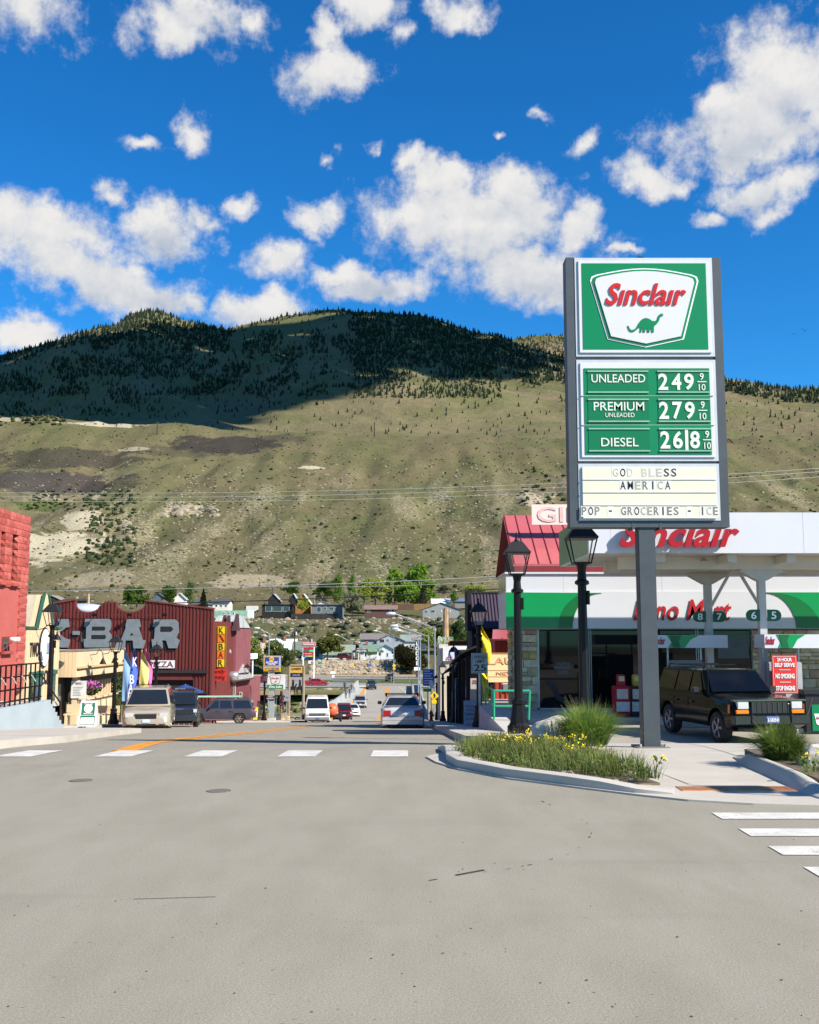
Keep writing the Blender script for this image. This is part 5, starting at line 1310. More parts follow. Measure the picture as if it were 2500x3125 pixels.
for (a, c, t, b2) in ((657, 668, 2086, 2108), (711, 719, 2083, 2122), (730, 740, 2112, 2130)):
    w = box('window', M((.5, .46, .42), .7), pk, X9(a), X9(c), PY_ - .05 if c < 690 else PY_ + .12, PY_ + .19, Z9(b2), Z9(t)); box('pane', glass((.1, .1, .09)), w, X9(a) + .06, X9(c) - .06, (PY_ - .06 if c < 690 else PY_ + .11), PY_ + .19, Z9(b2) + .06, Z9(t) - .06)
box('door', M((.16, .19, .19), .6), pk, X9(674), X9(684), PY_ - .06, PY_ + .1, zb9 + .6, Z9(2080)); box('drainpipe', BLACKM, pk, X9(697), X9(700), PY_ - .1, PY_ - .02, zb9, Z9(2000))
m = MB(); m.lathe([(.25, 0), (.42, .1), (.42, .9), (.25, 1)], (X9(698), PY_ - .8, Z9(2062)), 14, 'X'); m.build('vent_drum', M((.6, .58, .56), .3, .8), pk, smooth=True)
ks_ = thing('vertical_bar_sign', 'tall yellow and orange K BAR box sign on the bar corner', 'sign', (wx(672, 84, 0), 84, wz(2037, 84)))
def X8(px): return wx(px, 84, -2)
def Z8(py): return wz(py, 84)
box('cabinet', M((.16, .08, .01), .5), ks_, X8(655), X8(686), 84.02, 84.6, Z8(2038), Z8(1910))
for i, (ch, cl_) in enumerate((('K', (.72, .55, .01)), ('', (.75, .16, .02)), ('B', (.72, .55, .01)), ('A', (.75, .16, .02)), ('R', (.72, .55, .01)))):
    z1_, z0_ = Z8(1912 + i * 25), Z8(1935 + i * 25)
    pn_ = box('letter_panel', M(cl_, .45, 0, .04), ks_, X8(662), X8(683), 83.96, 84.015, z0_, z1_)
    if ch: text(ch, M((.10, .025, .01), .6), ks_, ((X8(662) + X8(683)) / 2, 83.95, (z0_ + z1_) / 2), .6, .012, .025, fit=.38, fith=.5)
    else:
        m = MB()
        for (a, c) in ((.12, .5), (.2, .42), (.26, .3), (.32, .22), (.38, .12)): m.box(X8(662) + a, X8(662) + a + .14, 83.94, 83.955, z0_ + c - .06, z0_ + c + .06)
        m.build('emblem', M((.08, .03, .01), .6), ks_)
fd = thing('family_dining_sign', 'red family dining sign under the tall yellow sign', 'sign', (X8(668), 84, Z8(2060)))
box('panel', M((.55, .025, .012), .5, 0, .06), fd, X8(643), X8(691), 83.9, 84.0, Z8(2077), Z8(2042))
for (s_, py) in (('Family', 2051), ('Dining', 2068)): text(s_, BLACK, fd, (X8(667), 83.89, Z8(py)), .5, .012, .012, .25, fit=X8(688) - X8(647), fith=.42)
MY = 33.0
def X3(px): return wx(px, MY, 1)
def Z3(py): return wz(py, MY)
zs0 = -.70
WPAN = M((.56, .57, .60), .35, 0, .03, .5, spec=.4)
mart = thing('filling_station_store', 'white and green fascia store with stone piers behind the pumps', 'building', (X3(1547), MY, zs0))
xl = X3(1547); xr = xl + 26
box('upper_fascia', WPAN, mart, xl, xr, MY, MY + 2.6, Z3(1806), Z3(1752))
GF = M((.0, .25, .065), .3, 0, .02, spec=.5)
box('lower_fascia', WPAN, mart, X3(1545), xr, MY - .06, MY + 2.6, Z3(1918), Z3(1806) - .004)
def px3(l, y0, y1, nm, mt): m = MB(); m.prism([(X3(x), Z3(y)) for x, y in l], y0, y1); return m.build(nm, mt, mart)
cv = [(1748, 1917)] + [(1748 + 92 * (1 - math.cos(t)) , 1917 - 107 * math.sin(t)) for t in [i * math.pi / 2 / 10 for i in range(1, 11)]]
px3([(1545.5, 1917), (1545.5, 1808)] + [(x, y) for x, y in reversed(cv)], MY - .075, MY - .062, 'green_panel', GF)
c2 = [(1705 + 100 * (1 - math.cos(t)), 1917 - 107 * math.sin(t)) for t in [i * math.pi / 2 / 10 for i in range(11)]]
px3(c2 + [(x, y) for x, y in reversed(cv)], MY - .085, MY - .076, 'green_swoosh', M((.005, .13, .03), .3, 0, .02))
cw = [(2342 + 90 * math.sin(t), 1810 + 107 * (1 - math.cos(t))) for t in [i * math.pi / 2 / 10 for i in range(11)]]
px3([(2342, 1808)] + cw + [(2800, 1917), (2800, 1808)], MY - .075, MY - .062, 'green_panel', GF)
c3 = [(2365 + 140 * math.sin(t), 1810 + 107 * (1 - math.cos(t))) for t in [i * math.pi / 2 / 10 for i in range(11)]]
px3([(2342, 1808)] + cw + list(reversed(c3)), MY - .085, MY - .076, 'green_swoosh', M((.005, .14, .032), .3, 0, .02))
RL = M((.40, .01, .015), .4, 0, .03)
text('Dino Mart', RL, mart, ((X3(1933) + X3(2235)) / 2, MY - .10, Z3(1862)), 1.0, .012, .012, .35, spacing=1.05, fit=X3(2235) - X3(1933), fith=Z3(1829) - Z3(1894))
for i in range(7): bar('panel_joint', M((.5, .51, .54), .5), mart, xl + 1.8 + i * 3.1, xl + 1.815 + i * 3.1, MY - .004, MY + .01, Z3(1805), Z3(1753))
box('coping', WPAN, mart, xl - .04, xr, MY - .06, MY + 2.6, Z3(1752) + .003, Z3(1746))
MIR = M((.55, .58, .55), .14, .85, .1, 1.2, .25, 3)
box('end_panel', MIR, mart, xl - .02, xl - .003, MY, MY + 2.6, Z3(1915), Z3(1752))
box('building_core', M((.12, .1, .08), .9), mart, xl + 1.7, xr, MY + .5, MY + 2.5, zs0 - .3, Z3(1755))
box('soffit', M((.25, .25, .25), .8), mart, xl + .02, xr, MY + .0, MY + 2.6, Z3(1918) - .03, Z3(1918) - .004)
def X4(px): return wx(px, MY + .25, 0)
zh = Z3(1922); zl = Z3(2162)
FR = M((.42, .42, .41), .4, .5, .05)
wx0, wx1 = X4(1644), X4(2305)
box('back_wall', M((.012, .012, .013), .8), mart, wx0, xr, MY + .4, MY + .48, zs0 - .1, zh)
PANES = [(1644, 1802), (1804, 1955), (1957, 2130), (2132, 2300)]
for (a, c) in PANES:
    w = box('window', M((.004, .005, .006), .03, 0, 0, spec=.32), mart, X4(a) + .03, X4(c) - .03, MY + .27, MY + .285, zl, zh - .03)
    for q in (a, c): box('frame', FR, w, X4(q) - .03, X4(q) + .03, MY + .22, MY + .30, zl, zh)
    box('frame', FR, w, X4(a) + .031, X4(c) - .031, MY + .22, MY + .29, zl - .05, zl - .003)
box('sill', M((.40, .27, .12), .8, 0, .2, 4), mart, wx0, wx1, MY + .12, MY + .42, zl - .14, zl - .053)
LW_ = M((.16, .19, .21), .6)
for (s_, py, w_) in (('WOMENS', 2026, 68), ('RESTROOM', 2038, 88), ('ACCESS', 2050, 44), ('THROUGH', 2056, 52)):
    text(s_, LW_, mart, (X4(1720), MY + .262, Z3(py)), .16, .004, .01, fit=(X4(1700 + w_) - X4(1700)) * .62, fith=.085 if py < 2045 else .05)
text('er - Ice', M((.08, .085, .09), .6), mart, (X4(2225), MY + .262, Z3(1965)), .3, .004, .008, fit=X4(2260) - X4(2192), fith=.17); text('Bank', M((.08, .085, .09), .6), mart, (X4(2225), MY + .262, Z3(1996)), .3, .004, .008, .2, fit=X4(2240) - X4(2203), fith=.17)
box('poster', M((.05, .055, .06), .3), mart, X4(2195), X4(2290), MY + .262, MY + .268, Z3(2010), Z3(1945))
tl = [(1670, 2078), (1690, 2082), (1702, 2100), (1710, 2125), (1740, 2140), (1775, 2122), (1790, 2100), (1798, 2140), (1790, 2150), (1730, 2152), (1698, 2135), (1686, 2105), (1668, 2090)]
px3(tl, MY + .258, MY + .264, 'window_decal', M((.022, .02, .02), .5))
STC = [M(c, .85, 0, .18, 7, .5, 25, rnd=.18) for c in ((.52, .34, .13), (.48, .36, .20), (.56, .45, .30), (.42, .27, .13), (.46, .30, .19), (.60, .48, .31))]
VB = []
for k in range(4):
    rs = random.Random(k); bm = bmesh.new(); bmesh.ops.create_cube(bm, size=1); bmesh.ops.subdivide_edges(bm, edges=list(bm.edges), cuts=1, use_grid_fill=True)
    for v in bm.verts:
        e = sum(abs(c) > .49 for c in v.co)
        if v.co.y < -.4 and e < 3: v.co.y -= rs.uniform(-.05, .28)
        v.co.x += rs.uniform(-.015, .015); v.co.z += rs.uniform(-.03, .03)
    mm = MB(); mm.bm(bm)
    for mt in STC: me = bpy.data.meshes.new('stone'); me.from_pydata(mm.v, [], mm.f); me.materials.append(mt); VB.append(me)
def veneer(x0, x1, z0, z1, y, side=False):
    z = z0
    while z < z1 - .02:
        h = random.choice((.12, .17, .24, .28)); h = min(h, z1 - z); x = x0
        while x < x1 - .01:
            w = random.uniform(.16, .62); 
            if x1 - x - w < .12: w = x1 - x
            if h > .2 and random.random() < .3 and w > .2:
                for (dz, hh) in ((0, h * .45), (h * .45, h * .55)): inst('stone', random.choice(VB), mart, (x + w / 2, y, z + dz + hh / 2), (0, 0, 0), (w - .016, .12, hh - .014))
            else: inst('stone', random.choice(VB), mart, (x + w / 2, y, z + h / 2), (0, 0, 0), (w - .016, .12, h - .014))
            x += w
        z += h
MOR = M((.13, .11, .09), .95)
def pier(a, c, z0=zs0):
    box('pier', MOR, mart, X4(a), X4(c), MY + .24, MY + .9, z0 - .3, zh); veneer(X4(a) - .02, X4(c), z0, zh - .01, MY + .22)
pier(1566, 1640); veneer(X4(1640), wx0 + 5.2, zs0 - .02, zl - .15, MY + .28)
pier(2300, 2640)
m = MB(); m.box(X4(1566) - .06, X4(1566) - .02, MY + .25, MY + .9, zs0 - .5, zh); m.build('side_wall', MOR, mart)
for i in range(16): inst('stone', random.choice(VB), mart, (X4(1566) - .06, MY + .5, zs0 + .1 + i * .17), (0, 0, R(-90)), (.5, .09, .16))
CY = 26.0
can = thing('pump_canopy', 'white pump canopy with raised red lettering and round number plates', 'canopy', (wx(2300, CY, 2), CY, -.8))
cx0 = wx(1797, CY, 4); cxr = cx0 + 14; cz1, cz0 = wz(1564, CY), wz(1688, CY); CYB = 31.2
cr = M((.62, .60, .56), .6, 0, .06, .6); UND = M((.58, .55, .48), .7, 0, .08, .8)
m = MB(); m.box(cx0, cxr, CY, CY + .18, cz0, cz1); m.build('front_fascia', WPAN, can)
for i in range(5): bar('panel_joint', M((.55, .56, .58), .5), can, cx0 + .55 + i * 2.4, cx0 + .56 + i * 2.4, CY - .004, CY + .01, cz0, cz1)
m = MB(); m.box(cx0, cx0 + .15, CY + .185, CYB, cz0, cz1); m.build('end_fascia', M((.05, .22, .10), .3, 0, .3, .6), can)  # mottled green stands for a reflection, put into the fascia colour
m = MB(); m.box(cx0 + .155, cxr, CYB - .15, CYB, cz0, cz1); m.build('back_fascia', WPAN, can)
m = MB(); m.box(cx0 + .155, cxr, CY + .185, CYB - .155, cz0 + .02, cz0 + .1); m.build('ceiling', UND, can)
zbm = cz0 - .32
for (y0, y1) in ((27.2, 27.5), (29.2, 29.5)): m = MB(); m.box(cx0 + 1.0, cxr, y0, y1, zbm, cz0 + .015); m.build('beam', UND, can)
for px in (1960, 2162, 2330): m = MB(); x = wx(px, 28.5, 3); m.box(x - .12, x + .12, CY + .3, 30.9, cz0 - .2, cz0 + .012); m.build('cross_beam', UND, can)
text('Sınclaır', M((.36, .006, .012), .3, 0, .03, spec=.4), can, ((wx(1888, CY, 3) + wx(2252, CY, 3)) / 2, CY - .22, wz(1632, CY)), 1.0, .12, .028, .35, spacing=1.06, fit=wx(2252, CY, 3) - wx(1888, CY, 3), fith=wz(1590, CY) - wz(1671, CY))
COLM = M((.46, .46, .44), .6, 0, .08, 1)
for (px, Y, w, nums) in ((2166, 29.3, .19, ('8', '7')), (2331, 27.4, .18, ('6', '5'))):
    x = wx(px, Y, 1); zt2 = zbm - .0
    c_ = box('column', COLM, can, x - w / 2, x + w / 2, Y - .1, Y + .1, zlot(Y), zt2)
    m = MB(); m.prism([(x - .55, zt2), (x + .55, zt2), (x + .55, zt2 - .06), (x + w / 2 + .02, zt2 - .3), (x - w / 2 - .02, zt2 - .3), (x - .55, zt2 - .06)], Y - .14, Y + .14); m.build('capital', COLM, can)
    zp = wz(1882 if px < 2200 else 1878, Y)
    for sg, nm in ((-1, nums[0]), (1, nums[1])):
        o_ = [(x + sg * (w / 2 + .005), zp - .15), (x + sg * (w / 2 + .22), zp - .15)] + [(x + sg * (w / 2 + .22 + .15 * math.cos(t)), zp + .15 * math.sin(t)) for t in [-math.pi / 2 + i * math.pi / 8 for i in range(1, 8)]] + [(x + sg * (w / 2 + .22), zp + .15), (x + sg * (w / 2 + .005), zp + .15)]
        m = MB(); m.prism(o_, Y - .13, Y - .11); m.build('number_plate', M((.005, .085, .035), .4), can); text(nm, WHITE, can, (x + sg * (w / 2 + .17), Y - .14, zp), .3, .01, .015, fith=.19)
for (a, c) in (((2168, 1855), (2240, 1725)), ((2318, 1848), (2243, 1725))):
    p, q = at(a[0], a[1], 28.8), at(c[0], c[1], 28.4); m = MB(); m.cyl(p, q, .045, n=4); m.build('brace', COLM, can)
m = MB(); m.lathe([(.03, .1), (.05, .08), (.1, 0), (.02, .0)], (wx(2150, 27, 3), 27, cz0 - .13), 12); m.build('downlight', GALV, can)
def pump(px, Y, label, tops, dark):
    z = zlot(Y) + .03; x = wx(px, Y, z)
    o = thing('fuel_pump', label, 'fuel pump', (x, Y, z))
    box('island', CONC, o, x - .65, x + .9, Y - .5, Y + .5, z, z + .14, .02)
    box('cabinet', M((.42, .43, .42), .4, .2, .08) if not dark else M((.2, .2, .2), .5), o, x - .42, x + .42, Y - .24, Y + .24, z + .14, z + 1.75, .02)
    box('dispenser_panel', M((.05, .05, .055), .4), o, x - .36, x - .02, Y - .26, Y - .242, z + .5, z + 1.5)
    box('screen', glass((.08, .1, .1)), o, x - .3, x - .08, Y - .268, Y - .262, z + 1.15, z + 1.35)
    box('post', GALV, o, x - .5, x - .46, Y - .03, Y + .03, z + .1, z + 2.12); box('post', GALV, o, x + .40, x + .44, Y - .03, Y + .03, z + 1.76, z + 2.12)
    tz = z + 2.1; w0, w1 = x + tops[0], x + tops[1]
    tp = box('topper', WPAN, o, w0, w1, Y - .4, Y + .4, tz, tz + .34)
    wd = w1 - w0
    m = MB(); m.prism([(w0 + wd * .18, tz + .335), (w0 + wd * .62, tz + .335), (w0 + wd * .5, tz + .22), (w0 + wd * .42, tz + .004), (w0 + wd * .2, tz + .004), (w0 + wd * .24, tz + .15)], Y - .412, Y - .402); m.build('green_swoosh', GF, tp)
    m = MB(); m.prism([(w0 + wd * .22, tz + .335), (w0 + wd * .38, tz + .335), (w0 + wd * .34, tz + .2), (w0 + wd * .36, tz + .004), (w0 + wd * .26, tz + .004)], Y - .42, Y - .413); m.build('green_swoosh', M((.005, .10, .03), .4), tp)
    text('Sınclaır', RL, tp, (w0 + wd * .085, Y - .41, tz + .19), .2, .008, .02, .3, fit=wd * .14, fith=.2)
    return o, x, z
pump(2098, 28.8, 'fuel pump half hidden behind the black four wheel drive', (-.95, 1.05), True)
po, pxx, pz = pump(2395, 26.8, 'fuel pump behind the red no smoking sign', (-.55, 1.10), False)
ns_ = thing('no_smoking_sign', 'red self serve and no smoking notice fixed to the pump', 'sign', (wx(2392, 26.2, 1), 26.2, wz(2115, 26.2)))
def X2(px): return wx(px, 26.3, 1)
def Z2(py): return wz(py, 26.3)
box('panel', M((.60, .03, .022), .4, 0, .02), ns_, X2(2353), X2(2431), 26.26, 26.29, Z2(2117), Z2(1999), .006)
for (a, c, t, b2) in ((2357, 2427, 2003, 2003.8), (2357, 2427, 2112.2, 2113), (2357, 2357.8, 2003, 2113), (2426.2, 2427, 2003, 2113)): bar('border', WHITE, ns_, X2(a), X2(c), 26.252, 26.26, Z2(b2), Z2(t))
for (s_, py, w_, h_) in (('24 HOUR', 2013, 45, 11), ('SELF SERVE', 2029, 61, 12), ('NO SMOKING', 2063, 58, 15), ('STOP ENGINE', 2100, 57, 14)): text(s_, WHITE, ns_, (X2(2392), 26.25, Z2(py)), .15, .006, .03, fit=X2(2392 + w_ / 2) - X2(2392 - w_ / 2), fith=Z2(py - h_ / 2) - Z2(py + h_ / 2))
for py in (2044, 2081.5): bar('rule', WHITE, ns_, X2(2375), X2(2409), 26.25, 26.258, Z2(py + .7), Z2(py - .7))
tb = thing('litter_bin', 'black litter bin with a green panel by the stone wall at the right edge', 'litter bin', (wx(2505, 26.5, -.5), 26.5, zlot(26.5) + .03))
x, y, z = tb.location
box('body', BLACK, tb, x - .5, x + .5, y - .3, y + .3, z, z + .95, .03); box('lid', BLACK, tb, x - .55, x + .55, y - .35, y + .35, z + .953, z + 1.08, .03)
box('green_panel', GREEN, tb, x - .33, x + .4, y - .32, y - .302, z + .08, z + .72)
m = MB(); m.prism([(x - .28, z + .5), (x + .02, z + .5), (x - .03, z + .25), (x - .13, z + .2), (x - .23, z + .25)], y - .33, y - .321); m.build('emblem', WHITE, tb); text('Sınclaır', RL, tb, (x - .13, y - .335, z + .4), .1, .004, .01, .3, fit=.22)
hs_ = MB(); p0 = at(2500, 2120, 26); hs_.tube([at(2478, 2130, 25.8), at(2470, 2160, 25.6), at(2462, 2185, 25.4), at(2445, 2215, 25.2), at(2425, 2226, 25.0)], .022, 8)
tag(hs_.build('fuel_hose', BLACK), 'black fuel hose hanging down to the four wheel drive', 'hose')
def newsbox(px, colr, label, txt, topc):
    Y = 30.6; z = -.695; x = wx(px, Y, z); o = thing('newspaper_box', label, 'newspaper box', (x, Y, z))
    mt = M(colr, .35, 0, .06); 
    box('pedestal', mt, o, x - .2, x + .2, Y - .18, Y + .18, z, z + .06, .01); box('cabinet', mt, o, x - .23, x + .23, Y - .21, Y + .21, z + .062, z + .86, .02)
    box('paper_window', M((.55, .53, .48), .6, 0, .2, 25), o, x - .16, x + .16, Y - .222, Y - .212, z + .50, z + .78); box('front_card', M((.6, .62, .64), .6, 0, .15, 14), o, x - .18, x + .2, Y - .222, Y - .212, z + .15, z + .42)
    box('coin_box', M(topc, .4), o, x - .11, x + .11, Y - .12, Y + .12, z + .863, z + 1.18, .015); box('coin_card', M((.6, .55, .3), .6), o, x - .08, x + .08, Y - .13, Y - .121, z + 1.0, z + 1.14)
    if txt: text(txt, M((.5, .45, .3), .6), o, (x, Y - .225, z + .3), .07, .004, .003, fit=.32)
    return o
newsbox(1897, (.42, .015, .03), 'red newspaper box outside the store window', None, (.42, .015, .03)); newsbox(1945, (.025, .03, .04), 'dark blue newspaper box half behind the sign pole', 'The Source', (.55, .38, .02))
SY = 17.0
def XS(px, py=1200): return at(px, py, SY).x
def ZS(py): return wz(py, SY)
STL = M((.060, .072, .082), .5, .15, .08, 3); ALU = M((.55, .56, .57), .4, .3, .05)
sg = thing('price_sign', 'tall green and white fuel price sign on a grey steel pole', 'sign', (XS(1980, 2278), SY, zroad(SY) + .02))
x0, x1 = XS(1978, 2000) - .137, XS(1978, 2000) + .137
box('pole', STL, sg, x0, x1, SY - .13, SY + .13, zroad(SY) + .02, ZS(1602), .01)
box('base_plate', M((.2, .19, .18), .6, .3), sg, x0 - .12, x1 + .12, SY - .25, SY + .25, zroad(SY) + .015, zroad(SY) + .045)
for a in (x0 - .06, x1 + .06): m = MB(); m.cyl((a, SY - .18, zroad(SY) + .046), (a, SY - .18, zroad(SY) + .09), .025, n=6); m.build('bolt', GALV, sg)
xa, xb = XS(1735, 1600), XS(2214, 1600); xa_t, xb_t = XS(1730, 1200), XS(2208, 1200)
XA, XB = (xa + xa_t) / 2, (xb + xb_t) / 2
box('side_channel', STL, sg, XA, XA + .14, SY - .16, SY + .16, ZS(1612), ZS(796)); box('side_channel', STL, sg, XB - .14, XB, SY - .16, SY + .16, ZS(1612), ZS(796))
box('bottom_channel', STL, sg, XA + .142, XB - .142, SY - .16, SY + .16, ZS(1612), ZS(1592))
for a in (-.22, .22): box('clamp', STL, sg, (x0 + x1) / 2 + a - .02, (x0 + x1) / 2 + a + .02, SY - .165, SY + .165, ZS(1618), ZS(1600))
ia, ib = XA + .145, XB - .145; wI = ib - ia
box('cabinet', M((.2, .2, .2), .6), sg, ia, ib, SY - .12, SY + .12, ZS(1590), ZS(798))
SF = M((.60, .60, .585), .3, 0, .03, .8, spec=.5)
def u2(px, py):      # picture pixel on the sign face -> x,z
    p = at(px, py, SY - .2); return p.x, p.z
def face_panel(t, b2, nm):
    z1, z0 = ZS(t), ZS(b2)
    f = box(nm, ALU, sg, ia, ib, SY - .17, SY - .121, z0, z1)
    box('white_face', SF, f, ia + .05, ib - .05, SY - .195, SY - .171, z0 + .05, z1 - .05, .01)
    return f, z0, z1
f1, z0, z1 = face_panel(798, 1096, 'brand_panel'); cx_ = (ia + ib) / 2
w1_ = wI - .05 * 2
box('green_field', GREEN, f1, ia + .115, ib - .115, SY - .203, SY - .196, z0 + .115, z1 - .105)
def sp(u, v): return (lerp(ia, ib, u), lerp(z1, z0, v))
def shield(k):
    top = [(-.365, -.235), (-.355, -.275), (-.32, -.295)] + [(-.30 + .6 * i / 8, -.30 - .055 * math.sin(math.pi * i / 8)) for i in range(9)] + [(.32, -.295), (.355, -.275), (.365, -.235)]
    low = [(.255, .315), (0, .39), (-.255, .315)]
    return [sp(.5 + u * k, .497 + v * (k if v < 0 else k) + .0) for u, v in top + low]
def shp(k, y0, y1, nm, mt, par): m = MB(); m.prism(shield(k), y0, y1); return m.build(nm, mt, par)
shp(1.075, SY - .212, SY - .2035, 'shield_edge', WHITE, f1); shp(1.04, SY - .222, SY - .2125, 'shield_rim', GREEN, f1); shp(.985, SY - .236, SY - .2225, 'shield_face', SF, f1)
c = sp(.505, .385); text('Sınclaır', M((.50, .018, .015), .25, 0, .03, spec=.5), f1, (c[0], SY - .247, c[1]), .5, .02, .02, .32, fit=wI * .585, fith=(z1 - z0) * .222)
di = [(632, 590), (640, 592), (648, 612), (660, 622), (680, 618), (700, 598), (715, 570), (735, 545), (762, 533), (790, 540), (812, 556), (835, 556), (850, 540), (858, 515), (870, 504), (888, 503), (893, 513), (886, 521), (874, 519), (868, 532), (862, 555), (845, 578), (826, 592), (824, 610), (824, 637), (810, 638), (806, 612), (795, 612), (793, 637), (778, 637), (776, 612), (764, 612), (760, 637), (745, 636), (748, 612), (738, 612), (734, 637), (722, 637), (726, 606), (718, 602), (700, 618), (682, 632), (658, 635), (643, 622), (636, 604)]
m = MB(); m.prism([u2(1650 + x / 2.396, 750 + y / 2.396) for x, y in di], SY - .248, SY - .2365); m.build('dinosaur_emblem', GREEN, f1)
f2, z0, z1 = face_panel(1106, 1412, 'price_panel')
GF2 = M((.0, .185, .062), .35, 0, .03, spec=.5); GF3 = M((.0, .15, .048), .35, 0, .03, spec=.5)
OFFW = M((.62, .66, .58), .5, 0, .04)
for i, (grade, sub, price) in enumerate((('UNLEADED', None, '249'), ('PREMIUM', 'UNLEADED', '279'), ('DIESEL', None, '26|8'))):
    v0, v1 = .078 + .289 * i, .078 + .289 * (i + 1) - .005
    zt2, zb2 = lerp(z1, z0, v0 + (.012 if i == 0 else 0)), lerp(z1, z0, v1)
    rowp = box('green_row', GF2, f2, ia + .115, ib - .115, SY - .205, SY - .196, zb2, zt2)
    h = zt2 - zb2
    for (u0, u1) in ((.075, .51), (.575, .945)):
        pn_ = box('slot', GF3, f2, lerp(ia, ib, u0), lerp(ia, ib, u1), SY - .212, SY - .206, zb2 + h * .13, zt2 - h * .12)
        for zz in (zb2 + h * .12, zt2 - h * .12): box('track', M((.22, .42, .30), .4), pn_, lerp(ia, ib, u0), lerp(ia, ib, u1), SY - .226, SY - .206, zz - .011, zz + .011)
    zc_ = (zt2 + zb2) / 2 + h * (.12 if i < 2 else -.08)
    text(grade, OFFW, f2, (lerp(ia, ib, .295), SY - .218, zc_ + (0 if not sub else h * .02)), .2, .006, .006, fit=wI * (.385 if i == 0 else (.36 if i == 1 else .265)), fith=h * .30)
    if sub: text(sub, OFFW, f2, (lerp(ia, ib, .30), SY - .218, zc_ - h * .28), .1, .006, .004, fit=wI * .21, fith=h * .15)
    xs_ = [.615, .71, .80] if i < 2 else [.618, .708, .83]
    zc_ = (zt2 + zb2) / 2
    for k, dch in enumerate(price.replace('|', '')): text(dch, OFFW, f2, (lerp(ia, ib, xs_[k]), SY - .218, zc_), .4, .006, .025, fit=wI * .07, fith=h * .6)
    if '|' in price: box('digit_card', OFFW, f2, lerp(ia, ib, .76), lerp(ia, ib, .782), SY - .219, SY - .2125, zc_ - h * .36, zc_ + h * .36)
    fx_ = .893 if i < 2 else .918
    text('9', OFFW, f2, (lerp(ia, ib, fx_), SY - .218, zc_ + h * .19), .2, .006, .012, fit=wI * .028, fith=h * .25); text('10', OFFW, f2, (lerp(ia, ib, fx_), SY - .218, zc_ - h * .2), .2, .006, .008, fit=wI * .048, fith=h * .23)
    box('fraction_bar', OFFW, f2, lerp(ia, ib, fx_ - .032), lerp(ia, ib, fx_ + .032), SY - .221, SY - .2125, zc_ - .008, zc_ + .008)
for v in (.367, .656): box('seam', M((.35, .4, .36), .5), f2, ia + .06, ib - .06, SY - .209, SY - .196, lerp(z1, z0, v - .004) - .004, lerp(z1, z0, v - .004) + .004)
f3, z0, z1 = face_panel(1420, 1592, 'letter_board')
CRB = M((.66, .64, .50), .45, 0, .04, 1.5)
for i in range(4):
    zt2, zb2 = lerp(z1, z0, .06 + .225 * i), lerp(z1, z0, .06 + .225 * (i + 1) - .012)
    box('cream_strip', CRB, f3, ia + .06, ib - .06, SY - .203, SY - .196, zb2, zt2)
    box('track', M((.7, .7, .66), .4), f3, ia + .06, ib - .06, SY - .216, SY - .196, zb2 - .016, zb2 - .002)
fade = lambda k: M((lerp(.02, .55, k), lerp(.02, .53, k), lerp(.022, .42, k)), .5, 0, .05)
CARD = M((.70, .69, .60), .4, 0, .03)
def line(s_, fades, u0, u1, row):
    zt2, zb2 = lerp(z1, z0, .06 + .225 * row), lerp(z1, z0, .06 + .225 * (row + 1) - .02); zc_ = (zt2 + zb2) / 2; n = len(s_)
    for k, ch in enumerate(s_):
        if ch == ' ': continue
        x = lerp(ia, ib, lerp(u0, u1, (k + .5) / n)); w = wI * (u1 - u0) / n
        box('letter_card', CARD, f3, x - w * .48, x + w * .48, SY - .2055, SY - .2035, zb2 + .004, zt2 - .01)
        text(ch, fade(fades[k]), f3, (x, SY - .2075, zc_), .2, .003, .012, fit=None if ch in 'I-' else w * .72, fith=None if ch == '-' else (zt2 - zb2) * .70, sx=.9)
line('GOD BLESS', [.75, 0, .92, 1, .9, .95, .75, .05, .05], .235, .70, 0); line('AMERICA', [0, 0, .65, .3, .0, .6, .1], .285, .655, 1)
line('POP - GROCERIES - ICE', [.3, .0, .4, 0, .05, 0, .2, .3, .0, .6, .5, .3, 0, .25, .3, 0, .0, 0, .1, .7, .3], .01, .985, 3)
bd_ = MB()
def bird(name, label, p, s, wing):
    o = thing(name, label, 'bird', p)
    m = MB(); m.lathe([(.005, -.16), (.03, -.12), (.045, -.02), (.04, .06), (.025, .1), (.03, .13), (.02, .16), (.004, .19)], (0, 0, 0), 10, 'X')
    m.v = [(x * s, y * s, z * s) for x, y, z in m.v]; m.build('body', BLACK, o, smooth=True, rel=False)
    for sg2 in (-1, 1):
        m = MB(); pts = [(-.05, .02 * sg2, .0), (.05, .02 * sg2, .0), (.03, .2 * sg2, wing * .2), (-.02, .38 * sg2, wing * .25), (-.07, .2 * sg2, wing * .2)] if wing else [(-.16, .035 * sg2, .0), (.05, .045 * sg2, .0), (.06, .05 * sg2, .04), (-.1, .045 * sg2, .05)]
        m.ext([Vector(q) * s for q in pts], Vector((0, 0, .012 * s))); m.build('wing', BLACK, o, rel=False)
    return o
bird('perched_bird', 'small dark bird perched on top of the price sign', (XS(1957, 790), SY, ZS(790)), .55, 0); 
bird('flying_bird', 'dark bird gliding to the right of the price sign, the higher one', at(2457, 1010, 90), .85, 1).rotation_euler = (0, 0, R(80)); bird('flying_bird', 'dark bird gliding to the right of the price sign, the lower one', at(2424, 1021, 95), .75, .6).rotation_euler = (0, 0, R(70))
br = thing('bridge', 'concrete road bridge with pale railings crossing to the far bank', 'bridge', (-4.5, 160, zroad(160)))
BXL, BXR = -10.6, 2.0; rl_, rr2 = -8.4, .35
def dz(y): return zroad(y)
ysb = [110 + 4 * i for i in range(28)]
BCON = concrete((.40, .385, .35)); RAILM = M((.36, .39, .40), .6, 0, .1, 1)
m = MB()
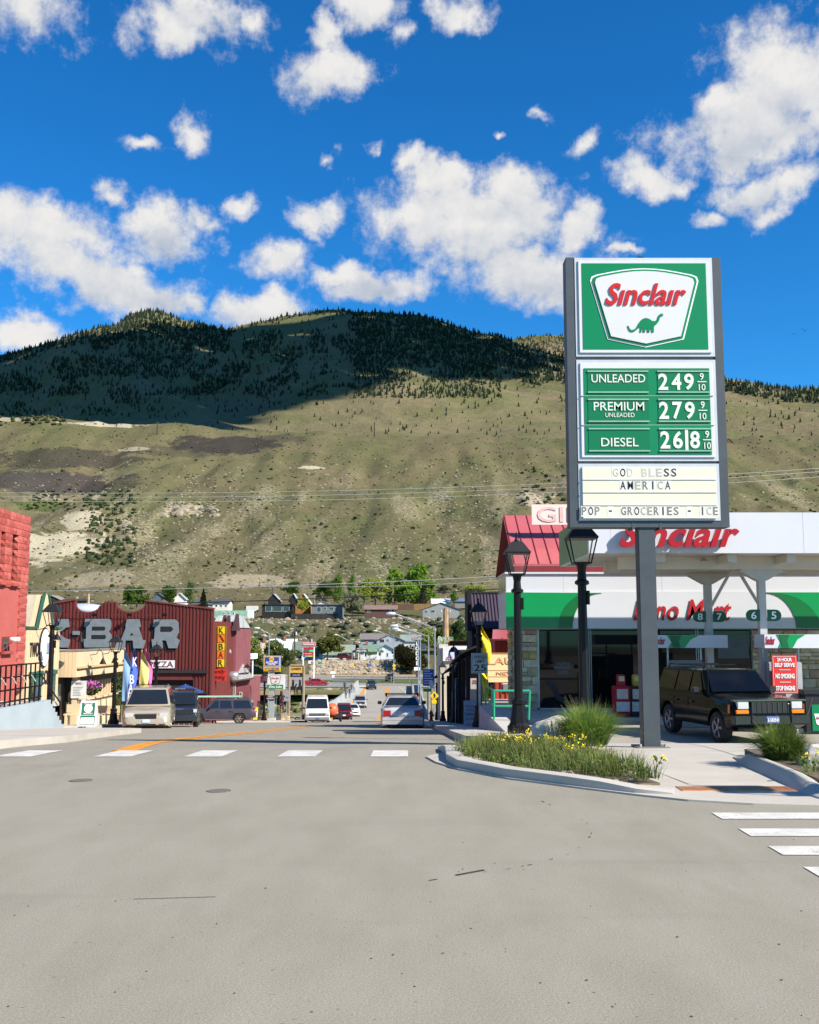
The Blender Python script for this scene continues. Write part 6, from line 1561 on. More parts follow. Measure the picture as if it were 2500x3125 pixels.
rows = [[(BXL, y, dz(y) - 1.2), (BXL, y, dz(y) - .03), (BXR, y, dz(y) - .03), (BXR, y, dz(y) - 1.2), (BXL, y, dz(y) - 1.2)] for y in ysb]; m.grid(rows); m.build('deck', BCON, br)
m = MB(); m.grid([[(x, y, dz(y) + .0) for x in (rl_, -4, rr2)] for y in ysb]); m.build('roadway', M((.30, .275, .23), .9, 0, .1, .4), br)
for (a, c, nm) in ((BXL, rl_, 'left'), (rr2, BXR, 'right')):
    m = MB(); m.grid([[(a, y, dz(y) - .02), (a, y, dz(y) + .2), (c, y, dz(y) + .2), (c, y, dz(y) - .02)] for y in ysb]); m.build('walkway', BCON, br)
m = MB(); m.grid([[(rl_ - .35, y, dz(y) + .206), (rl_ + .03, y, dz(y) + .204), (rl_ + .03, y, dz(y) + .0)] for y in ysb[1:]]); m.build('yellow_kerb', YEL, br)
for x in (BXL, BXR - .12):
    m = MB(); m.grid([[(x, y, dz(y) + .2), (x, y, dz(y) + 1.15), (x + .12, y, dz(y) + 1.15), (x + .12, y, dz(y) + .2)] for y in ysb]); m.build('parapet', RAILM, br)
    for i in range(0, 27): m = MB(); y = ysb[i]; m.box(x - .05, x + .17, y - .1, y + .1, dz(y) + .2, dz(y) + 1.3); m.build('post', RAILM, br)
m = MB(); m.grid([[(rr2 + .02, y, dz(y) + .2), (rr2 + .02, y, dz(y) + .95), (rr2 + .16, y, dz(y) + .95), (rr2 + .16, y, dz(y) + .2)] for y in ysb if 118 < y]); m.build('barrier', M((.06, .06, .06), .7), br)
box('barrier_end', M((.35, .22, .12), .7), br, rr2 + .0, rr2 + .2, 117.0, 118.2, dz(118) + .2, dz(118) + 1.0)
def bstrip(pts, w, mt, nm):
    rows = []
    for i in range(len(pts) - 1):
        for k in range(6):
            t = k / 6; rows.append((lerp(pts[i][0], pts[i + 1][0], t), lerp(pts[i][1], pts[i + 1][1], t)))
    rows.append(pts[-1]); m = MB(); m.grid([[(x - w / 2, y, dz(y) + .006), (x + w / 2, y, dz(y) + .006)] for x, y in rows]); m.build(nm, mt, br)
bstrip([(-3.4, 111), (-3.6, 140), (-3.7, 175), (-4.4, 205), (-6.0, 216)], .24, YEL, 'centre_line'); bstrip([(-3.1, 111), (-3.3, 140), (-3.4, 175), (-4.1, 205), (-5.6, 216)], .24, YEL, 'centre_line')
bstrip([(-.3, 112), (-.35, 160), (-.8, 200), (-2.2, 214)], .14, WPAINT, 'edge_line'); bstrip([(-7.9, 112), (-7.9, 190), (-8.6, 214)], .14, WPAINT, 'edge_line')
GRASSG = M((.075, .10, .025), .95, 0, .25, .6, .4, 8)
tag(sheet('verge', [(-18, 236), (9, 226), (30, 226), (30, 246), (-8, 252), (-20, 246)], lambda y: -8.86, GRASSG, .25), kind='structure')
tag(sheet('river_lawn', [(-40, 196), (-11, 200), (-11, 209), (-40, 212)], lambda y: -9.25, M((.13, .12, .045), .95, 0, .25, .5), .4), kind='structure')
cu = MB(); cu.grid([[(x, 272.5, -8.95), (x, 272.5, -8.75), (x, 273.4, -8.75)] for x in range(-60, 31, 6)]); tag(cu.build('far_kerb', M((.55, .36, .16), .8, 0, .2, .6)), kind='structure')
rf_ = thing('rail_fence', 'low split rail fence round the grass beyond the bridge', 'fence', (0, 232, -8.8))
fp = [(-17, 236.5), (-12, 235), (-8, 233.5), (-4, 232), (0, 230.5), (3, 229), (6, 228)]
WD = M((.23, .19, .14), .85)
for (x, y) in fp: bar('post', WD, rf_, x - .1, x + .1, y - .1, y + .1, -8.7, -7.5)
for (a, c) in zip(fp, fp[1:]):
    for z in (-8.2, -7.75): m = MB(); m.cyl((a[0], a[1], z), (c[0], c[1], z), .07, n=5); m.build('rail', WD, rf_)
gr_ = thing('guard_railing', 'grey pedestrian guard railing at the far end of the bridge walkway', 'railing', (-13.5, 216, -8.9))
for i in range(9): bar('post', GALV, gr_, wx(1020, 216, -8) + i * .42, wx(1020, 216, -8) + .06 + i * .42, 216, 216.06, -8.95, -7.75)
for z in (-7.75, -8.3): bar('rail', GALV, gr_, wx(1020, 216, -8), wx(1020, 216, -8) + 3.4, 215.98, 216.08, z - .04, z + .04)
for (px, Y, rz, sc_, pc, lb) in ((1056, 172, R(180), (.10, .085, .075), (.09, .07, .05), 'walker in brown on the bridge walkway, nearest of the five'), (1067, 174, R(175), (.07, .065, .06), (.10, .13, .20), 'walker in dark top and blue jeans beside the brown clad one'),
        (1073, 188, R(180), (.06, .05, .05), (.04, .04, .05), 'walker all in dark clothes farther along the bridge walkway'), (1081, 190, R(10), (.42, .36, .36), (.10, .16, .30), 'walker in pale top and blue trousers on the bridge walkway'), (1052, 196, R(170), (.05, .05, .055), (.05, .05, .06), 'walker by the railing, farthest along the bridge walkway')):
    z = dz(Y) + .2; person(lb, (wx(px, Y, z), Y, z), rz, sc_, pc, 'walkers on the bridge')
person('person in black standing beside the bright red car', (wx(946, 223, -8), 223.5, -8.96), R(0), (.02, .02, .022), (.03, .03, .035))
o = bpy.data.objects.new('person', dr); COL.objects.link(o); o.location = ex.location + Vector((-.35, -.3, -.25)); o.rotation_euler = (0, 0, R(-84)); o.scale = (.95, .95, .95); tag(o, 'driver in a pale shirt at the wheel of the purple suv', 'person')
def light(px, pyt, Y, ax, ay, label, zb=None):
    zb = dz(Y) + .2 if zb is None else zb; zt = wz(pyt, Y); x = wx(px, Y, zt)
    o = thing('street_light', label, 'street light', (x, Y, zb), 0, 'galvanised street lights over the bridge')
    m = MB(); m.cyl((x, Y, zb), (x, Y, zt), .11, .07, 8); m.build('pole', GALV, o)
    e = at(ax, ay, Y - .2)
    m = MB(); m.tube([(x, Y, zt - .15), (lerp(x, e.x, .75), Y, lerp(zt, e.z, .8)), e + Vector((.35, 0, 0))], .045, 6); m.build('arm', GALV, o)
    m = MB(); m.tube([(x, Y, zt - .75), (lerp(x, e.x, .6), Y, lerp(zt, e.z, .66) - .12)], .03, 5); m.build('brace', GALV, o)
    m = MB(); m.lathe([(.02, -.55), (.10, -.5), (.17, -.2), (.16, .3), (.05, .4)], (e.x, e.y, e.z), 10, 'X'); m.build('lamp_head', M((.62, .66, .66), .4, .3), o, smooth=True)
light(1327, 1912, 103, 1195, 1873, 'street light pole nearest the camera with the highest arm'); light(1308, 1938, 118, 1205, 1910, 'second street light pole on the right of the bridge')
light(1283, 1940, 138, 1208, 1919, 'third street light pole on the right of the bridge'); light(1277, 1942, 158, 1215, 1924, 'fourth street light pole on the right of the bridge')
light(1202, 1942, 226, 1146, 1925, 'street light standing on the grass with the yellow sign', -8.8); light(1075, 1958, 268, 1025, 1937, 'street light in front of the rock bank', -8.9); light(822, 1932, 165, 785, 1917, 'street light behind the auto repair sign', -10)
def house(name, label, x0, x1, yb, ye, yr, Y, D=9, wall=(.6, .6, .58), roof=(.2, .18, .16), kind='side', wins=(), chim=None, over=.5, cat='house', trim=None, zbase=None):
    """px box x0..x1; yb base, ye eaves, yr ridge picture rows. kind side: ridge across, front: gable to the street, shed, hip"""
    zb = wz(yb, Y) if zbase is None else zbase; ze, zr = wz(ye, Y), wz(yr, Y); X0, X1 = wx(x0, Y, ze), wx(x1, Y, ze)
    o = thing(name, label, cat, ((X0 + X1) / 2, Y, zb))
    wm, rm = M(wall, .8, 0, .08, .8), M(roof, .85, 0, .15, 1.2)
    if kind == 'front':
        m = MB(); m.prism([(X0, zb - 1.5), (X1, zb - 1.5), (X1, ze), ((X0 + X1) / 2, zr - .15), (X0, ze)], Y, Y + D); m.build('wall', wm, o)
        k = (zr - ze) / ((X1 - X0) / 2); e = over
        for sg_ in (-1, 1):
            xe = X0 - e if sg_ < 0 else X1 + e; xm = (X0 + X1) / 2
            m = MB(); m.ext([Vector((xe, Y - .4, ze - k * e)), Vector((xm, Y - .4, zr)), Vector((xm, Y - .4, zr - .16)), Vector((xe, Y - .4, ze - k * e - .16))], Vector((0, D + .8, 0))); r_ = m.build('roof', rm, o)
        if trim:
            for sg_ in (-1, 1):
                xe = X0 - e if sg_ < 0 else X1 + e; m = MB(); m.ext([Vector((xe, Y - .43, ze - k * e - .2)), Vector((xm, Y - .43, zr - .2)), Vector((xm, Y - .43, zr + .03)), Vector((xe, Y - .43, ze - k * e + .03))], Vector((0, -.05, 0))); m.build('bargeboard', M(trim, .7), o)
    elif kind == 'side':
        m = MB(); m.ext([Vector((X0, Y, zb - 1.5)), Vector((X0, Y + D, zb - 1.5)), Vector((X0, Y + D, ze)), Vector((X0, Y + D / 2, zr - .15)), Vector((X0, Y, ze))], Vector((X1 - X0, 0, 0))); m.build('wall', wm, o)
        k = (zr - ze) / (D / 2)
        for sg_ in (-1, 1):
            ye_ = Y - over if sg_ < 0 else Y + D + over
            m = MB(); m.ext([Vector((X0 - over, ye_, ze - k * over)), Vector((X0 - over, Y + D / 2, zr)), Vector((X0 - over, Y + D / 2, zr - .14)), Vector((X0 - over, ye_, ze - k * over - .14))], Vector((X1 - X0 + 2 * over, 0, 0))); r_ = m.build('roof', rm, o)
    elif kind == 'hip':
        box('wall', wm, o, X0, X1, Y, Y + D, zb - 1.5, ze); e = over; m = MB(); q = min((X1 - X0) * .32, D / 2)
        v = [(X0 - e, Y - e, ze), (X1 + e, Y - e, ze), (X1 + e, Y + D + e, ze), (X0 - e, Y + D + e, ze), (X0 + q, Y + D / 2, zr), (X1 - q, Y + D / 2, zr)]
        m.add(v, [(0, 1, 5, 4), (1, 2, 5), (2, 3, 4, 5), (3, 0, 4), (0, 3, 2, 1)]); r_ = m.build('roof', rm, o)
    else:
        box('wall', wm, o, X0, X1, Y, Y + D, zb - 1.5, ze); m = MB(); m.ext([Vector((X0 - over, Y - over, ze)), Vector((X0 - over, Y + D, zr)), Vector((X0 - over, Y + D, zr + .2)), Vector((X0 - over, Y - over, ze + .2))], Vector((X1 - X0 + 2 * over, 0, 0))); r_ = m.build('roof', rm, o)
    for (a, c, t, b2) in wins:
        A, C, Tt, Bb = wx(a, Y, zb), wx(c, Y, zb), wz(t, Y), wz(b2, Y)
        w = box('window', M((.62, .62, .6), .6), o, A, C, Y - .08, Y - .01, Bb, Tt); box('pane', glass((.03, .035, .04)), w, A + .1, C - .1, Y - .1, Y - .081, Bb + .1, Tt - .1)
    if chim: A = wx(chim, Y, zr); box('chimney', M((.3, .1, .06), .8), r_, A - .35, A + .35, Y + D * .4, Y + D * .4 + .7, ze, zr + .9)
    return o
Wh, Gr = (.62, .62, .6), (.24, .30, .25)
house('tan_house', 'tan roofed house with brick chimney behind the bushes by the river', 745, 850, 2035, 2000, 1955, 306, 12, (.42, .36, .28), (.40, .31, .23), 'hip', [(775, 785, 2005, 2018)], 800)
house('grey_bungalow', 'low grey roofed house at the left behind the river bushes', 705, 770, 2035, 1986, 1958, 318, 10, (.2, .2, .2), (.17, .15, .12), 'side', [(722, 730, 1990, 2002)])
house('white_roof_house', 'house with pale blue white metal roof and gable behind the tan house', 822, 898, 2020, 1985, 1950, 322, 10, (.62, .63, .65), (.58, .64, .70), 'side', [(880, 888, 1988, 1998)], 865)
house('green_gable_house', 'white clapboard house with green gabled roof behind the tall red and white sign', 893, 985, 2016, 1990, 1958, 300, 9, (.5, .56, .6), (.13, .17, .13), 'side', [(903, 922, 1996, 2010), (962, 975, 1994, 2006)])
house('white_annex', 'low white wing behind the round crowned tree', 985, 1042, 2016, 1996, 1976, 303, 8, Wh, (.17, .21, .16), 'side', [(1015, 1020, 1995, 2006)])
house('white_garage', 'white garage with green grey roof left of the motel sign', 1042, 1078, 2016, 1988, 1968, 305, 8, Wh, (.22, .26, .2), 'side')
house('motel_cottage', 'white motel cottage with green roof and orange chimney behind the motel sign', 1100, 1152, 2016, 1986, 1966, 300, 8, Wh, (.13, .21, .15), 'side', [(1112, 1120, 1990, 2004)], 1118, cat='cottage')
house('motel_cottage', 'white motel cottage with pale blue gable beside the dark bush', 1150, 1202, 2014, 1980, 1966, 303, 8, (.55, .6, .64), (.13, .22, .15), 'front', [(1180, 1186, 1992, 2004)], trim=(.16, .24, .18), cat='cottage')
house('motel_cottage', 'white motel cottage, rightmost, half hidden by the dark spreading bush', 1200, 1245, 2010, 1978, 1963, 306, 8, (.52, .57, .62), (.14, .23, .16), 'front', [(1205, 1212, 1984, 1996)], trim=(.16, .24, .18), cat='cottage')
house('two_storey_house', 'grey two storey house with dark windows above the motel cottages', 1102, 1170, 1985, 1949, 1933, 325, 9, (.31, .33, .37), (.17, .15, .14), 'side', [(1112, 1122, 1950, 1958)])
house('grey_gable_house', 'grey gabled block joined to the two storey house', 1150, 1232, 1987, 1953, 1934, 322, 9, (.33, .35, .39), (.17, .15, .14), 'front', [(1158, 1174, 1950, 1961), (1181, 1188, 1950, 1957), (1206, 1218, 1950, 1958)])
house('lodge_house', 'white house with grey green roof behind the lodge sign', 1225, 1300, 1990, 1955, 1937, 330, 9, (.5, .52, .54), (.2, .25, .22), 'side')
ch_ = house('dark_chalet', 'large dark timber chalet with white framed windows on the slope', 800, 892, 1886, 1846, 1844, 398, 10, (.016, .014, .013), (.02, .018, .017), 'shed', [(810, 829, 1849, 1866), (832, 861, 1849, 1866), (864, 883, 1849, 1866)])
for (a, c, e, r_) in ((818, 852, 1830, 1812), (884, 906, 1832, 1811)):
    Xa, Xc, Y = wx(a, 402, 10), wx(c, 402, 10), 402; ze, zr = wz(e, Y), wz(r_, Y)
    m = MB(); m.prism([(Xa, wz(1846, Y)), (Xc, wz(1846, Y)), (Xc, ze), ((Xa + Xc) / 2, zr), (Xa, ze)], Y, Y + 6); m.build('gable', M((.02, .017, .015), .8), ch_)
    for sg_ in (-1, 1):
        xe = Xa - .5 if sg_ < 0 else Xc + .5; xm = (Xa + Xc) / 2
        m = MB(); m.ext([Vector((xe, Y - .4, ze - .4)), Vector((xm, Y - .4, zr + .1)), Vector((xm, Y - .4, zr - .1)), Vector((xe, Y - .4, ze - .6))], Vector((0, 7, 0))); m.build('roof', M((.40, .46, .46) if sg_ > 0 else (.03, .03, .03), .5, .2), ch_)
house('log_gable_house', 'orange log house with steep grey roof right of the dark chalet', 905, 946, 1884, 1838, 1811, 404, 9, (.35, .14, .035), (.42, .46, .46), 'front', [(921, 931, 1845, 1858)], trim=(.40, .17, .05))
house('grey_long_house', 'long grey house with flat roof and dark deck beside the chalet', 952, 1045, 1886, 1846, 1843, 398, 9, (.15, .17, .175), (.1, .1, .1), 'shed', [(967, 980, 1852, 1868), (988, 997, 1852, 1861), (1006, 1019, 1852, 1862)])
house('white_gable_house', 'small house with pale gable above the long grey house', 955, 1012, 1850, 1845, 1833, 412, 8, (.6, .58, .54), (.3, .26, .22), 'front')
house('brown_cabin', 'brown roofed cabin with white windows on the slope', 1113, 1210, 1878, 1858, 1846, 398, 8, (.10, .05, .04), (.20, .12, .10), 'side', [(1120, 1130, 1862, 1869), (1188, 1195, 1861, 1870), (1203, 1209, 1861, 1870)])
house('grey_ranch_house', 'grey ranch house with brown gabled roof at the right of the slope', 1290, 1402, 1876, 1858, 1838, 396, 10, (.24, .26, .25), (.17, .145, .12), 'front', [(1297, 1306, 1862, 1870), (1315, 1328, 1861, 1870)], over=1.0)
house('blue_roof_house', 'long low house with blue roof behind the ranch house', 1388, 1470, 1845, 1834, 1824, 430, 9, (.2, .2, .18), (.10, .13, .22), 'side')
house('white_shed', 'white roofed shed behind the ranch house', 1320, 1372, 1848, 1840, 1826, 425, 9, (.5, .48, .42), (.66, .66, .65), 'side')
house('cream_block', 'cream two storey building with three windows behind the green container', 650, 698, 1872, 1838, 1826, 410, 9, (.66, .62, .53), (.06, .065, .075), 'side', [(657, 664, 1845, 1852), (671, 678, 1845, 1852), (686, 693, 1845, 1852)])
house('slate_roof_house', 'dark grey roofed house behind the spruce', 570, 636, 1872, 1845, 1828, 420, 10, (.2, .21, .21), (.07, .075, .085), 'hip')
house('white_gable_cottage', 'white gabled house among the green trees above the bar', 530, 567, 1860, 1826, 1809, 415, 9, (.68, .67, .63), (.3, .3, .29), 'front', trim=(.7, .7, .68))
house('blue_grey_shed', 'slate coloured gabled house left of the white gabled house', 467, 500, 1860, 1822, 1810, 420, 9, (.10, .13, .15), (.08, .09, .1), 'front')
house('dark_barn', 'dark weathered barn with front gable beyond the bar roof', 118, 188, 1850, 1831, 1815, 408, 9, (.03, .028, .026), (.22, .2, .17), 'front', [(135, 155, 1833, 1842)], over=1.2)
house('brown_shed', 'long dark brown shed roof beyond the bar', 180, 262, 1856, 1834, 1826, 406, 10, (.10, .06, .035), (.04, .03, .025), 'shed')
house('white_hut', 'small white hut at the left beside the red stone building', 80, 100, 1850, 1832, 1823, 405, 5, (.66, .65, .62), (.06, .06, .06), 'hip')
house('hill_house', 'brown timber house standing alone high on the bench right of the price sign', 2214, 2237, 1375, 1350, 1338, 1110, 9, (.12, .06, .035), (.06, .04, .035), 'front', [(2218, 2224, 1352, 1358), (2226, 2232, 1362, 1368)])
gc_ = thing('green_container', 'long pale green shipping container on the slope behind the pink building', 'container', (wx(700, 396, 8), 396, wz(1886, 396)))
box('side', M((.24, .40, .29), .6, 0, .2, .5), gc_, wx(648, 396, 8), wx(755, 396, 8), 396, 399, wz(1886, 396) - 1, wz(1863, 396)); box('white_end', M((.66, .66, .64), .6), gc_, wx(755, 396, 8) + .01, wx(772, 396, 8), 396, 399, wz(1886, 396) - 1, wz(1862, 396))
for a in (681, 696, 710): w = box('window', WHITE, gc_, wx(a, 396, 8), wx(a + 6, 396, 8), 395.9, 395.99, wz(1876, 396), wz(1868, 396)); box('pane', GLASS, w, wx(a, 396, 8) + .12, wx(a + 6, 396, 8) - .12, 395.88, 395.9, wz(1875, 396), wz(1869, 396))
wt = thing('white_trailer', 'white box trailer parked right of the green container', 'trailer', (wx(772, 404, 8), 404, wz(1868, 404)))
box('box', M((.62, .6, .56), .6), wt, wx(750, 404, 8), wx(785, 404, 8), 404, 407, wz(1866, 404), wz(1849, 404), .1)
for a in (756, 776): m = MB(); m.cyl((wx(a, 404, 8), 403.9, wz(1868, 404)), (wx(a, 404, 8), 404.2, wz(1868, 404)), .45, n=12); m.build('wheel', RUB, wt)
fe = thing('brown_fence', 'long brown board fence behind the brown cabin', 'fence', (wx(1250, 420, 9), 420, 9))
for i in range(58):
    a = 1195 + i * 2.3
    if a < 1320: bar('board', M((.11, .06, .035) if a < 1262 else (.24, .14, .05), .8, rnd=.12), fe, wx(a, 420, 9), wx(a + 2.15, 420, 9), 420, 420.1, wz(1862, 420), wz(1843, 420))
fe = thing('grey_board_fence', 'weathered dark board fence below the long grey house', 'fence', (wx(960, 394, 8), 394, 8))
for i in range(62):
    a = 888 + i * 2.3; bar('board', M((.032, .028, .026), .9, rnd=.2), fe, wx(a, 394, 8), wx(a + 2.2, 394, 8), 394, 394.1, wz(1890, 394), wz(1873, 394))
GB_, GD, GY = (.16, .27, .03), (.085, .16, .022), (.22, .27, .035)
T_ = [('cottonwood', 'tall green cottonwood, highest crown behind the brown cabin', 1230, 1320, 1728, 1850, 440, 'poplar', GB_, 2600), ('cottonwood', 'bright green cottonwood left of the tallest crown', 1165, 1245, 1738, 1850, 445, 'poplar', GB_, 2400), ('cottonwood', 'spreading yellow green cottonwood behind the utility pole', 1100, 1190, 1765, 1852, 435, 'round', GY, 2200),
      ('cottonwood', 'dark green poplar pair left of the bare tree', 1010, 1052, 1755, 1845, 440, 'poplar', GD, 1500), ('cottonwood', 'dense green tree behind the long grey house', 955, 1025, 1775, 1850, 430, 'round', GD, 2000), ('cottonwood', 'green poplar standing right of the bare tree', 1055, 1090, 1758, 1845, 445, 'poplar', GD, 1300), ('leafy_tree', 'low green tree behind the log gable house', 850, 920, 1775, 1830, 430, 'round', GD, 1600),
      ('leafy_tree', 'yellow green tree in front of the log gable house', 900, 943, 1822, 1880, 396, 'round', GY, 1300), ('willow', 'silver grey green willow between the grey house and the cabin', 1040, 1110, 1808, 1884, 394, 'round', (.15, .16, .09), 2000), ('spruce', 'dark spruce in front of the grey roofed house above the bar', 600, 640, 1798, 1872, 398, 'pine', (.03, .045, .015), 1500),
      ('leafy_tree', 'bright green tree beside the white gabled house, left', 378, 455, 1790, 1872, 400, 'round', (.06, .12, .015), 2000), ('leafy_tree', 'bright green tree in front of the white gabled house', 490, 548, 1782, 1858, 402, 'round', (.075, .14, .02), 1800), ('leafy_tree', 'green poplar right of the white gabled house', 558, 598, 1775, 1850, 420, 'poplar', (.06, .12, .018), 1300),
      ('leafy_tree', 'large olive tree with brown trunk beside the red and white fuel sign', 955, 1045, 1925, 2016, 296, 'round', (.12, .13, .03), 2600), ('leafy_tree', 'light green bushy tree left of the auto repair sign', 722, 800, 1945, 2060, 285, 'round', (.13, .17, .03), 2000), ('leafy_tree', 'light green tree behind the auto repair sign', 790, 860, 1950, 2060, 280, 'round', (.12, .15, .035), 2000), ('leafy_tree', 'loose olive shrub tree right of the auto repair sign', 850, 915, 1975, 2065, 278, 'round', (.10, .12, .035), 1600),
      ('juniper_tree', 'dark brown green spreading juniper behind the lodge sign', 1195, 1310, 1960, 2070, 282, 'round', (.045, .042, .015), 3000), ('leafy_tree', 'small green tree between the motel cottages', 1153, 1172, 1978, 2012, 298, 'round', GD, 700), ('leafy_tree', 'yellow green tree behind the tallest street light', 1280, 1335, 1910, 1990, 330, 'round', GY, 1600), ('leafy_tree', 'green tree in front of the boulder slope at the right', 1365, 1440, 1885, 1985, 330, 'round', (.055, .09, .025), 2200), ('leafy_tree', 'olive tree behind the fly shop roof', 1320, 1380, 1915, 2030, 320, 'round', (.10, .12, .03), 1800),
      ('leafy_tree', 'yellow green trees at the foot of the hill above the blue roof', 1415, 1500, 1785, 1838, 470, 'round', GY, 1600), ('leafy_tree', 'small green tree beside the white shed', 1368, 1402, 1800, 1850, 425, 'round', GD, 1100), ('spruce', 'slim dark spruce in front of the cottonwoods', 1272, 1308, 1785, 1850, 425, 'pine', (.025, .03, .015), 1000), ('leafy_tree', 'low grey green sage tree right of the cottonwoods', 1330, 1375, 1785, 1820, 470, 'round', (.08, .09, .05), 900), ('leafy_tree', 'small pale green tree by the motel sign', 1112, 1145, 1985, 2016, 296, 'round', (.2, .24, .04), 260)]
T_ += [('cottonwood', 'fresh green cottonwood low between the two tallest crowns', 1205, 1285, 1765, 1852, 432, 'round', GB_, 2200), ('cottonwood', 'yellow green tree at the left end of the cottonwood row', 1085, 1140, 1790, 1852, 428, 'round', GY, 1500), ('cottonwood', 'green tree at the right end of the cottonwood row', 1290, 1335, 1770, 1850, 436, 'round', GB_, 1500)]
for i, (nm, lb, a, c, t, b2, Y, kd, col, n) in enumerate(T_): tree(nm, lb, a, c, t, b2, Y, kd, col, n, i)
bt_ = thing('bare_tree', 'bare pale tree leaning between the dark green poplars', 'tree', (wx(1082, 436, 10), 436, wz(1850, 436)))
m = MB(); rt = bt_.location; rs = random.Random(3)
m.tube([rt, rt + Vector((1.5, 0, 6)), rt + Vector((3.5, 0, 13))], [.25, .15, .04], 5); m.tube([rt + Vector((.5, 0, 2)), rt + Vector((2.8, 0, 8)), rt + Vector((6, 0, 13.5))], [.15, .1, .03], 5)
for i in range(24): p = rt + Vector((rs.uniform(.8, 4), 0, rs.uniform(5, 11))); m.tube([p, p + Vector((rs.uniform(-1.5, 1.8), rs.uniform(-1, 1), rs.uniform(.8, 2.5)))], [.04, .015], 4)
m.build('trunk', M((.3, .27, .22), .9), bt_)
sc = MB()
for i in range(420):
    x = random.uniform(-34, -10.8); y = random.uniform(178, 211); p = (x, y, zval(x, y) - .1); (clump(sc, p, random.uniform(.3, 1.1), random.uniform(.3, 1.2)) if random.random() < .6 else None)
tag(sc.build('bank_scrub', mat_leaf((.08, .10, .03), .35, .3)), 'green scrub on the river bank left of the bridge', 'shrubs', kind='stuff')
sr = MB()
for i in range(260): x = random.uniform(-34, -10.8); y = random.uniform(176, 211); stone(sr, (x, y, zval(x, y)), random.uniform(.2, .7))
tag(sr.build('bank_stones', STONE), 'pale stones on the river bank left of the bridge', 'rocks', kind='stuff')
sr = MB()
for i in range(330): x = random.uniform(-46, -10.8); y = random.uniform(124, 150); stone(sr, (x, y, zval(x, y)), random.uniform(.2, .6)) if random.random() < .5 else clump(sr, (x, y, zval(x, y)), .5, .5)
tag(sr.build('near_bank_stones', STONE), 'stones along the near river bank behind the gazebo', 'rocks', kind='stuff')
def zr0(Y): return zroad(Y) + .13
tag(sheet('left_corner_pavement', [(-18, 84), (-9.2, 86), (-8.6, 92), (-8.6, 110), (-30, 110), (-30, 100), (-18, 98)], lambda y: zroad(y) + .12, WALK, .3), kind='structure')
SG = 100.0
def XG(px): return wx(px, SG, -3)
def ZG(py): return wz(py, SG)
ap = thing('repair_signs', 'stacked auto repair and oil change signs on a grey pole', 'sign', (XG(830), SG, zr0(SG)))
box('pole', M((.30, .35, .36), .5, .1, .05), ap, XG(823), XG(838), SG - .2, SG + .2, zr0(SG) - .1, ZG(2045)); box('foot', CONC, ap, XG(819), XG(842), SG - .35, SG + .35, zr0(SG) - .1, ZG(2191))
NB_ = M((.02, .055, .28), .4, 0, .03); NY = M((.78, .46, .01), .4, 0, .03)
p1 = box('blue_cabinet', M((.25, .3, .42), .5), ap, XG(804), XG(856), SG - .3, SG + .2, ZG(2036), ZG(2001)); box('yellow_border', NY, p1, XG(807), XG(854), SG - .32, SG - .301, ZG(2033), ZG(2003.5)); box('blue_face', NB_, p1, XG(809), XG(852), SG - .33, SG - .321, ZG(2031), ZG(2005))
m = MB(); m.prism([(XG(829.5) + math.cos(t) * .24, ZG(2011) + math.sin(t) * .24) for t in [i * math.pi / 3 for i in range(6)]], SG - .345, SG - .331); m.build('hexagon', NY, p1)
text('NAPA', NB_, p1, (XG(829.5), SG - .35, ZG(2011)), .2, .008, .01, fit=.3); text('AUTOCARE', WHITE, p1, (XG(830), SG - .34, ZG(2021)), .3, .01, .015, .2, fit=XG(849) - XG(812)); text('CENTER', WHITE, p1, (XG(830), SG - .34, ZG(2027)), .2, .01, .015, .2, fit=XG(843) - XG(820))
p2 = box('yellow_panel', NY, ap, XG(805), XG(855), SG - .3, SG + .2, ZG(2050), ZG(2036) - .01); text('AUTO REPAIRS', NB_, p2, (XG(830), SG - .315, ZG(2040)), .2, .01, .012, fit=XG(853) - XG(808)); text('TIRES', NB_, p2, (XG(830), SG - .315, ZG(2046.3)), .2, .01, .012, fit=XG(840) - XG(821))
p3 = box('white_cabinet', M((.55, .57, .58), .5), ap, XG(816), XG(870), SG - .28, SG + .25, ZG(2103), ZG(2058)); box('white_face', SF, p3, XG(817.5), XG(866.5), SG - .3, SG - .281, ZG(2101), ZG(2060)); box('green_band', GREEN, p3, XG(817.7), XG(866), SG - .31, SG - .301, ZG(2101), ZG(2089))
def sh2(k): return [(XG(842) + u * k * 1.05, ZG(2074) - v * k * .95) for u, v in ((-.52, -.35), (-.45, -.42), (0, -.48), (.45, -.42), (.52, -.35), (.36, .36), (0, .46), (-.36, .36))]
for (k, mt, y0) in ((1.0, GREEN, .318), (.9, SF, .326)): m = MB(); m.prism(sh2(k), SG - y0, SG - y0 + .007); m.build('shield', mt, p3)
text('Sınclaır', RL, p3, (XG(842), SG - .332, ZG(2069)), .3, .01, .02, .3, fit=.82); text('Dino Lube', WHITE, p3, (XG(842), SG - .316, ZG(2095)), .3, .01, .015, .3, fit=XG(862) - XG(822))
m = MB(); m.prism([(XG(842) + x, ZG(2079) + z) for x, z in ((-.2, -.06), (-.08, -.05), (.0, .04), (.08, .02), (.14, .12), (.18, .1), (.1, -.04), (.06, -.1), (-.06, -.1))], SG - .332, SG - .327); m.build('dinosaur_emblem', GREEN, p3)
dn = thing('park_sign', 'small dark park sign on the sign pole', 'sign', (XG(828), SG - .25, ZG(2130))); box('panel', M((.05, .03, .03), .6), dn, XG(816), XG(841), SG - .27, SG - .22, ZG(2136), ZG(2123)); text('NORTH', WHITE, dn, (XG(828), SG - .28, ZG(2126)), .15, .01, .01, fit=.4); text('Public Restrooms', WHITE, dn, (XG(828), SG - .28, ZG(2131)), .15, .01, .008, fit=.72)
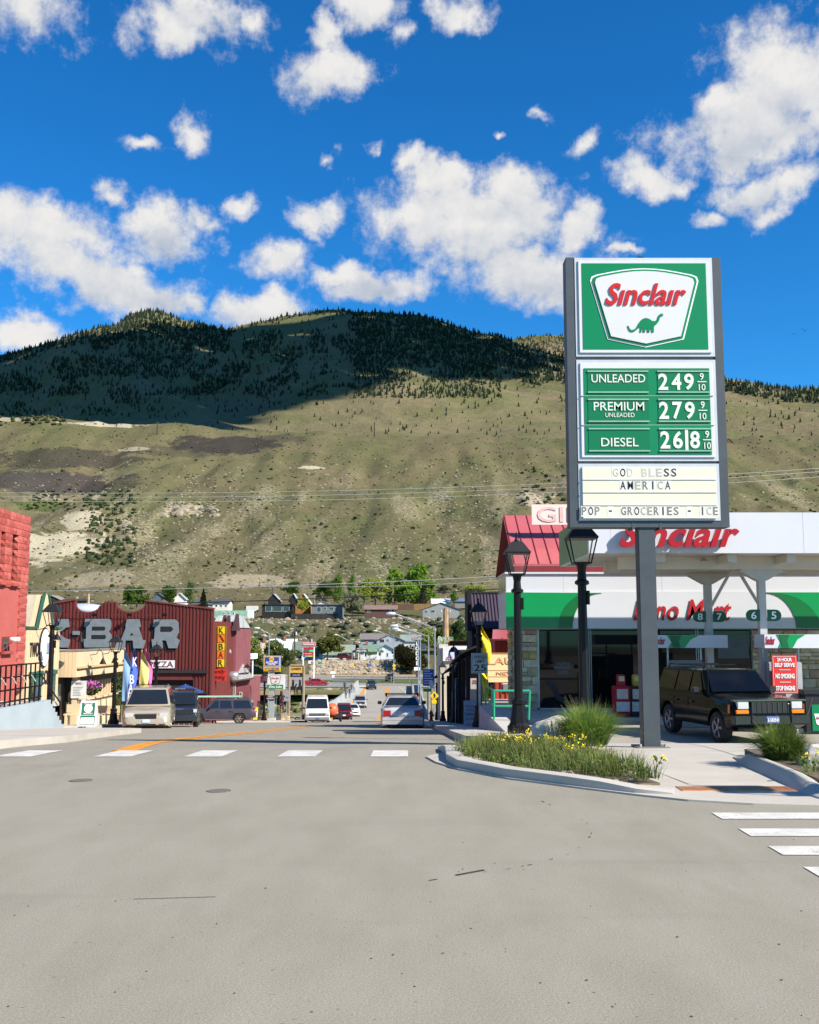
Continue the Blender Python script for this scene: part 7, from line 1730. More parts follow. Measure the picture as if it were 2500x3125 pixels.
gs = thing('street_name_sign', 'small green street name plate behind the park sign', 'sign', (XG(844), SG + .3, ZG(2128))); box('plate', M((.01, .16, .09), .5), gs, XG(840), XG(847), SG + .25, SG + .3, ZG(2131), ZG(2123)); box('post', GALV, gs, XG(842), XG(843), SG + .301, SG + .35, zr0(SG), ZG(2124))
cw_ = thing('crossing_sign', 'fluorescent yellow green pedestrian crossing paddle at the kerb', 'sign', (wx(780, 90, -6), 90, zroad(90) + .01))
z0_ = zroad(90); xA = wx(780, 90, z0_)
m = MB(); m.ext([Vector((xA - .19, 90, z0_ + .2)), Vector((xA + .15, 90, z0_ + .2)), Vector((xA + .2, 90, z0_ + 1.25)), Vector((xA - .12, 90, z0_ + 1.25))], Vector((0, .04, 0))); m.build('paddle', M((.55, .68, .02), .5), cw_)
box('white_panel', WHITE, cw_, xA - .1, xA + .12, 89.97, 89.99, z0_ + .4, z0_ + 1.0); box('foot', BLACK, cw_, xA - .3, xA + .28, 89.8, 90.25, z0_, z0_ + .12); box('stem', BLACK, cw_, xA - .04, xA + .04, 90, 90.04, z0_ + .1, z0_ + .2)
m = MB(); m.prism([(xA + .01 + math.cos(t) * .1, z0_ + .88 + math.sin(t) * .1) for t in [i * math.pi / 4 + .39 for i in range(8)]], 89.95, 89.968); m.build('stop_symbol', M((.5, .02, .03), .5), cw_)
m = MB(); m.prism([(xA + x, z0_ + z) for x, z in ((-.06, .44), (-.02, .44), (.0, .56), (.04, .44), (.08, .44), (.035, .64), (.07, .6), (.02, .71), (-.04, .7), (-.06, .6), (-.01, .64))], 89.95, 89.968); m.build('walking_figure', BLACK, cw_)
def sign_post(name, label, px, pyb, Y, shapes, zf=None, cat='sign', pw=.035):
    """shapes: (part name, px0, px1, py0, py1, material, form)"""
    zb = zr0(Y) if zf is None else zf; x = wx(px, Y, zb); top = max(wz(s_[3], Y) for s_ in shapes)
    o = thing(name, label, cat, (x, Y, zb)); box('post', GALV, o, x - pw, x + pw, Y + .02, Y + .09, zb, top - .03)
    for (nm, a, c, t, b2, mt, form) in shapes:
        A, C, T2, B2 = wx(a, Y, zb), wx(c, Y, zb), wz(t, Y), wz(b2, Y)
        if form == 'd': o_ = [((A + C) / 2, B2), (C, (T2 + B2) / 2), ((A + C) / 2, T2), (A, (T2 + B2) / 2)]
        else: o_ = [(A, B2), (C, B2), (C, T2), (A, T2)]
        m = MB(); m.prism(o_, Y - .02, Y + .018); m.build(nm, mt, o)
    return o
AL = M((.33, .35, .36), .5, .4, .06); TY = M((.80, .48, .01), .5)
sign_post('warning_sign', 'grey back of a diamond sign on a thin post near the gazebo', 875, 2200, 98, [('plate', 862, 889, 2104, 2132, AL, 'd'), ('lower_plate', 866, 884, 2128, 2140, AL, 'r')])
sign_post('route_sign', 'white route marker beside the guard railing across the river', 1016, 2095, 217, [('plate', 1008, 1024, 2049, 2056, WHITE, 'r'), ('lower_plate', 1013, 1021, 2060, 2068, WHITE, 'r')], -8.9)
sign_post('notice_sign', 'small white notice left of the rock bank', 944, 2055, 262, [('plate', 941, 948, 2016, 2025, WHITE, 'r')], -8.9); sign_post('street_plate', 'green street name plate in front of the rock bank', 978, 2050, 270, [('plate', 970, 982, 2020, 2025, M((.01, .22, .14), .5), 'r')], -8.9)
sign_post('curve_sign', 'yellow diamond warning sign in front of the rock bank', 1075, 2055, 267, [('plate', 1069, 1080, 2023, 2035, TY, 'd')], -8.9); sign_post('hospital_sign', 'small blue sign in front of the rock bank', 1129, 2055, 274, [('plate', 1125, 1133, 2025, 2034, M((.05, .12, .45), .5), 'r')], -8.9)
sign_post('curve_sign', 'yellow diamond sign with a smaller plate on the street light by the grass', 1203, 2070, 225, [('plate', 1197, 1209, 2025, 2038, TY, 'd'), ('plaque', 1199, 1207, 2038, 2043, TY, 'r')], -8.8)
sign_post('speed_feedback', 'orange roadwork sign at the right end of the bridge', 1267, 2165, 106, [('plate', 1258, 1278, 2120, 2132, M((.75, .16, .02), .5), 'r')])
bs = sign_post('motorist_sign', 'tall blue motorist information sign above the right pavement', 1307, 2200, 92, [('panel', 1291, 1325, 2042, 2093, M((.02, .08, .42), .5), 'r')]); 
for i in range(6): bar('print_line', M((.6, .65, .75), .6), bs, wx(1295, 92, -3), wx(1295 + random.uniform(18, 27), 92, -3), 91.975, 91.979, wz(2048 + i * 7.4, 92) - .03, wz(2048 + i * 7.4, 92) + .03)
sign_post('route_marker', 'small white and blue route marker in front of the blue sign', 1317, 2200, 90, [('plate', 1311, 1323, 2078, 2100, M((.35, .42, .5), .5), 'r')]); sign_post('direction_sign', 'small green destination sign below the blue sign', 1305, 2200, 91, [('plate', 1292, 1318, 2101, 2111, M((.01, .24, .15), .5), 'r')])
yp = sign_post('pedestrian_sign', 'yellow pedestrian warning diamond beside the black lamps on the right', 1326, 2200, 88, [('plate', 1313, 1340, 2110, 2137, TY, 'd'), ('plaque', 1318, 1333, 2137, 2147, TY, 'r')])
m = MB(); m.prism([(wx(1326, 88, -4) + x, wz(2124, 88) + z) for x, z in ((-.1, -.25), (.0, -.05), (.1, -.25), (.07, .05), (.12, .0), (.04, .2), (-.05, .2), (-.1, .05), (-.03, .05))], 87.965, 87.979); m.build('walking_figure', BLACK, yp)
sl_ = sign_post('speed_limit_sign', 'white SPEED LIMIT 25 sign mounted on the lamp post', 1465, 2230, 34.6, [('panel', 1440, 1490, 1993, 2055, M((.45, .45, .44), .5), 'r')])
for (s_, py, w_, h_) in (('SPEED', 2005, 38, 9.5), ('LIMIT', 2018, 30, 9.5), ('25', 2038, 38, 21)): text(s_, BLACK, sl_, (wx(1465, 34.6, .5), 34.57, wz(py, 34.6)), .3, .006, .014, fit=wx(1465 + w_ / 2, 34.6, .5) - wx(1465 - w_ / 2, 34.6, .5), fith=wz(py - h_ / 2, 34.6) - wz(py + h_ / 2, 34.6))
for (a, c, t, b2) in ((1442, 1488, 1995, 1996), (1442, 1488, 2052, 2053), (1442, 1443, 1995, 2053), (1487, 1488, 1995, 2053)): bar('border', BLACK, sl_, wx(a, 34.6, .5), wx(c, 34.6, .5), 34.572, 34.58, wz(b2, 34.6), wz(t, 34.6))
co = thing('fuel_price_pylon', 'tall red and white conoco fuel sign across the river', 'sign', (wx(942, 240, -2), 240, -8.9))
def XC(px): return wx(px, 240, -3)
def ZC(py): return wz(py, 240)
for a in (926, 959): box('post', WHITE, co, XC(a) - .13, XC(a) + .13, 239.9, 240.1, -8.9, ZC(1975))
CR = M((.45, .015, .03), .4)
def pill(k): return [(XC(942.5) + (1 if i < 9 else -1) * (1.15) + math.cos(t) * .52 * k, ZC(1966) + math.sin(t) * .52 * k) for i, t in enumerate([-math.pi / 2 + j * math.pi / 8 for j in range(9)] + [math.pi / 2 + j * math.pi / 8 for j in range(9)])]
for (k, mt, y0) in ((1.0, CR, 0), (.84, WHITE, .03), (.7, CR, .06)): m = MB(); m.prism(pill(k), 239.7 - y0, 239.75 - y0); m.build('oval', mt, co)
text('conoco', WHITE, co, (XC(942.5), 239.6, ZC(1966)), .6, .02, .03, fit=2.5); pr = box('price_board', CR, co, XC(927.5), XC(957.5), 239.8, 240.05, ZC(2000), ZC(1976))
box('green_strip', M((.01, .14, .07), .5), pr, XC(928), XC(957), 239.75, 239.79, ZC(1990), ZC(1983)); text('273', EM((.05, .9, .2), 1.2), pr, (XC(950), 239.73, ZC(1986.5)), .4, .02, .01, fit=.75); text('Pay In Store', WHITE, pr, (XC(942), 239.78, ZC(1995)), .3, .02, .01, fit=1.6)
box('green_panel', M((.01, .12, .06), .5), co, XC(927.5), XC(957.5), 239.8, 240.05, ZC(2005), ZC(2000) - .02); box('yellow_logo', NY, co, XC(942), XC(954), 239.76, 239.79, ZC(2004.3), ZC(2000.6)); text('SUBWAY', WHITE, co, (XC(938), 239.74, ZC(2002.5)), .3, .02, .01, fit=1.0)
cc_ = thing('conoco_canopy', 'white and red conoco canopy edge behind the pink building', 'canopy', (wx(745, 262, -3), 262, -8.9)); box('fascia', WHITE, cc_, wx(713, 262, -3), wx(776, 262, -3), 262, 268, wz(2011, 262), wz(1995, 262)); m = MB(); m.prism([(wx(713, 262, -3), wz(2010, 262)), (wx(722, 262, -3), wz(2010, 262)), (wx(733, 262, -3), wz(1996, 262)), (wx(713, 262, -3), wz(1996, 262))], 261.95, 261.99); m.build('red_stripe', CR, cc_); text('conoco', CR, cc_, (wx(754, 262, -3), 261.95, wz(2003, 262)), .6, .02, .02, fit=2.0)
for a in (716, 772): box('column', WHITE, cc_, wx(a, 264, -3) - .15, wx(a, 264, -3) + .15, 263.9, 264.2, -9, wz(2011, 264))
mo = thing('motel_sign', 'dark green and red HILLCREST MOTEL sign in front of the cottages', 'sign', (wx(1106, 292, -4), 292, -5.7))
def XM(px): return wx(px, 292, -3)
def ZM(py): return wz(py, 292)
for a in (1095, 1112): box('post', WHITE, mo, XM(a) - .1, XM(a) + .1, 292, 292.2, -6.5, ZM(1990))
box('red_panel', M((.16, .01, .02), .5), mo, XM(1089), XM(1121), 291.8, 292, ZM(1982), ZM(1977)); box('green_panel', M((.01, .05, .035), .5), mo, XM(1086), XM(1123), 291.8, 292, ZM(1991), ZM(1982) - .01)
text('HILLCREST', WHITE, mo, (XM(1105), 291.78, ZM(1979.5)), .4, .02, .012, fit=2.7); text('MOTEL', WHITE, mo, (XM(1104.5), 291.78, ZM(1986.5)), .7, .02, .012, fit=2.8)
lo = thing('lodge_sign', 'vertical white LODGE sign with red header behind the street lights', 'sign', (wx(1274, 262, -3), 262, -8.9))
box('mast', M((.08, .04, .035), .6), lo, wx(1270, 262, 0) - .1, wx(1278, 262, 0) + .1, 262, 262.3, -8.9, wz(1955, 262)); box('header', M((.28, .02, .03), .5), lo, wx(1256, 262, 0), wx(1291, 262, 0), 261.8, 262, wz(1953, 262), wz(1947, 262)); text('ABSAROKA', WHITE, lo, (wx(1273, 262, 0), 261.78, wz(1950, 262)), .4, .02, .01, fit=2.4)
for i, ch in enumerate('LODGE'): text(ch, WHITE, lo, (wx(1274, 262, 0), 261.97, wz(1964 + i * 15, 262)), 1.2, .04, .03, fith=.95)
box('lower_panel', WHITE, lo, wx(1264, 262, 0), wx(1281, 262, 0), 261.8, 261.95, wz(2046, 262), wz(2036, 262))
rs_ = thing('rider_sign', 'tall timber framed sign with two black rider silhouettes by the river', 'sign', (wx(906, 112, -7), 112, zval(-12, 112)))
def XR(px): return wx(px, 112, -5)
def ZR(py): return wz(py, 112)
TM = M((.24, .19, .13), .8, 0, .15, 2); zb_r = zroad(112) - .5
for a in (882, 926): m = MB(); m.cyl((XR(a), 112, zb_r), (XR(a), 112, ZR(2033)), .16, n=10); m.build('post', TM, rs_)
m = MB(); m.tube([(XR(882), 112, ZR(2036)), (XR(886), 112, ZR(2031)), (XR(922), 112, ZR(2031)), (XR(926), 112, ZR(2036))], .14, 8); m.build('top_beam', TM, rs_)
box('name_panel', M((.55, .33, .05), .5, 0, .3, 2), rs_, XR(885), XR(923), 111.9, 112.05, ZR(2053), ZR(2035)); text("COWBOY'S", M((.12, .05, .02), .5), rs_, (XR(904), 111.88, ZR(2041)), .3, .02, .012, fit=1.0); box('message_panel', M((.012, .012, .014), .4), rs_, XR(885), XR(923), 111.9, 112.05, ZR(2066), ZR(2054)); text('Southwest BBQ', M((.3, .3, .6), .5), rs_, (XR(904), 111.88, ZR(2060)), .3, .02, .005, fit=.8)
rider = [(-.35, 0), (-.28, 0), (-.25, .5), (-.1, .55), (.1, .55), (.2, 0), (.27, 0), (.3, .6), (.38, .95), (.5, 1.15), (.46, 1.3), (.34, 1.28), (.24, 1.05), (.12, .98), (.14, 1.2), (.16, 1.5), (.1, 1.62), (.22, 1.66), (.08, 1.7), (.05, 1.82), (-.06, 1.82), (-.1, 1.7), (-.22, 1.66), (-.08, 1.62), (-.12, 1.5), (-.16, 1.2), (-.14, .98), (-.32, .95), (-.42, .8), (-.44, .4), (-.4, .2)]
for a in (894, 915): m = MB(); m.prism([(XR(a) + x * .85, ZR(2119) + z * .85) for x, z in rider], 111.95, 112.0); m.build('rider_silhouette', BLACK, rs_)
gzb = thing('gazebo', 'small timber gazebo with shingled roof behind the sign pole', 'gazebo', (wx(835, 118, -8), 120, zroad(118) - .4))
gx0, gx1, zgz = wx(786, 118, -6), wx(884, 118, -6), zroad(118) - .5; zge, zgr = wz(2118, 118), wz(2103, 118)
m = MB(); v = [(gx0 - .5, 116.5, zge), (gx1 + .4, 116.5, zge), (gx1 + .4, 121, zge), (gx0 - .5, 121, zge), (gx0 + 1.0, 118.7, zgr), (gx1 - 1.0, 118.7, zgr)]; m.add(v, [(0, 1, 5, 4), (1, 2, 5), (2, 3, 4, 5), (3, 0, 4), (0, 3, 2, 1)]); m.build('roof', M((.22, .16, .08), .85, 0, .2, 2), gzb)
TW = M((.26, .17, .08), .8, 0, .15, 2)
for k in range(5): a = lerp(gx0, gx1, k / 4); box('post', TW, gzb, a - .08, a + .08, 117, 117.16, zgz, zge)
box('rail', TW, gzb, gx0, gx1, 117.17, 117.25, zgz + .95, zgz + 1.05)
for k in range(22): a = lerp(gx0, gx1, k / 21); bar('baluster', TW, gzb, a - .03, a + .03, 117.18, 117.22, zgz, zgz + .95)
pf = thing('picket_fence', 'black iron picket fence behind the crossing paddle', 'fence', (wx(775, 97, -7), 97, zr0(97)))
for i in range(30): a = wx(752 + i * 1.75, 97, -6); bar('picket', BLACKM, pf, a - .015, a + .015, 97, 97.03, zr0(97), zr0(97) + 1.75)
for k in (.2, 1.55): bar('rail', BLACKM, pf, wx(752, 97, -6), wx(804, 97, -6), 97.031, 97.06, zr0(97) + k, zr0(97) + k + .05)
wp = thing('stone_planter', 'low planter of pale stone beside the sign pole', 'planter', (wx(868, 103, -7), 103, zr0(103)))
box('core', M((.10, .10, .10), .9), wp, wx(836, 103, -7), wx(857, 103, -7), 102.9, 104, zr0(103), zr0(103) + .6)
for i in range(5):
    for j in range(3): a = wx(857, 103, -7) + .02 + i * .17; inst('stone', random.choice(VB), wp, (a + .085, 102.95, zr0(103) + .1 + j * .2), (0, 0, 0), (.165, .12, .19))
st = thing('horse_statue', 'dark painted horse statue rearing on the stone planter', 'statue', (wx(858, 103, -7), 103.4, zr0(103) + .6)); sx_, sy_, sz_ = st.location
me = bpy.data.meshes.new('sk'); J = [(0, 0, .95), (0, -.1, 1.3), (0, -.2, 1.7), (-.02, -.35, 2.15), (-.02, -.6, 2.1), (.12, 0, .9), (.14, .12, .5), (.13, .02, .05), (-.12, 0, .9), (-.14, .14, .5), (-.13, .05, .05), (.1, -.3, 1.5), (.1, -.55, 1.45), (.1, -.55, 1.15), (-.1, -.3, 1.55), (-.1, -.6, 1.6), (-.1, -.65, 1.3), (0, .3, .8), (0, .4, .3)]
me.from_pydata(J, [(0, 1), (1, 2), (2, 3), (3, 4), (0, 5), (5, 6), (6, 7), (0, 8), (8, 9), (9, 10), (2, 11), (11, 12), (12, 13), (2, 14), (14, 15), (15, 16), (0, 17), (17, 18)], []); o = bpy.data.objects.new('sk', me); COL.objects.link(o); o.modifiers.new('s', 'SKIN'); o.modifiers.new('u', 'SUBSURF').levels = 1
for i, r_ in enumerate([.24, .25, .22, .12, .07, .13, .07, .05, .13, .07, .05, .09, .06, .05, .09, .06, .05, .06, .03]): me.skin_vertices[0].data[i].radius = (r_, r_); me.skin_vertices[0].data[i].use_root = (i == 0)
r_ = bpy.data.meshes.new_from_object(o.evaluated_get(bpy.context.evaluated_depsgraph_get())); bpy.data.objects.remove(o); r_.materials.clear(); r_.materials.append(M((.05, .02, .022), .5, 0, .4, 4)); r_.polygons.foreach_set('use_smooth', [True] * len(r_.polygons)); o = bpy.data.objects.new('body', r_); COL.objects.link(o); o.parent = st
for i in range(9): m = MB(); a = random.uniform(0, 6.28); m.lathe([(.01, -.02), (.09, 0), (.01, .02)], (random.uniform(-.15, .2), -.24, random.uniform(.6, 1.9)), 8); m.build('painted_patch', M((.65, .4, .45), .5), st, rel=False)
hy = thing('fire_hydrant', 'red fire hydrant on the right pavement', 'hydrant', (wx(1316, 79, -5), 79, zr0(79) + .02)); h0 = hy.location
HR = M((.48, .025, .035), .4, 0, .05)
m = MB(); m.lathe([(.19, 0), (.19, .06), (.13, .08), (.13, .5), (.18, .52), (.18, .57), (.14, .6), (.11, .7), (.04, .75), (.04, .8), (.01, .8)], h0, 16); m.build('barrel', HR, hy, smooth=True, sharp=40)
for sg_ in (-1, 1): m = MB(); m.lathe([(.07, 0), (.07, .1), (.09, .1), (.09, .14), (.02, .15)], h0 + Vector((sg_ * .1, 0, .4)), 10, 'X'); m.v = [(h0.x + sg_ * abs(v[0] - h0.x), v[1], v[2]) for v in m.v]; m.build('outlet', HR, hy)
m = MB(); m.cyl(h0 + Vector((0, -.12, .42)), h0 + Vector((0, -.22, .42)), .09, n=10); m.build('outlet', HR, hy)
WB = M((.085, .045, .025), .8, 0, .2, 2)
rh = thing('red_roof_hall', 'timber hall with red metal roof behind the filling station', 'building', (wx(1640, 45, 2), 45, zroad(45)))
RMET = M((.42, .10, .10), .26, 0, .06, .8, spec=.5)
xa, xb = wx(1538, 49, 4) + .35, wx(1538, 49, 4) + 9; ze, zrd = wz(1702, 45), wz(1572, 49); 
m = MB(); m.ext([Vector((xa, 45, zroad(45) - 1)), Vector((xa, 53, zroad(45) - 1)), Vector((xa, 53, ze - .1)), Vector((xa, 49, zrd - .15)), Vector((xa, 45, ze - .1))], Vector((.3, 0, 0))); m.build('gable_wall', WB, rh)
m = MB(); m.box(xa + .301, xb, 45.6, 53, zroad(45) - 1, ze - .2); m.build('wall', WB, rh)
dv = Vector((0, 4.9, zrd - ze + .35)); 
m = MB(); m.ext([Vector((xa - .35, 44.5, ze - .3)), Vector((xa - .35, 49.1, zrd)), Vector((xa - .35, 49.1, zrd - .1)), Vector((xa - .35, 44.5, ze - .4))], Vector((xb - xa, 0, 0))); r_ = m.build('roof', RMET, rh)
m = MB(); m.ext([Vector((xa - .35, 49.1, zrd)), Vector((xa - .35, 53.6, ze - .3)), Vector((xa - .35, 53.6, ze - .4)), Vector((xa - .35, 49.1, zrd - .1))], Vector((xb - xa, 0, 0))); m.build('roof', RMET, rh)
for i in range(16):
    x = xa - .3 + i * .52
    m = MB(); m.ext([Vector((x, 44.49, ze - .29)), Vector((x, 49.1, zrd + .012)), Vector((x, 49.1, zrd + .05)), Vector((x, 44.49, ze - .25))], Vector((.03, 0, 0))); m.build('seam', M((.34, .05, .05), .4), r_)
box('fascia', M((.2, .02, .022), .6), rh, xa - .3, xb, 44.5, 44.56, ze - .85, ze - .41); box('upper_window', M((.30, .2, .06), .5), rh, xa - .02, xa + .02, 46.5, 47.4, wz(1745, 46), wz(1660, 46))
gf = thing('gift_sign', 'pale pink gift shop board on the red metal roof', 'sign', (wx(1700, 46.5, 5), 46.5, wz(1600, 46.5))); box('panel', M((.72, .60, .52), .6, 0, .03), gf, wx(1624, 46.5, 5), wx(1624, 46.5, 5) + 4.2, 46.4, 46.5, wz(1602, 46.5), wz(1540, 46.5)); text('GIFTS', M((.70, .42, .38), .6), gf, (wx(1641, 46.5, 5), 46.38, wz(1571, 46.5)), 1, .02, .01, fit=3.2, fith=wz(1549, 46.5) - wz(1595, 46.5), align='LEFT')
pu = thing('purple_roof_building', 'dark timber storefront with steep purple metal roof', 'building', (wx(1475, 55, 1), 55, zroad(55)))
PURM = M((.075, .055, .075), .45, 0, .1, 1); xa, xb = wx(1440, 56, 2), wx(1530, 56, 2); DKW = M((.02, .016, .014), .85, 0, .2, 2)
m = MB(); m.ext([Vector((xa - .1, 54.8, wz(1915, 55))), Vector((xb, 54.8, wz(1915, 55))), Vector((xb, 57, wz(1811, 57))), Vector((xa, 57, wz(1811, 57)))], Vector((0, .12, -.1))); r_ = m.build('roof', PURM, pu)
for i in range(9):
    x = lerp(xa, xb, i / 9) + .02; m = MB(); m.ext([Vector((x, 54.78, wz(1914, 55) + .02)), Vector((x + .03, 54.78, wz(1914, 55) + .02)), Vector((x + .03, 56.98, wz(1811, 57) + .03)), Vector((x, 56.98, wz(1811, 57) + .03))], Vector((0, -.02, .03))); m.build('seam', M((.05, .035, .05), .5), r_)
box('ridge_cap', M((.02, .018, .02), .6), pu, xa - .1, xb, 56.9, 57.2, wz(1811, 57) + .003, wz(1806, 57)); box('side_wall', DKW, pu, xa - .05, xa + .1, 55, 60, zroad(55) - .5, wz(1905, 55)); box('front_wall', DKW, pu, xa + .101, xb, 55.1, 60, zroad(55) - .5, wz(1918, 55)); box('bargeboard', M((.012, .01, .01), .8), pu, xa - .3, xa - .11, 54.6, 57.2, wz(1925, 55), wz(1808, 57))
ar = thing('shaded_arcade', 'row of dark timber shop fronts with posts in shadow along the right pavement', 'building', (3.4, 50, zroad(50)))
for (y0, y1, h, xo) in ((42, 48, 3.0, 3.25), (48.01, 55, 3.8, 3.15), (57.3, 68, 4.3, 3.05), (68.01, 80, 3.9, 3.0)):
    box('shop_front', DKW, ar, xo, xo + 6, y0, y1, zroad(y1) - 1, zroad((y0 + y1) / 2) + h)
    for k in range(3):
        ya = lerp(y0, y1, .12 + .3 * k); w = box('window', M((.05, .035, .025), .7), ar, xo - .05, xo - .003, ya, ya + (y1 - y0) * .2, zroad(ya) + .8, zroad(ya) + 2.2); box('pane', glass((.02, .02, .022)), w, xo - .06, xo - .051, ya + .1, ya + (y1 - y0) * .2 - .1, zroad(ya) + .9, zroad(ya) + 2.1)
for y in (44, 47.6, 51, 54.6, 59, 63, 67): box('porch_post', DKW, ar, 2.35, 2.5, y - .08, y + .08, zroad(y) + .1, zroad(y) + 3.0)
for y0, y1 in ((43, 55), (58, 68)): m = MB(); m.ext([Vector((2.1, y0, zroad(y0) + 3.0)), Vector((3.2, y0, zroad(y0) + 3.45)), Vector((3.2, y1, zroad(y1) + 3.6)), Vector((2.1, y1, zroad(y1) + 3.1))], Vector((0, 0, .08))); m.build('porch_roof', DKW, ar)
lg = thing('red_log_store', 'red painted timber store with red metal roof beside the stone pier', 'building', (wx(1535, 41, 0), 41, zroad(41)))
RW_ = M((.34, .05, .028), .7, 0, .12, 2); xa, xb = wx(1511, 41, 1), wx(1575, 41, 1) + 1
box('wall', RW_, lg, xa, xb, 41, 44, -1.2, wz(1950, 41))
for i in range(9): x = lerp(xa, xb, i / 9); bar('board', M((.27, .035, .02), .7, rnd=.12), lg, x, x + .04, 40.96, 41.0, -1.0, wz(1952, 41))
m = MB(); m.ext([Vector((xa - .15, 40.4, wz(1950, 40.4))), Vector((xb, 40.4, wz(1950, 40.4))), Vector((xb, 42, wz(1921, 42))), Vector((xa, 42, wz(1921, 42)))], Vector((0, .06, -.06))); r_ = m.build('roof', RMET, lg)
for i in range(4): x = lerp(xa, xb, (i + .5) / 4); bar('seam', M((.3, .04, .04), .4), lg, x, x + .03, 40.38, 40.42, wz(1950, 40.4) - .02, wz(1950, 40.4) + .06)
w = box('window', WHITE, lg, wx(1534, 41, 0), wx(1566, 41, 0), 40.93, 40.955, wz(2110, 41), wz(2085, 41)); box('pane', glass((.2, .22, .24)), w, wx(1536, 41, 0), wx(1564, 41, 0), 40.91, 40.93, wz(2108, 41), wz(2087, 41))
la = thing('laundry_banner', 'sunlit cream banner with faded pink LAUNDRY lettering', 'banner', (wx(1526, 39, 0), 39, wz(2080, 39)))
X39 = lambda p: wx(p, 39, 0); Z39 = lambda p: wz(p, 39)
box('panel', M((.80, .66, .36), .7, 0, .04, .8), la, X39(1489), X39(1489) + 2.6, 39, 39.05, Z39(2082), Z39(1993)); PKL = M((.80, .36, .17), .7)
text('LAUNDRY', PKL, la, (X39(1491), 38.985, Z39(2017)), 1, .01, .008, fit=2.45, fith=Z39(2006) - Z39(2028), align='LEFT'); text('NEXT DOOR', PKL, la, (X39(1516), 38.985, Z39(2055)), .5, .01, .006, fit=1.75, fith=Z39(2050) - Z39(2060), align='LEFT')
for py in (2045, 2064): bar('rule', PKL, la, X39(1490), X39(1490) + 2.55, 38.985, 38.998, Z39(py + 1), Z39(py))
box('top_edge', M((.75, .25, .05), .6), la, X39(1489), X39(1489) + 2.6, 38.98, 39.0, Z39(1994.5), Z39(1992))
for a in (.1, 2.4): box('post', DKW, la, X39(1489) + a, X39(1489) + a + .08, 39.06, 39.14, zroad(39), Z39(1995))
YB = M((.80, .62, .01), .6, 0, .05, 1.5)
yf = thing('yellow_feather_flag', 'tall bright yellow feather flag behind the speed limit sign', 'flag', (wx(1471, 38, -1), 38, zroad(38) + .13)); x0_ = wx(1471, 38, 0); rows = []
for i in range(17):
    t = i / 16; z = lerp(wz(2142, 38), wz(1908, 38), t); w_ = .23 * (1 - max(0, t - .8) / .2 * .9) * (1 + .45 * math.sin(t * 3.1) * (t > .55)); rows.append([(x0_ + w_ * k / 5 + .03 * math.sin(t * 11), 38 + .09 * math.sin(t * 13 + k * .9), z) for k in range(6)])
m = MB(); m.grid(rows); m.build('banner', YB, yf, smooth=True); m = MB(); m.tube([(x0_, 38.05, zroad(38) + .1), (x0_, 38.05, wz(1908, 38))], .015, 5); m.build('pole', GALV, yf)
fs = thing('fly_shop', 'beige fly shop with white angling board on its front', 'building', (wx(1385, 88, -2), 88, zroad(88)))
BEI = M((.52, .45, .34), .8, 0, .05, .7); xa, xb = wx(1344, 88, -1), wx(1344, 88, -1) + 6
box('wall', BEI, fs, xa, xb, 88, 97, zroad(95) - 1, wz(1970, 88)); box('cornice', M((.6, .58, .54), .7), fs, xa - .1, xb, 87.9, 97, wz(1978, 88), wz(1964, 88)); bdp = box('angling_board', M((.66, .67, .68), .6), fs, wx(1352, 87.9, -1), wx(1423, 87.9, -1), 87.8, 87.98, wz(2017, 88), wz(1977, 88)); ang = M((.08, .16, .42), .6)
for (a, sg_) in ((1372, 1), (1415, -1)): m = MB(); X = wx(a, 87.8, -1); Z = wz(2002, 88); m.prism([(X + sg_ * x, Z + z) for x, z in ((-.25, -.1), (-.05, -.05), (-.05, .25), (.05, .4), (.3, .42), (.05, .3), (.12, .0), (.28, -.12))], 87.76, 87.79); m.build('angler_emblem', ang, fs)
text('FISHING', M((.5, .1, .1), .6), fs, (wx(1388, 87.8, -1), 87.77, wz(2012, 88)), .3, .01, .008, fit=1.4)
ns2 = thing('neon_shop_sign', "green Parks FLY neon script sign on the fly shop roof", 'sign', (wx(1360, 87, 1), 87, wz(1965, 87))); box('panel', M((.12, .2, .1), .6), ns2, wx(1336, 87, 1), wx(1384, 87, 1), 87, 87.1, wz(1966, 87), wz(1943, 87)); text("Park's", M((.66, .7, .55), .5), ns2, (wx(1354, 87, 1), 86.98, wz(1948, 87)), .5, .02, .008, .3, fit=1.0); text('FLY SHOP', M((.6, .62, .35), .5), ns2, (wx(1358, 87, 1), 86.98, wz(1958, 87)), .5, .02, .01, fit=1.15)
os_ = thing('orange_box_sign', 'long projecting box sign with orange outline over the pavement', 'sign', (wx(1400, 60, 1), 60, wz(1970, 60))); ob = box('cabinet', M((.10, .02, .01), .5), os_, wx(1368, 60, 1), wx(1430, 60, 1), 60, 60.3, wz(1971, 60), wz(1955, 60))
for (a, c, t, b2) in ((1368, 1430, 1955, 1957), (1368, 1430, 1969, 1971), (1368, 1372, 1957, 1969)): bar('outline', M((.65, .30, .01), .5), os_, wx(a, 60, 1), wx(c, 60, 1), 59.96, 59.99, wz(b2, 60), wz(t, 60))
fl = thing('national_flag', 'faded stars and stripes flag hung on the lamp post', 'flag', (wx(1388, 56, 0), 56.5, wz(2060, 56)))
def fr_(u, v): a = Vector((wx(lerp(1388, 1410, u), 56, 1), 56.4 - .25 * math.sin(u * 5), 0)); a.z = lerp(wz(1978 + 26 * u, 56), wz(2050 + 12 * math.sin(u * 3) - 10 * u, 56), v); return a
for i in range(7):
    m = MB(); m.grid([[fr_(k / 6, (i + j) / 7) for k in range(7)] for j in (0, 1)]); m.build('stripe', M((.16, .02, .03) if i % 2 == 0 else (.26, .24, .24), .8), fl, smooth=True)
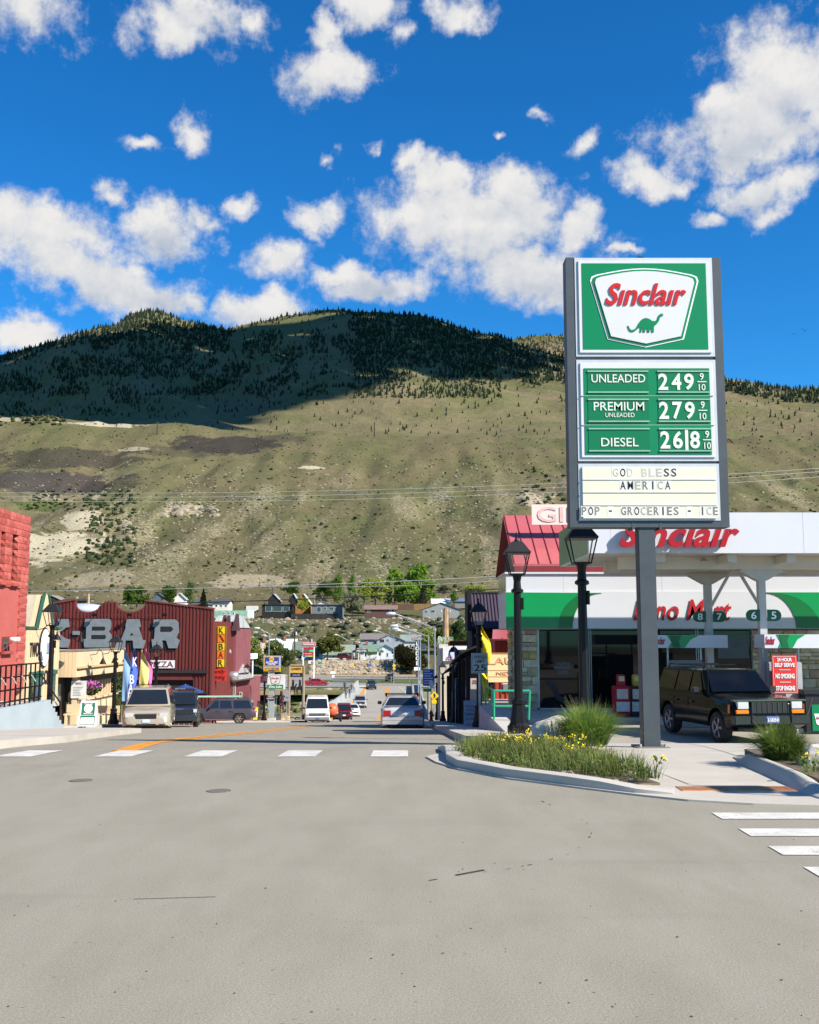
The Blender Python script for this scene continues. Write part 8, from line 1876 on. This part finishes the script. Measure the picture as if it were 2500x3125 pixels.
m = MB(); m.grid([[fr_(k / 6 * .5, j * .42) + Vector((0, -.02, 0)) for k in range(5)] for j in (0, .5, 1)]); m.build('canton', M((.02, .03, .09), .8), fl); m = MB(); m.cyl((wx(1388, 56.6, 0), 56.6, wz(2000, 56)), (wx(1388, 56, 1), 56.3, wz(1975, 56)), .02, n=6); m.build('staff', GALV, fl)
ck = thing('clothes_rack', 'rack of dark patterned shirts outside the shaded shop', 'rack', (wx(1402, 54, -2), 54, zr0(54)))
for i in range(7):
    m = MB(); x = wx(1394 + i * 2.6, 54, -1); m.bev(x - .06, x + .06, 53.7 + .05 * i, 54.3, zr0(54) + .75 + .05 * (i % 3), zr0(54) + 2.2, .04); m.build('shirt', M(random.choice(((.02, .03, .08), (.06, .06, .07), (.015, .015, .02), (.03, .06, .12))), .9, 0, .5, 9), ck)
m = MB(); m.tube([(wx(1390, 54, -1), 54, zr0(54) + 2.25), (wx(1416, 54, -1), 54, zr0(54) + 2.25)], .02, 6); m.build('rail', GALV, ck)
for a in (1390, 1416): m = MB(); m.cyl((wx(a, 54, -1), 54, zr0(54)), (wx(a, 54, -1), 54, zr0(54) + 2.25), .02, n=6); m.build('leg', GALV, ck)
wb = thing('whiteboard_sign', 'handwritten white sandwich board beside the lamp with the speed sign', 'sandwich board', (wx(1436, 37, -1), 37, zr0(37))); z = zr0(37); x0_, x1_ = wx(1416, 37, z), wx(1456, 37, z)
for sg_ in (-1, 1): m = MB(); m.ext([Vector((x0_, 37 + sg_ * .3, z)), Vector((x1_, 37 + sg_ * .3, z)), Vector((x1_, 37 + sg_ * .03, z + .9)), Vector((x0_, 37 + sg_ * .03, z + .9))], Vector((0, .03 * sg_, 0))); m.build('leaf_panel', M((.36, .37, .40), .5), wb)
for i, (s_, c_, k) in enumerate((('We Have', (.4, .05, .15), .8), ('fresh fudge', (.1, .2, .3), .66), ('huckleberry', (.05, .1, .12), .5), ('ice cream', (.2, .1, .2), .34), ('come on in', (.3, .05, .15), .14))): o = text(s_, M(c_, .7), wb, ((x0_ + x1_) / 2, 37 - .345 + .27 * k, z + .9 * k), .12, .004, .004, fit=.36); o.rotation_euler = (R(-16.5), 0, 0)
cs = thing('cream_notice', 'tilted cream notice panel in the shaded shop front', 'sign', (wx(1448, 40, 0), 40, wz(2135, 40))); box('panel', M((.42, .40, .35), .7), cs, wx(1436, 40, 0), wx(1458, 40, 0), 40, 40.05, wz(2138, 40), wz(2070, 40)); text('COLD', M((.4, .03, .06), .6), cs, (wx(1452, 40, 0), 39.98, wz(2080, 40)), .2, .01, .012, fit=.22)
rmp = thing('access_ramp', 'concrete access ramp beside the store corner', 'ramp', (2.9, 28, zroad(28)))
box('ramp_wall', CONC, rmp, 2.2, 2.62, 23.6, 33.5, zroad(33) - .5, -.58); box('landing', CONC, rmp, 2.63, 3.28, 29.7, 33.5, -1.5, -.69)
gr2 = thing('green_railing', 'green pipe railing on the access ramp by the stone pier', 'railing', (3, 27.5, -.6)); GPI = M((.02, .30, .16), .4, 0, .05)
def pipe(nm, pts): m = MB(); m.tube(pts, .028, 8); return m.build(nm, GPI, gr2)
pa, pb, pc, pd = at(1508, 2190, 27.5), at(1617, 2190, 27.5), at(1508, 2108, 27.5), at(1617, 2108, 27.5)
pipe('top_rail', [pc, pd]); pipe('mid_rail', [at(1508, 2155, 27.5), at(1617, 2155, 27.5)]); pipe('post', [at(1508, 2196, 27.5), pc]); pipe('post', [at(1614, 2196, 27.5), pd])
e1, e2 = at(1482, 2092, 33), at(1482, 2132, 33); pipe('top_rail', [pc, e1]); pipe('mid_rail', [at(1508, 2155, 27.5), e2]); pipe('post', [at(1482, 2150, 33), e1]); pipe('post', [at(1502, 2190, 29), at(1502, 2104, 29)])
def upole(px, pyt, pyb, Y, label, arm=1.2, r=.14, colr=(.24, .16, .09), box_=False):
    z0, z1 = wz(pyb, Y), wz(pyt, Y); x = wx(px, Y, z0); o = thing('utility_pole', label, 'utility pole', (x, Y, z0), 0, 'wooden utility poles')
    m = MB(); m.cyl((x, Y, z0 - 1), (x, Y, z1), r, r * .75, 8); m.build('pole', M(colr, .9, 0, .2, 2), o)
    if arm: box('crossarm', M(colr, .9), o, x - arm, x + arm, Y - .15, Y - .03, z1 - .5, z1 - .36)
    for a in (-.8, 0, .8):
        if arm: m = MB(); m.cyl((x + a * arm, Y - .09, z1 - .36), (x + a * arm, Y - .09, z1 - .16), .05, n=6); m.build('insulator', M((.5, .5, .5), .4), o)
    if box_: m = MB(); m.lathe([(.02, -.5), (.25, -.48), (.25, .45), (.02, .5)], (x + .4, Y - .2, z1 - 1.6), 12); m.build('transformer', M((.45, .48, .5), .5), o)
upole(1361, 1856, 1960, 96, 'thick wooden pole behind the fly shop sign', .5, .32, (.32, .20, .11)); upole(269, 1812, 1875, 380, 'pale wooden pole with insulators above the bar scoop', 1.8, .5, (.42, .32, .2)); upole(899, 1916, 2010, 300, 'brown pole with transformer right of the white roofed house', .9, .25, (.1, .06, .04), True); upole(946, 1938, 2016, 298, 'dark pole with transformer behind the fuel sign', 1.6, .25, (.07, .06, .05), True); upole(1199, 1774, 1848, 430, 'slim pole in front of the cottonwoods', .8, .28, (.26, .17, .1)); upole(831, 1787, 1830, 405, 'slim dark pole above the chalet', .9, .25, (.06, .05, .04)); upole(480, 1288, 1330, 1080, 'distant pole on the bench at the left', 1.5, .8, (.06, .05, .04)); upole(1143, 1288, 1330, 1085, 'distant pole on the bench near the middle', 1.0, .8, (.06, .05, .04)); upole(960, 1815, 1850, 420, 'slim pole with lamp behind the long grey house', .6, .2, (.3, .28, .25))
def wire(label, pts, Y, r, colr):
    m = MB(); P_ = []
    for i in range(25):
        x = lerp(pts[0][0], pts[-1][0], i / 24)
        y = 0
        if len(pts) == 3:
            (x0, y0), (x1, y1), (x2, y2) = pts; y = y0 * (x - x1) * (x - x2) / ((x0 - x1) * (x0 - x2)) + y1 * (x - x0) * (x - x2) / ((x1 - x0) * (x1 - x2)) + y2 * (x - x0) * (x - x1) / ((x2 - x0) * (x2 - x1))
        else: y = pl(pts, x)
        P_.append(at(x, y, Y))
    m.tube(P_, r, 5); tag(m.build('overhead_wire', M(colr, .4, .4, .05)), label, 'wire', 'overhead wires')
LWr, DWr = (.50, .50, .47), (.03, .03, .032)
wire('pale wire over the hillside, top of the set of three', [(-700, 1488), (700, 1503), (2600, 1422)], 120, .024, LWr); wire('pale wire over the hillside, middle of the set of three', [(-700, 1497), (700, 1516), (2600, 1432)], 120, .024, LWr); wire('pale wire over the hillside, lowest of the set of three', [(-700, 1510), (700, 1530), (2600, 1448)], 120, .024, LWr)
wire('thin wire falling from the red stone building to the houses', [(-40, 1682), (420, 1760), (880, 1792)], 90, .018, (.28, .27, .25)); wire('pale wire low over the bar roof rising to the right', [(-200, 1806), (620, 1795), (1640, 1752)], 100, .028, LWr); wire('broken pale wire just below the long pale one', [(860, 1790), (1200, 1788), (1600, 1766)], 100, .018, LWr)
wire('thick dark cable crossing just over the bar roof', [(-200, 1842), (700, 1836), (1600, 1792)], 95, .045, DWr)
def gpl(px, py, zf=zc): return gnd(px, py, zf)
isl = [flat(*p) for p in ((1395, 2302), (1430, 2335), (1560, 2360), (1750, 2385), (1950, 2406), (2015, 2402))] ; isl = [(x, y) for x, y in isl]
inner = isl + [(2.55, 12.9), (2.35, 14.6), (1.9, 16.6), (1.2, 17.2)]
kb = kerb('kerb', [(.55, 16.9), (.62, 15.6), flat(1385, 2318), flat(1420, 2342), flat(1560, 2372), flat(1750, 2398), flat(1950, 2422), flat(2055, 2426)], zc, .20, .10); tag(kb, kind='structure')
kb2 = kerb('kerb', [flat(2560, 2450), flat(2500, 2432), flat(2400, 2385), flat(2300, 2338), (4.55, 14.6)], zc, .15, .13, None, .38); tag(kb2, kind='structure')
SOIL = M((.14, .11, .07), .95, 0, .3, 8, .6, 40)
tag(sheet('planting_bed', inner, lambda y: zc(y) + .024, SOIL, .12), kind='structure'); tag(sheet('planting_bed', [(4.35, 11.0), (7, 11.0), (7, 15.5), (4.7, 15.0), (4.5, 13.6)], lambda y: zc(y) + .09, SOIL, .12), kind='structure')
def blades(n, c, rad, h, spread, w=.008, droop=.35, z=0., rs=random):
    m = MB()
    for i in range(n):
        a = rs.random() * 6.283; r = rad * math.sqrt(rs.random()); x, y = c[0] + math.cos(a) * r, c[1] + math.sin(a) * r
        hh = h * rs.uniform(.55, 1.08); o = spread * rs.uniform(.2, 1.0) * (.35 + r / max(rad, .01)); dx_, dy_ = math.cos(a + rs.uniform(-.5, .5)), math.sin(a + rs.uniform(-.5, .5))
        s_ = Vector((-dy_, dx_, 0)); rows = []
        for t in (0, .35, .7, 1.0):
            p = Vector((x + dx_ * o * t ** 1.8, y + dy_ * o * t ** 1.8, z + hh * (t - droop * t ** 3 * (o / max(spread, .01)) * .6)))
            ww = w * (1 - t) ** .6 * rs.uniform(.8, 1.2) if t < 1 else .0005
            rows.append([p - s_ * ww, p + s_ * ww])
        m.grid(rows)
    return m
GR1, GR2, STRAW = leafmat((.17, .25, .045)), leafmat((.085, .145, .03)), leafmat((.30, .25, .11))
def tuft(px, Y, pyt, label, rad, n):
    z = zc(Y) + .08; x = wx(px, Y, z); h = wz(pyt, Y) - z; o = thing('grass_tuft', label, 'ornamental grass', (x, Y, z))
    blades(n, (x, Y), rad, h * .98, h * .75, .0075, .75, z).build('green_blades', GR1, o); blades(n // 2, (x, Y), rad * 1.1, h * .8, h * .85, .007, .9, z).build('dark_blades', GR2, o); blades(n // 12, (x, Y), rad, h * 1.04, h * .35, .003, .2, z).build('straw_stems', STRAW, o)
tuft(1795, 16.2, 2125, 'large clump of ornamental grass in front of the tallest lamp', .26, 1500); tuft(2385, 13.4, 2185, 'clump of ornamental grass in front of the black four wheel drive', .17, 1100)
def inpoly(n, P_):
    out = []; xs_ = [p[0] for p in P_]; ys_ = [p[1] for p in P_]
    while len(out) < n:
        x, y = random.uniform(min(xs_), max(xs_)), random.uniform(min(ys_), max(ys_))
        if inside(x, y, P_): out.append((x, y))
    return out
wd1, wd2, wd3 = MB(), MB(), MB()
for (x, y) in inpoly(340, inner):
    z = zc(y) + .07; k = .6 + .8 * max(0, noise.noise(Vector((x * 1.4, y * 1.4, 2))) + .3)
    for (mb_, n, h, w_) in ((wd1, 9, .26, .005), (wd2, 6, .2, .006), (wd3, 3, .30, .0025)): q = blades(n, (x, y), .1, h * k, .14, w_, .4, z); mb_.add(q.v, q.f)
for (x, y) in inpoly(150, inner):
    q = puff(26, (x, y, zc(y) + random.uniform(.06, .16)), random.uniform(.07, .16), .016, (1, 1, .7)); (wd1 if random.random() < .5 else wd2).add(q.v, q.f)
for (x, y) in inpoly(260, [(4.45, 11.1), (6.6, 11.1), (6.6, 14.6), (4.75, 14.4)]):
    z = zc(y) + .07
    for (mb_, n, h, w_) in ((wd1, 8, .2, .005), (wd2, 9, .18, .006)): q = blades(n, (x, y), .1, h, .16, w_, .6, z); mb_.add(q.v, q.f)
for (mb_, mt, lb) in ((wd1, leafmat((.15, .19, .045)), 'light green weeds and grass in the corner planting beds'), (wd2, leafmat((.075, .115, .03)), 'dark green weeds in the corner planting beds'), (wd3, STRAW, 'dry straw coloured stems in the corner planting beds')): tag(mb_.build('weeds', mt), lb, 'weeds', kind='stuff')
YFL = M((.75, .58, .01), .6, 0, .15, 30)
def mustard(px, Y, pyt, label, n):
    z = zc(Y) + .08; x = wx(px, Y, z); h = wz(pyt, Y) - z; o = thing('flowering_weed', label, 'flowers', (x, Y, z), 0, 'yellow flowering weeds'); st_, fl_ = MB(), MB()
    for i in range(n):
        a = random.random() * 6.28; r = random.uniform(0, .16); hh = h * random.uniform(.6, 1.0); b0 = Vector((x + math.cos(a) * r, Y + math.sin(a) * r * .6, z)); tp = b0 + Vector((math.cos(a) * .09, math.sin(a) * .05, hh)); st_.tube([b0, b0.lerp(tp, .5), tp], [.004, .003, .002], 4)
        for k in range(9): p = tp + Vector((random.gauss(0, .022), random.gauss(0, .022), random.gauss(-.02, .03))); q = puff(3, p, .006, .011); fl_.add(q.v, q.f)
        for k in range(4): q = puff(2, b0.lerp(tp, random.random()), .03, .02); st_.add(q.v, q.f)
    tag(st_.build('stems', GR2, o), kind='stuff'); tag(fl_.build('blossoms', YFL, o), kind='stuff')
for (px, Y, py, n, lb) in ((1592, 16.0, 2228, 6, 'yellow flowers at the foot of the lamp in the bed'), (1625, 15.6, 2240, 4, 'yellow flowers right of the lamp foot'), (1512, 15.8, 2222, 3, 'few yellow flowers left of the lamp foot'), (1755, 14.8, 2232, 3, 'yellow flowers at the left of the large grass clump'), (1775, 13.9, 2270, 5, 'yellow flowers below the large grass clump'), (1568, 15.2, 2250, 5, 'yellow flowers low at the left of the bed'), (2455, 11.9, 2290, 3, 'yellow flowers in the right hand bed'), (2010, 13.2, 2305, 2, 'single yellow flowers at the right end of the bed'), (1660, 15.8, 2248, 6, 'yellow flowers in front of the pale boulder')): mustard(px, Y, py, lb, n)
def boulder(px, Y, w, h, label, seed):
    z = zc(Y) + .02; x = wx(px, Y, z); bm = bmesh.new(); bmesh.ops.create_icosphere(bm, subdivisions=4, radius=1)
    for v in bm.verts:
        d = v.co.copy(); k = 1 + .22 * noise.noise(d * 1.4 + Vector((seed, 0, 0))) + .10 * noise.noise(d * 3.5 + Vector((seed, 5, 0))) + .03 * noise.noise(d * 9)
        v.co = Vector((x + d.x * w * k, Y + d.y * w * .7 * k, z + max(-.1, d.z * h * k + h * .55)))
    m = MB(); m.bm(bm); tag(m.build('boulder', M((.50, .46, .40), .9, 0, .14, 5, .6, 22), smooth=True, at0=(x, Y, z)), label, 'boulder')
boulder(1700, 17.0, .42, .30, 'pale rounded boulder behind the weeds left of the grass clump', 3); boulder(2506, 12.7, .23, .2, 'pale boulder beside the right hand grass clump', 8)
for _k, (px, py, r_) in enumerate(sorted(((1510, 2322, .05), (1530, 2330, .04), (1720, 2365, .05), (1740, 2370, .06), (1620, 2345, .05), (1820, 2385, .05), (1600, 2325, .07), (1880, 2395, .04), (1930, 2392, .05), (1490, 2318, .05)))):
    p = gpl(px, py); m = MB(); stone(m, (p.x, p.y, zc(p.y) + .04), r_ * .75); o = m.build('edging_stone', M((.30, .27, .22), .9, 0, .2, 9)); tag(o, 'small pale stone among the weeds along the kerb, number %d from the lamp end'.replace('number %d', ('nearest', 'second', 'third', 'fourth', 'fifth', 'sixth', 'seventh', 'eighth', 'ninth', 'tenth')[_k]), 'stone', 'loose stones in the bed')
lamp(0, 8.9, 'black lantern lamp standing just outside the right edge of the picture').location = (7.6, 8.7, .02)
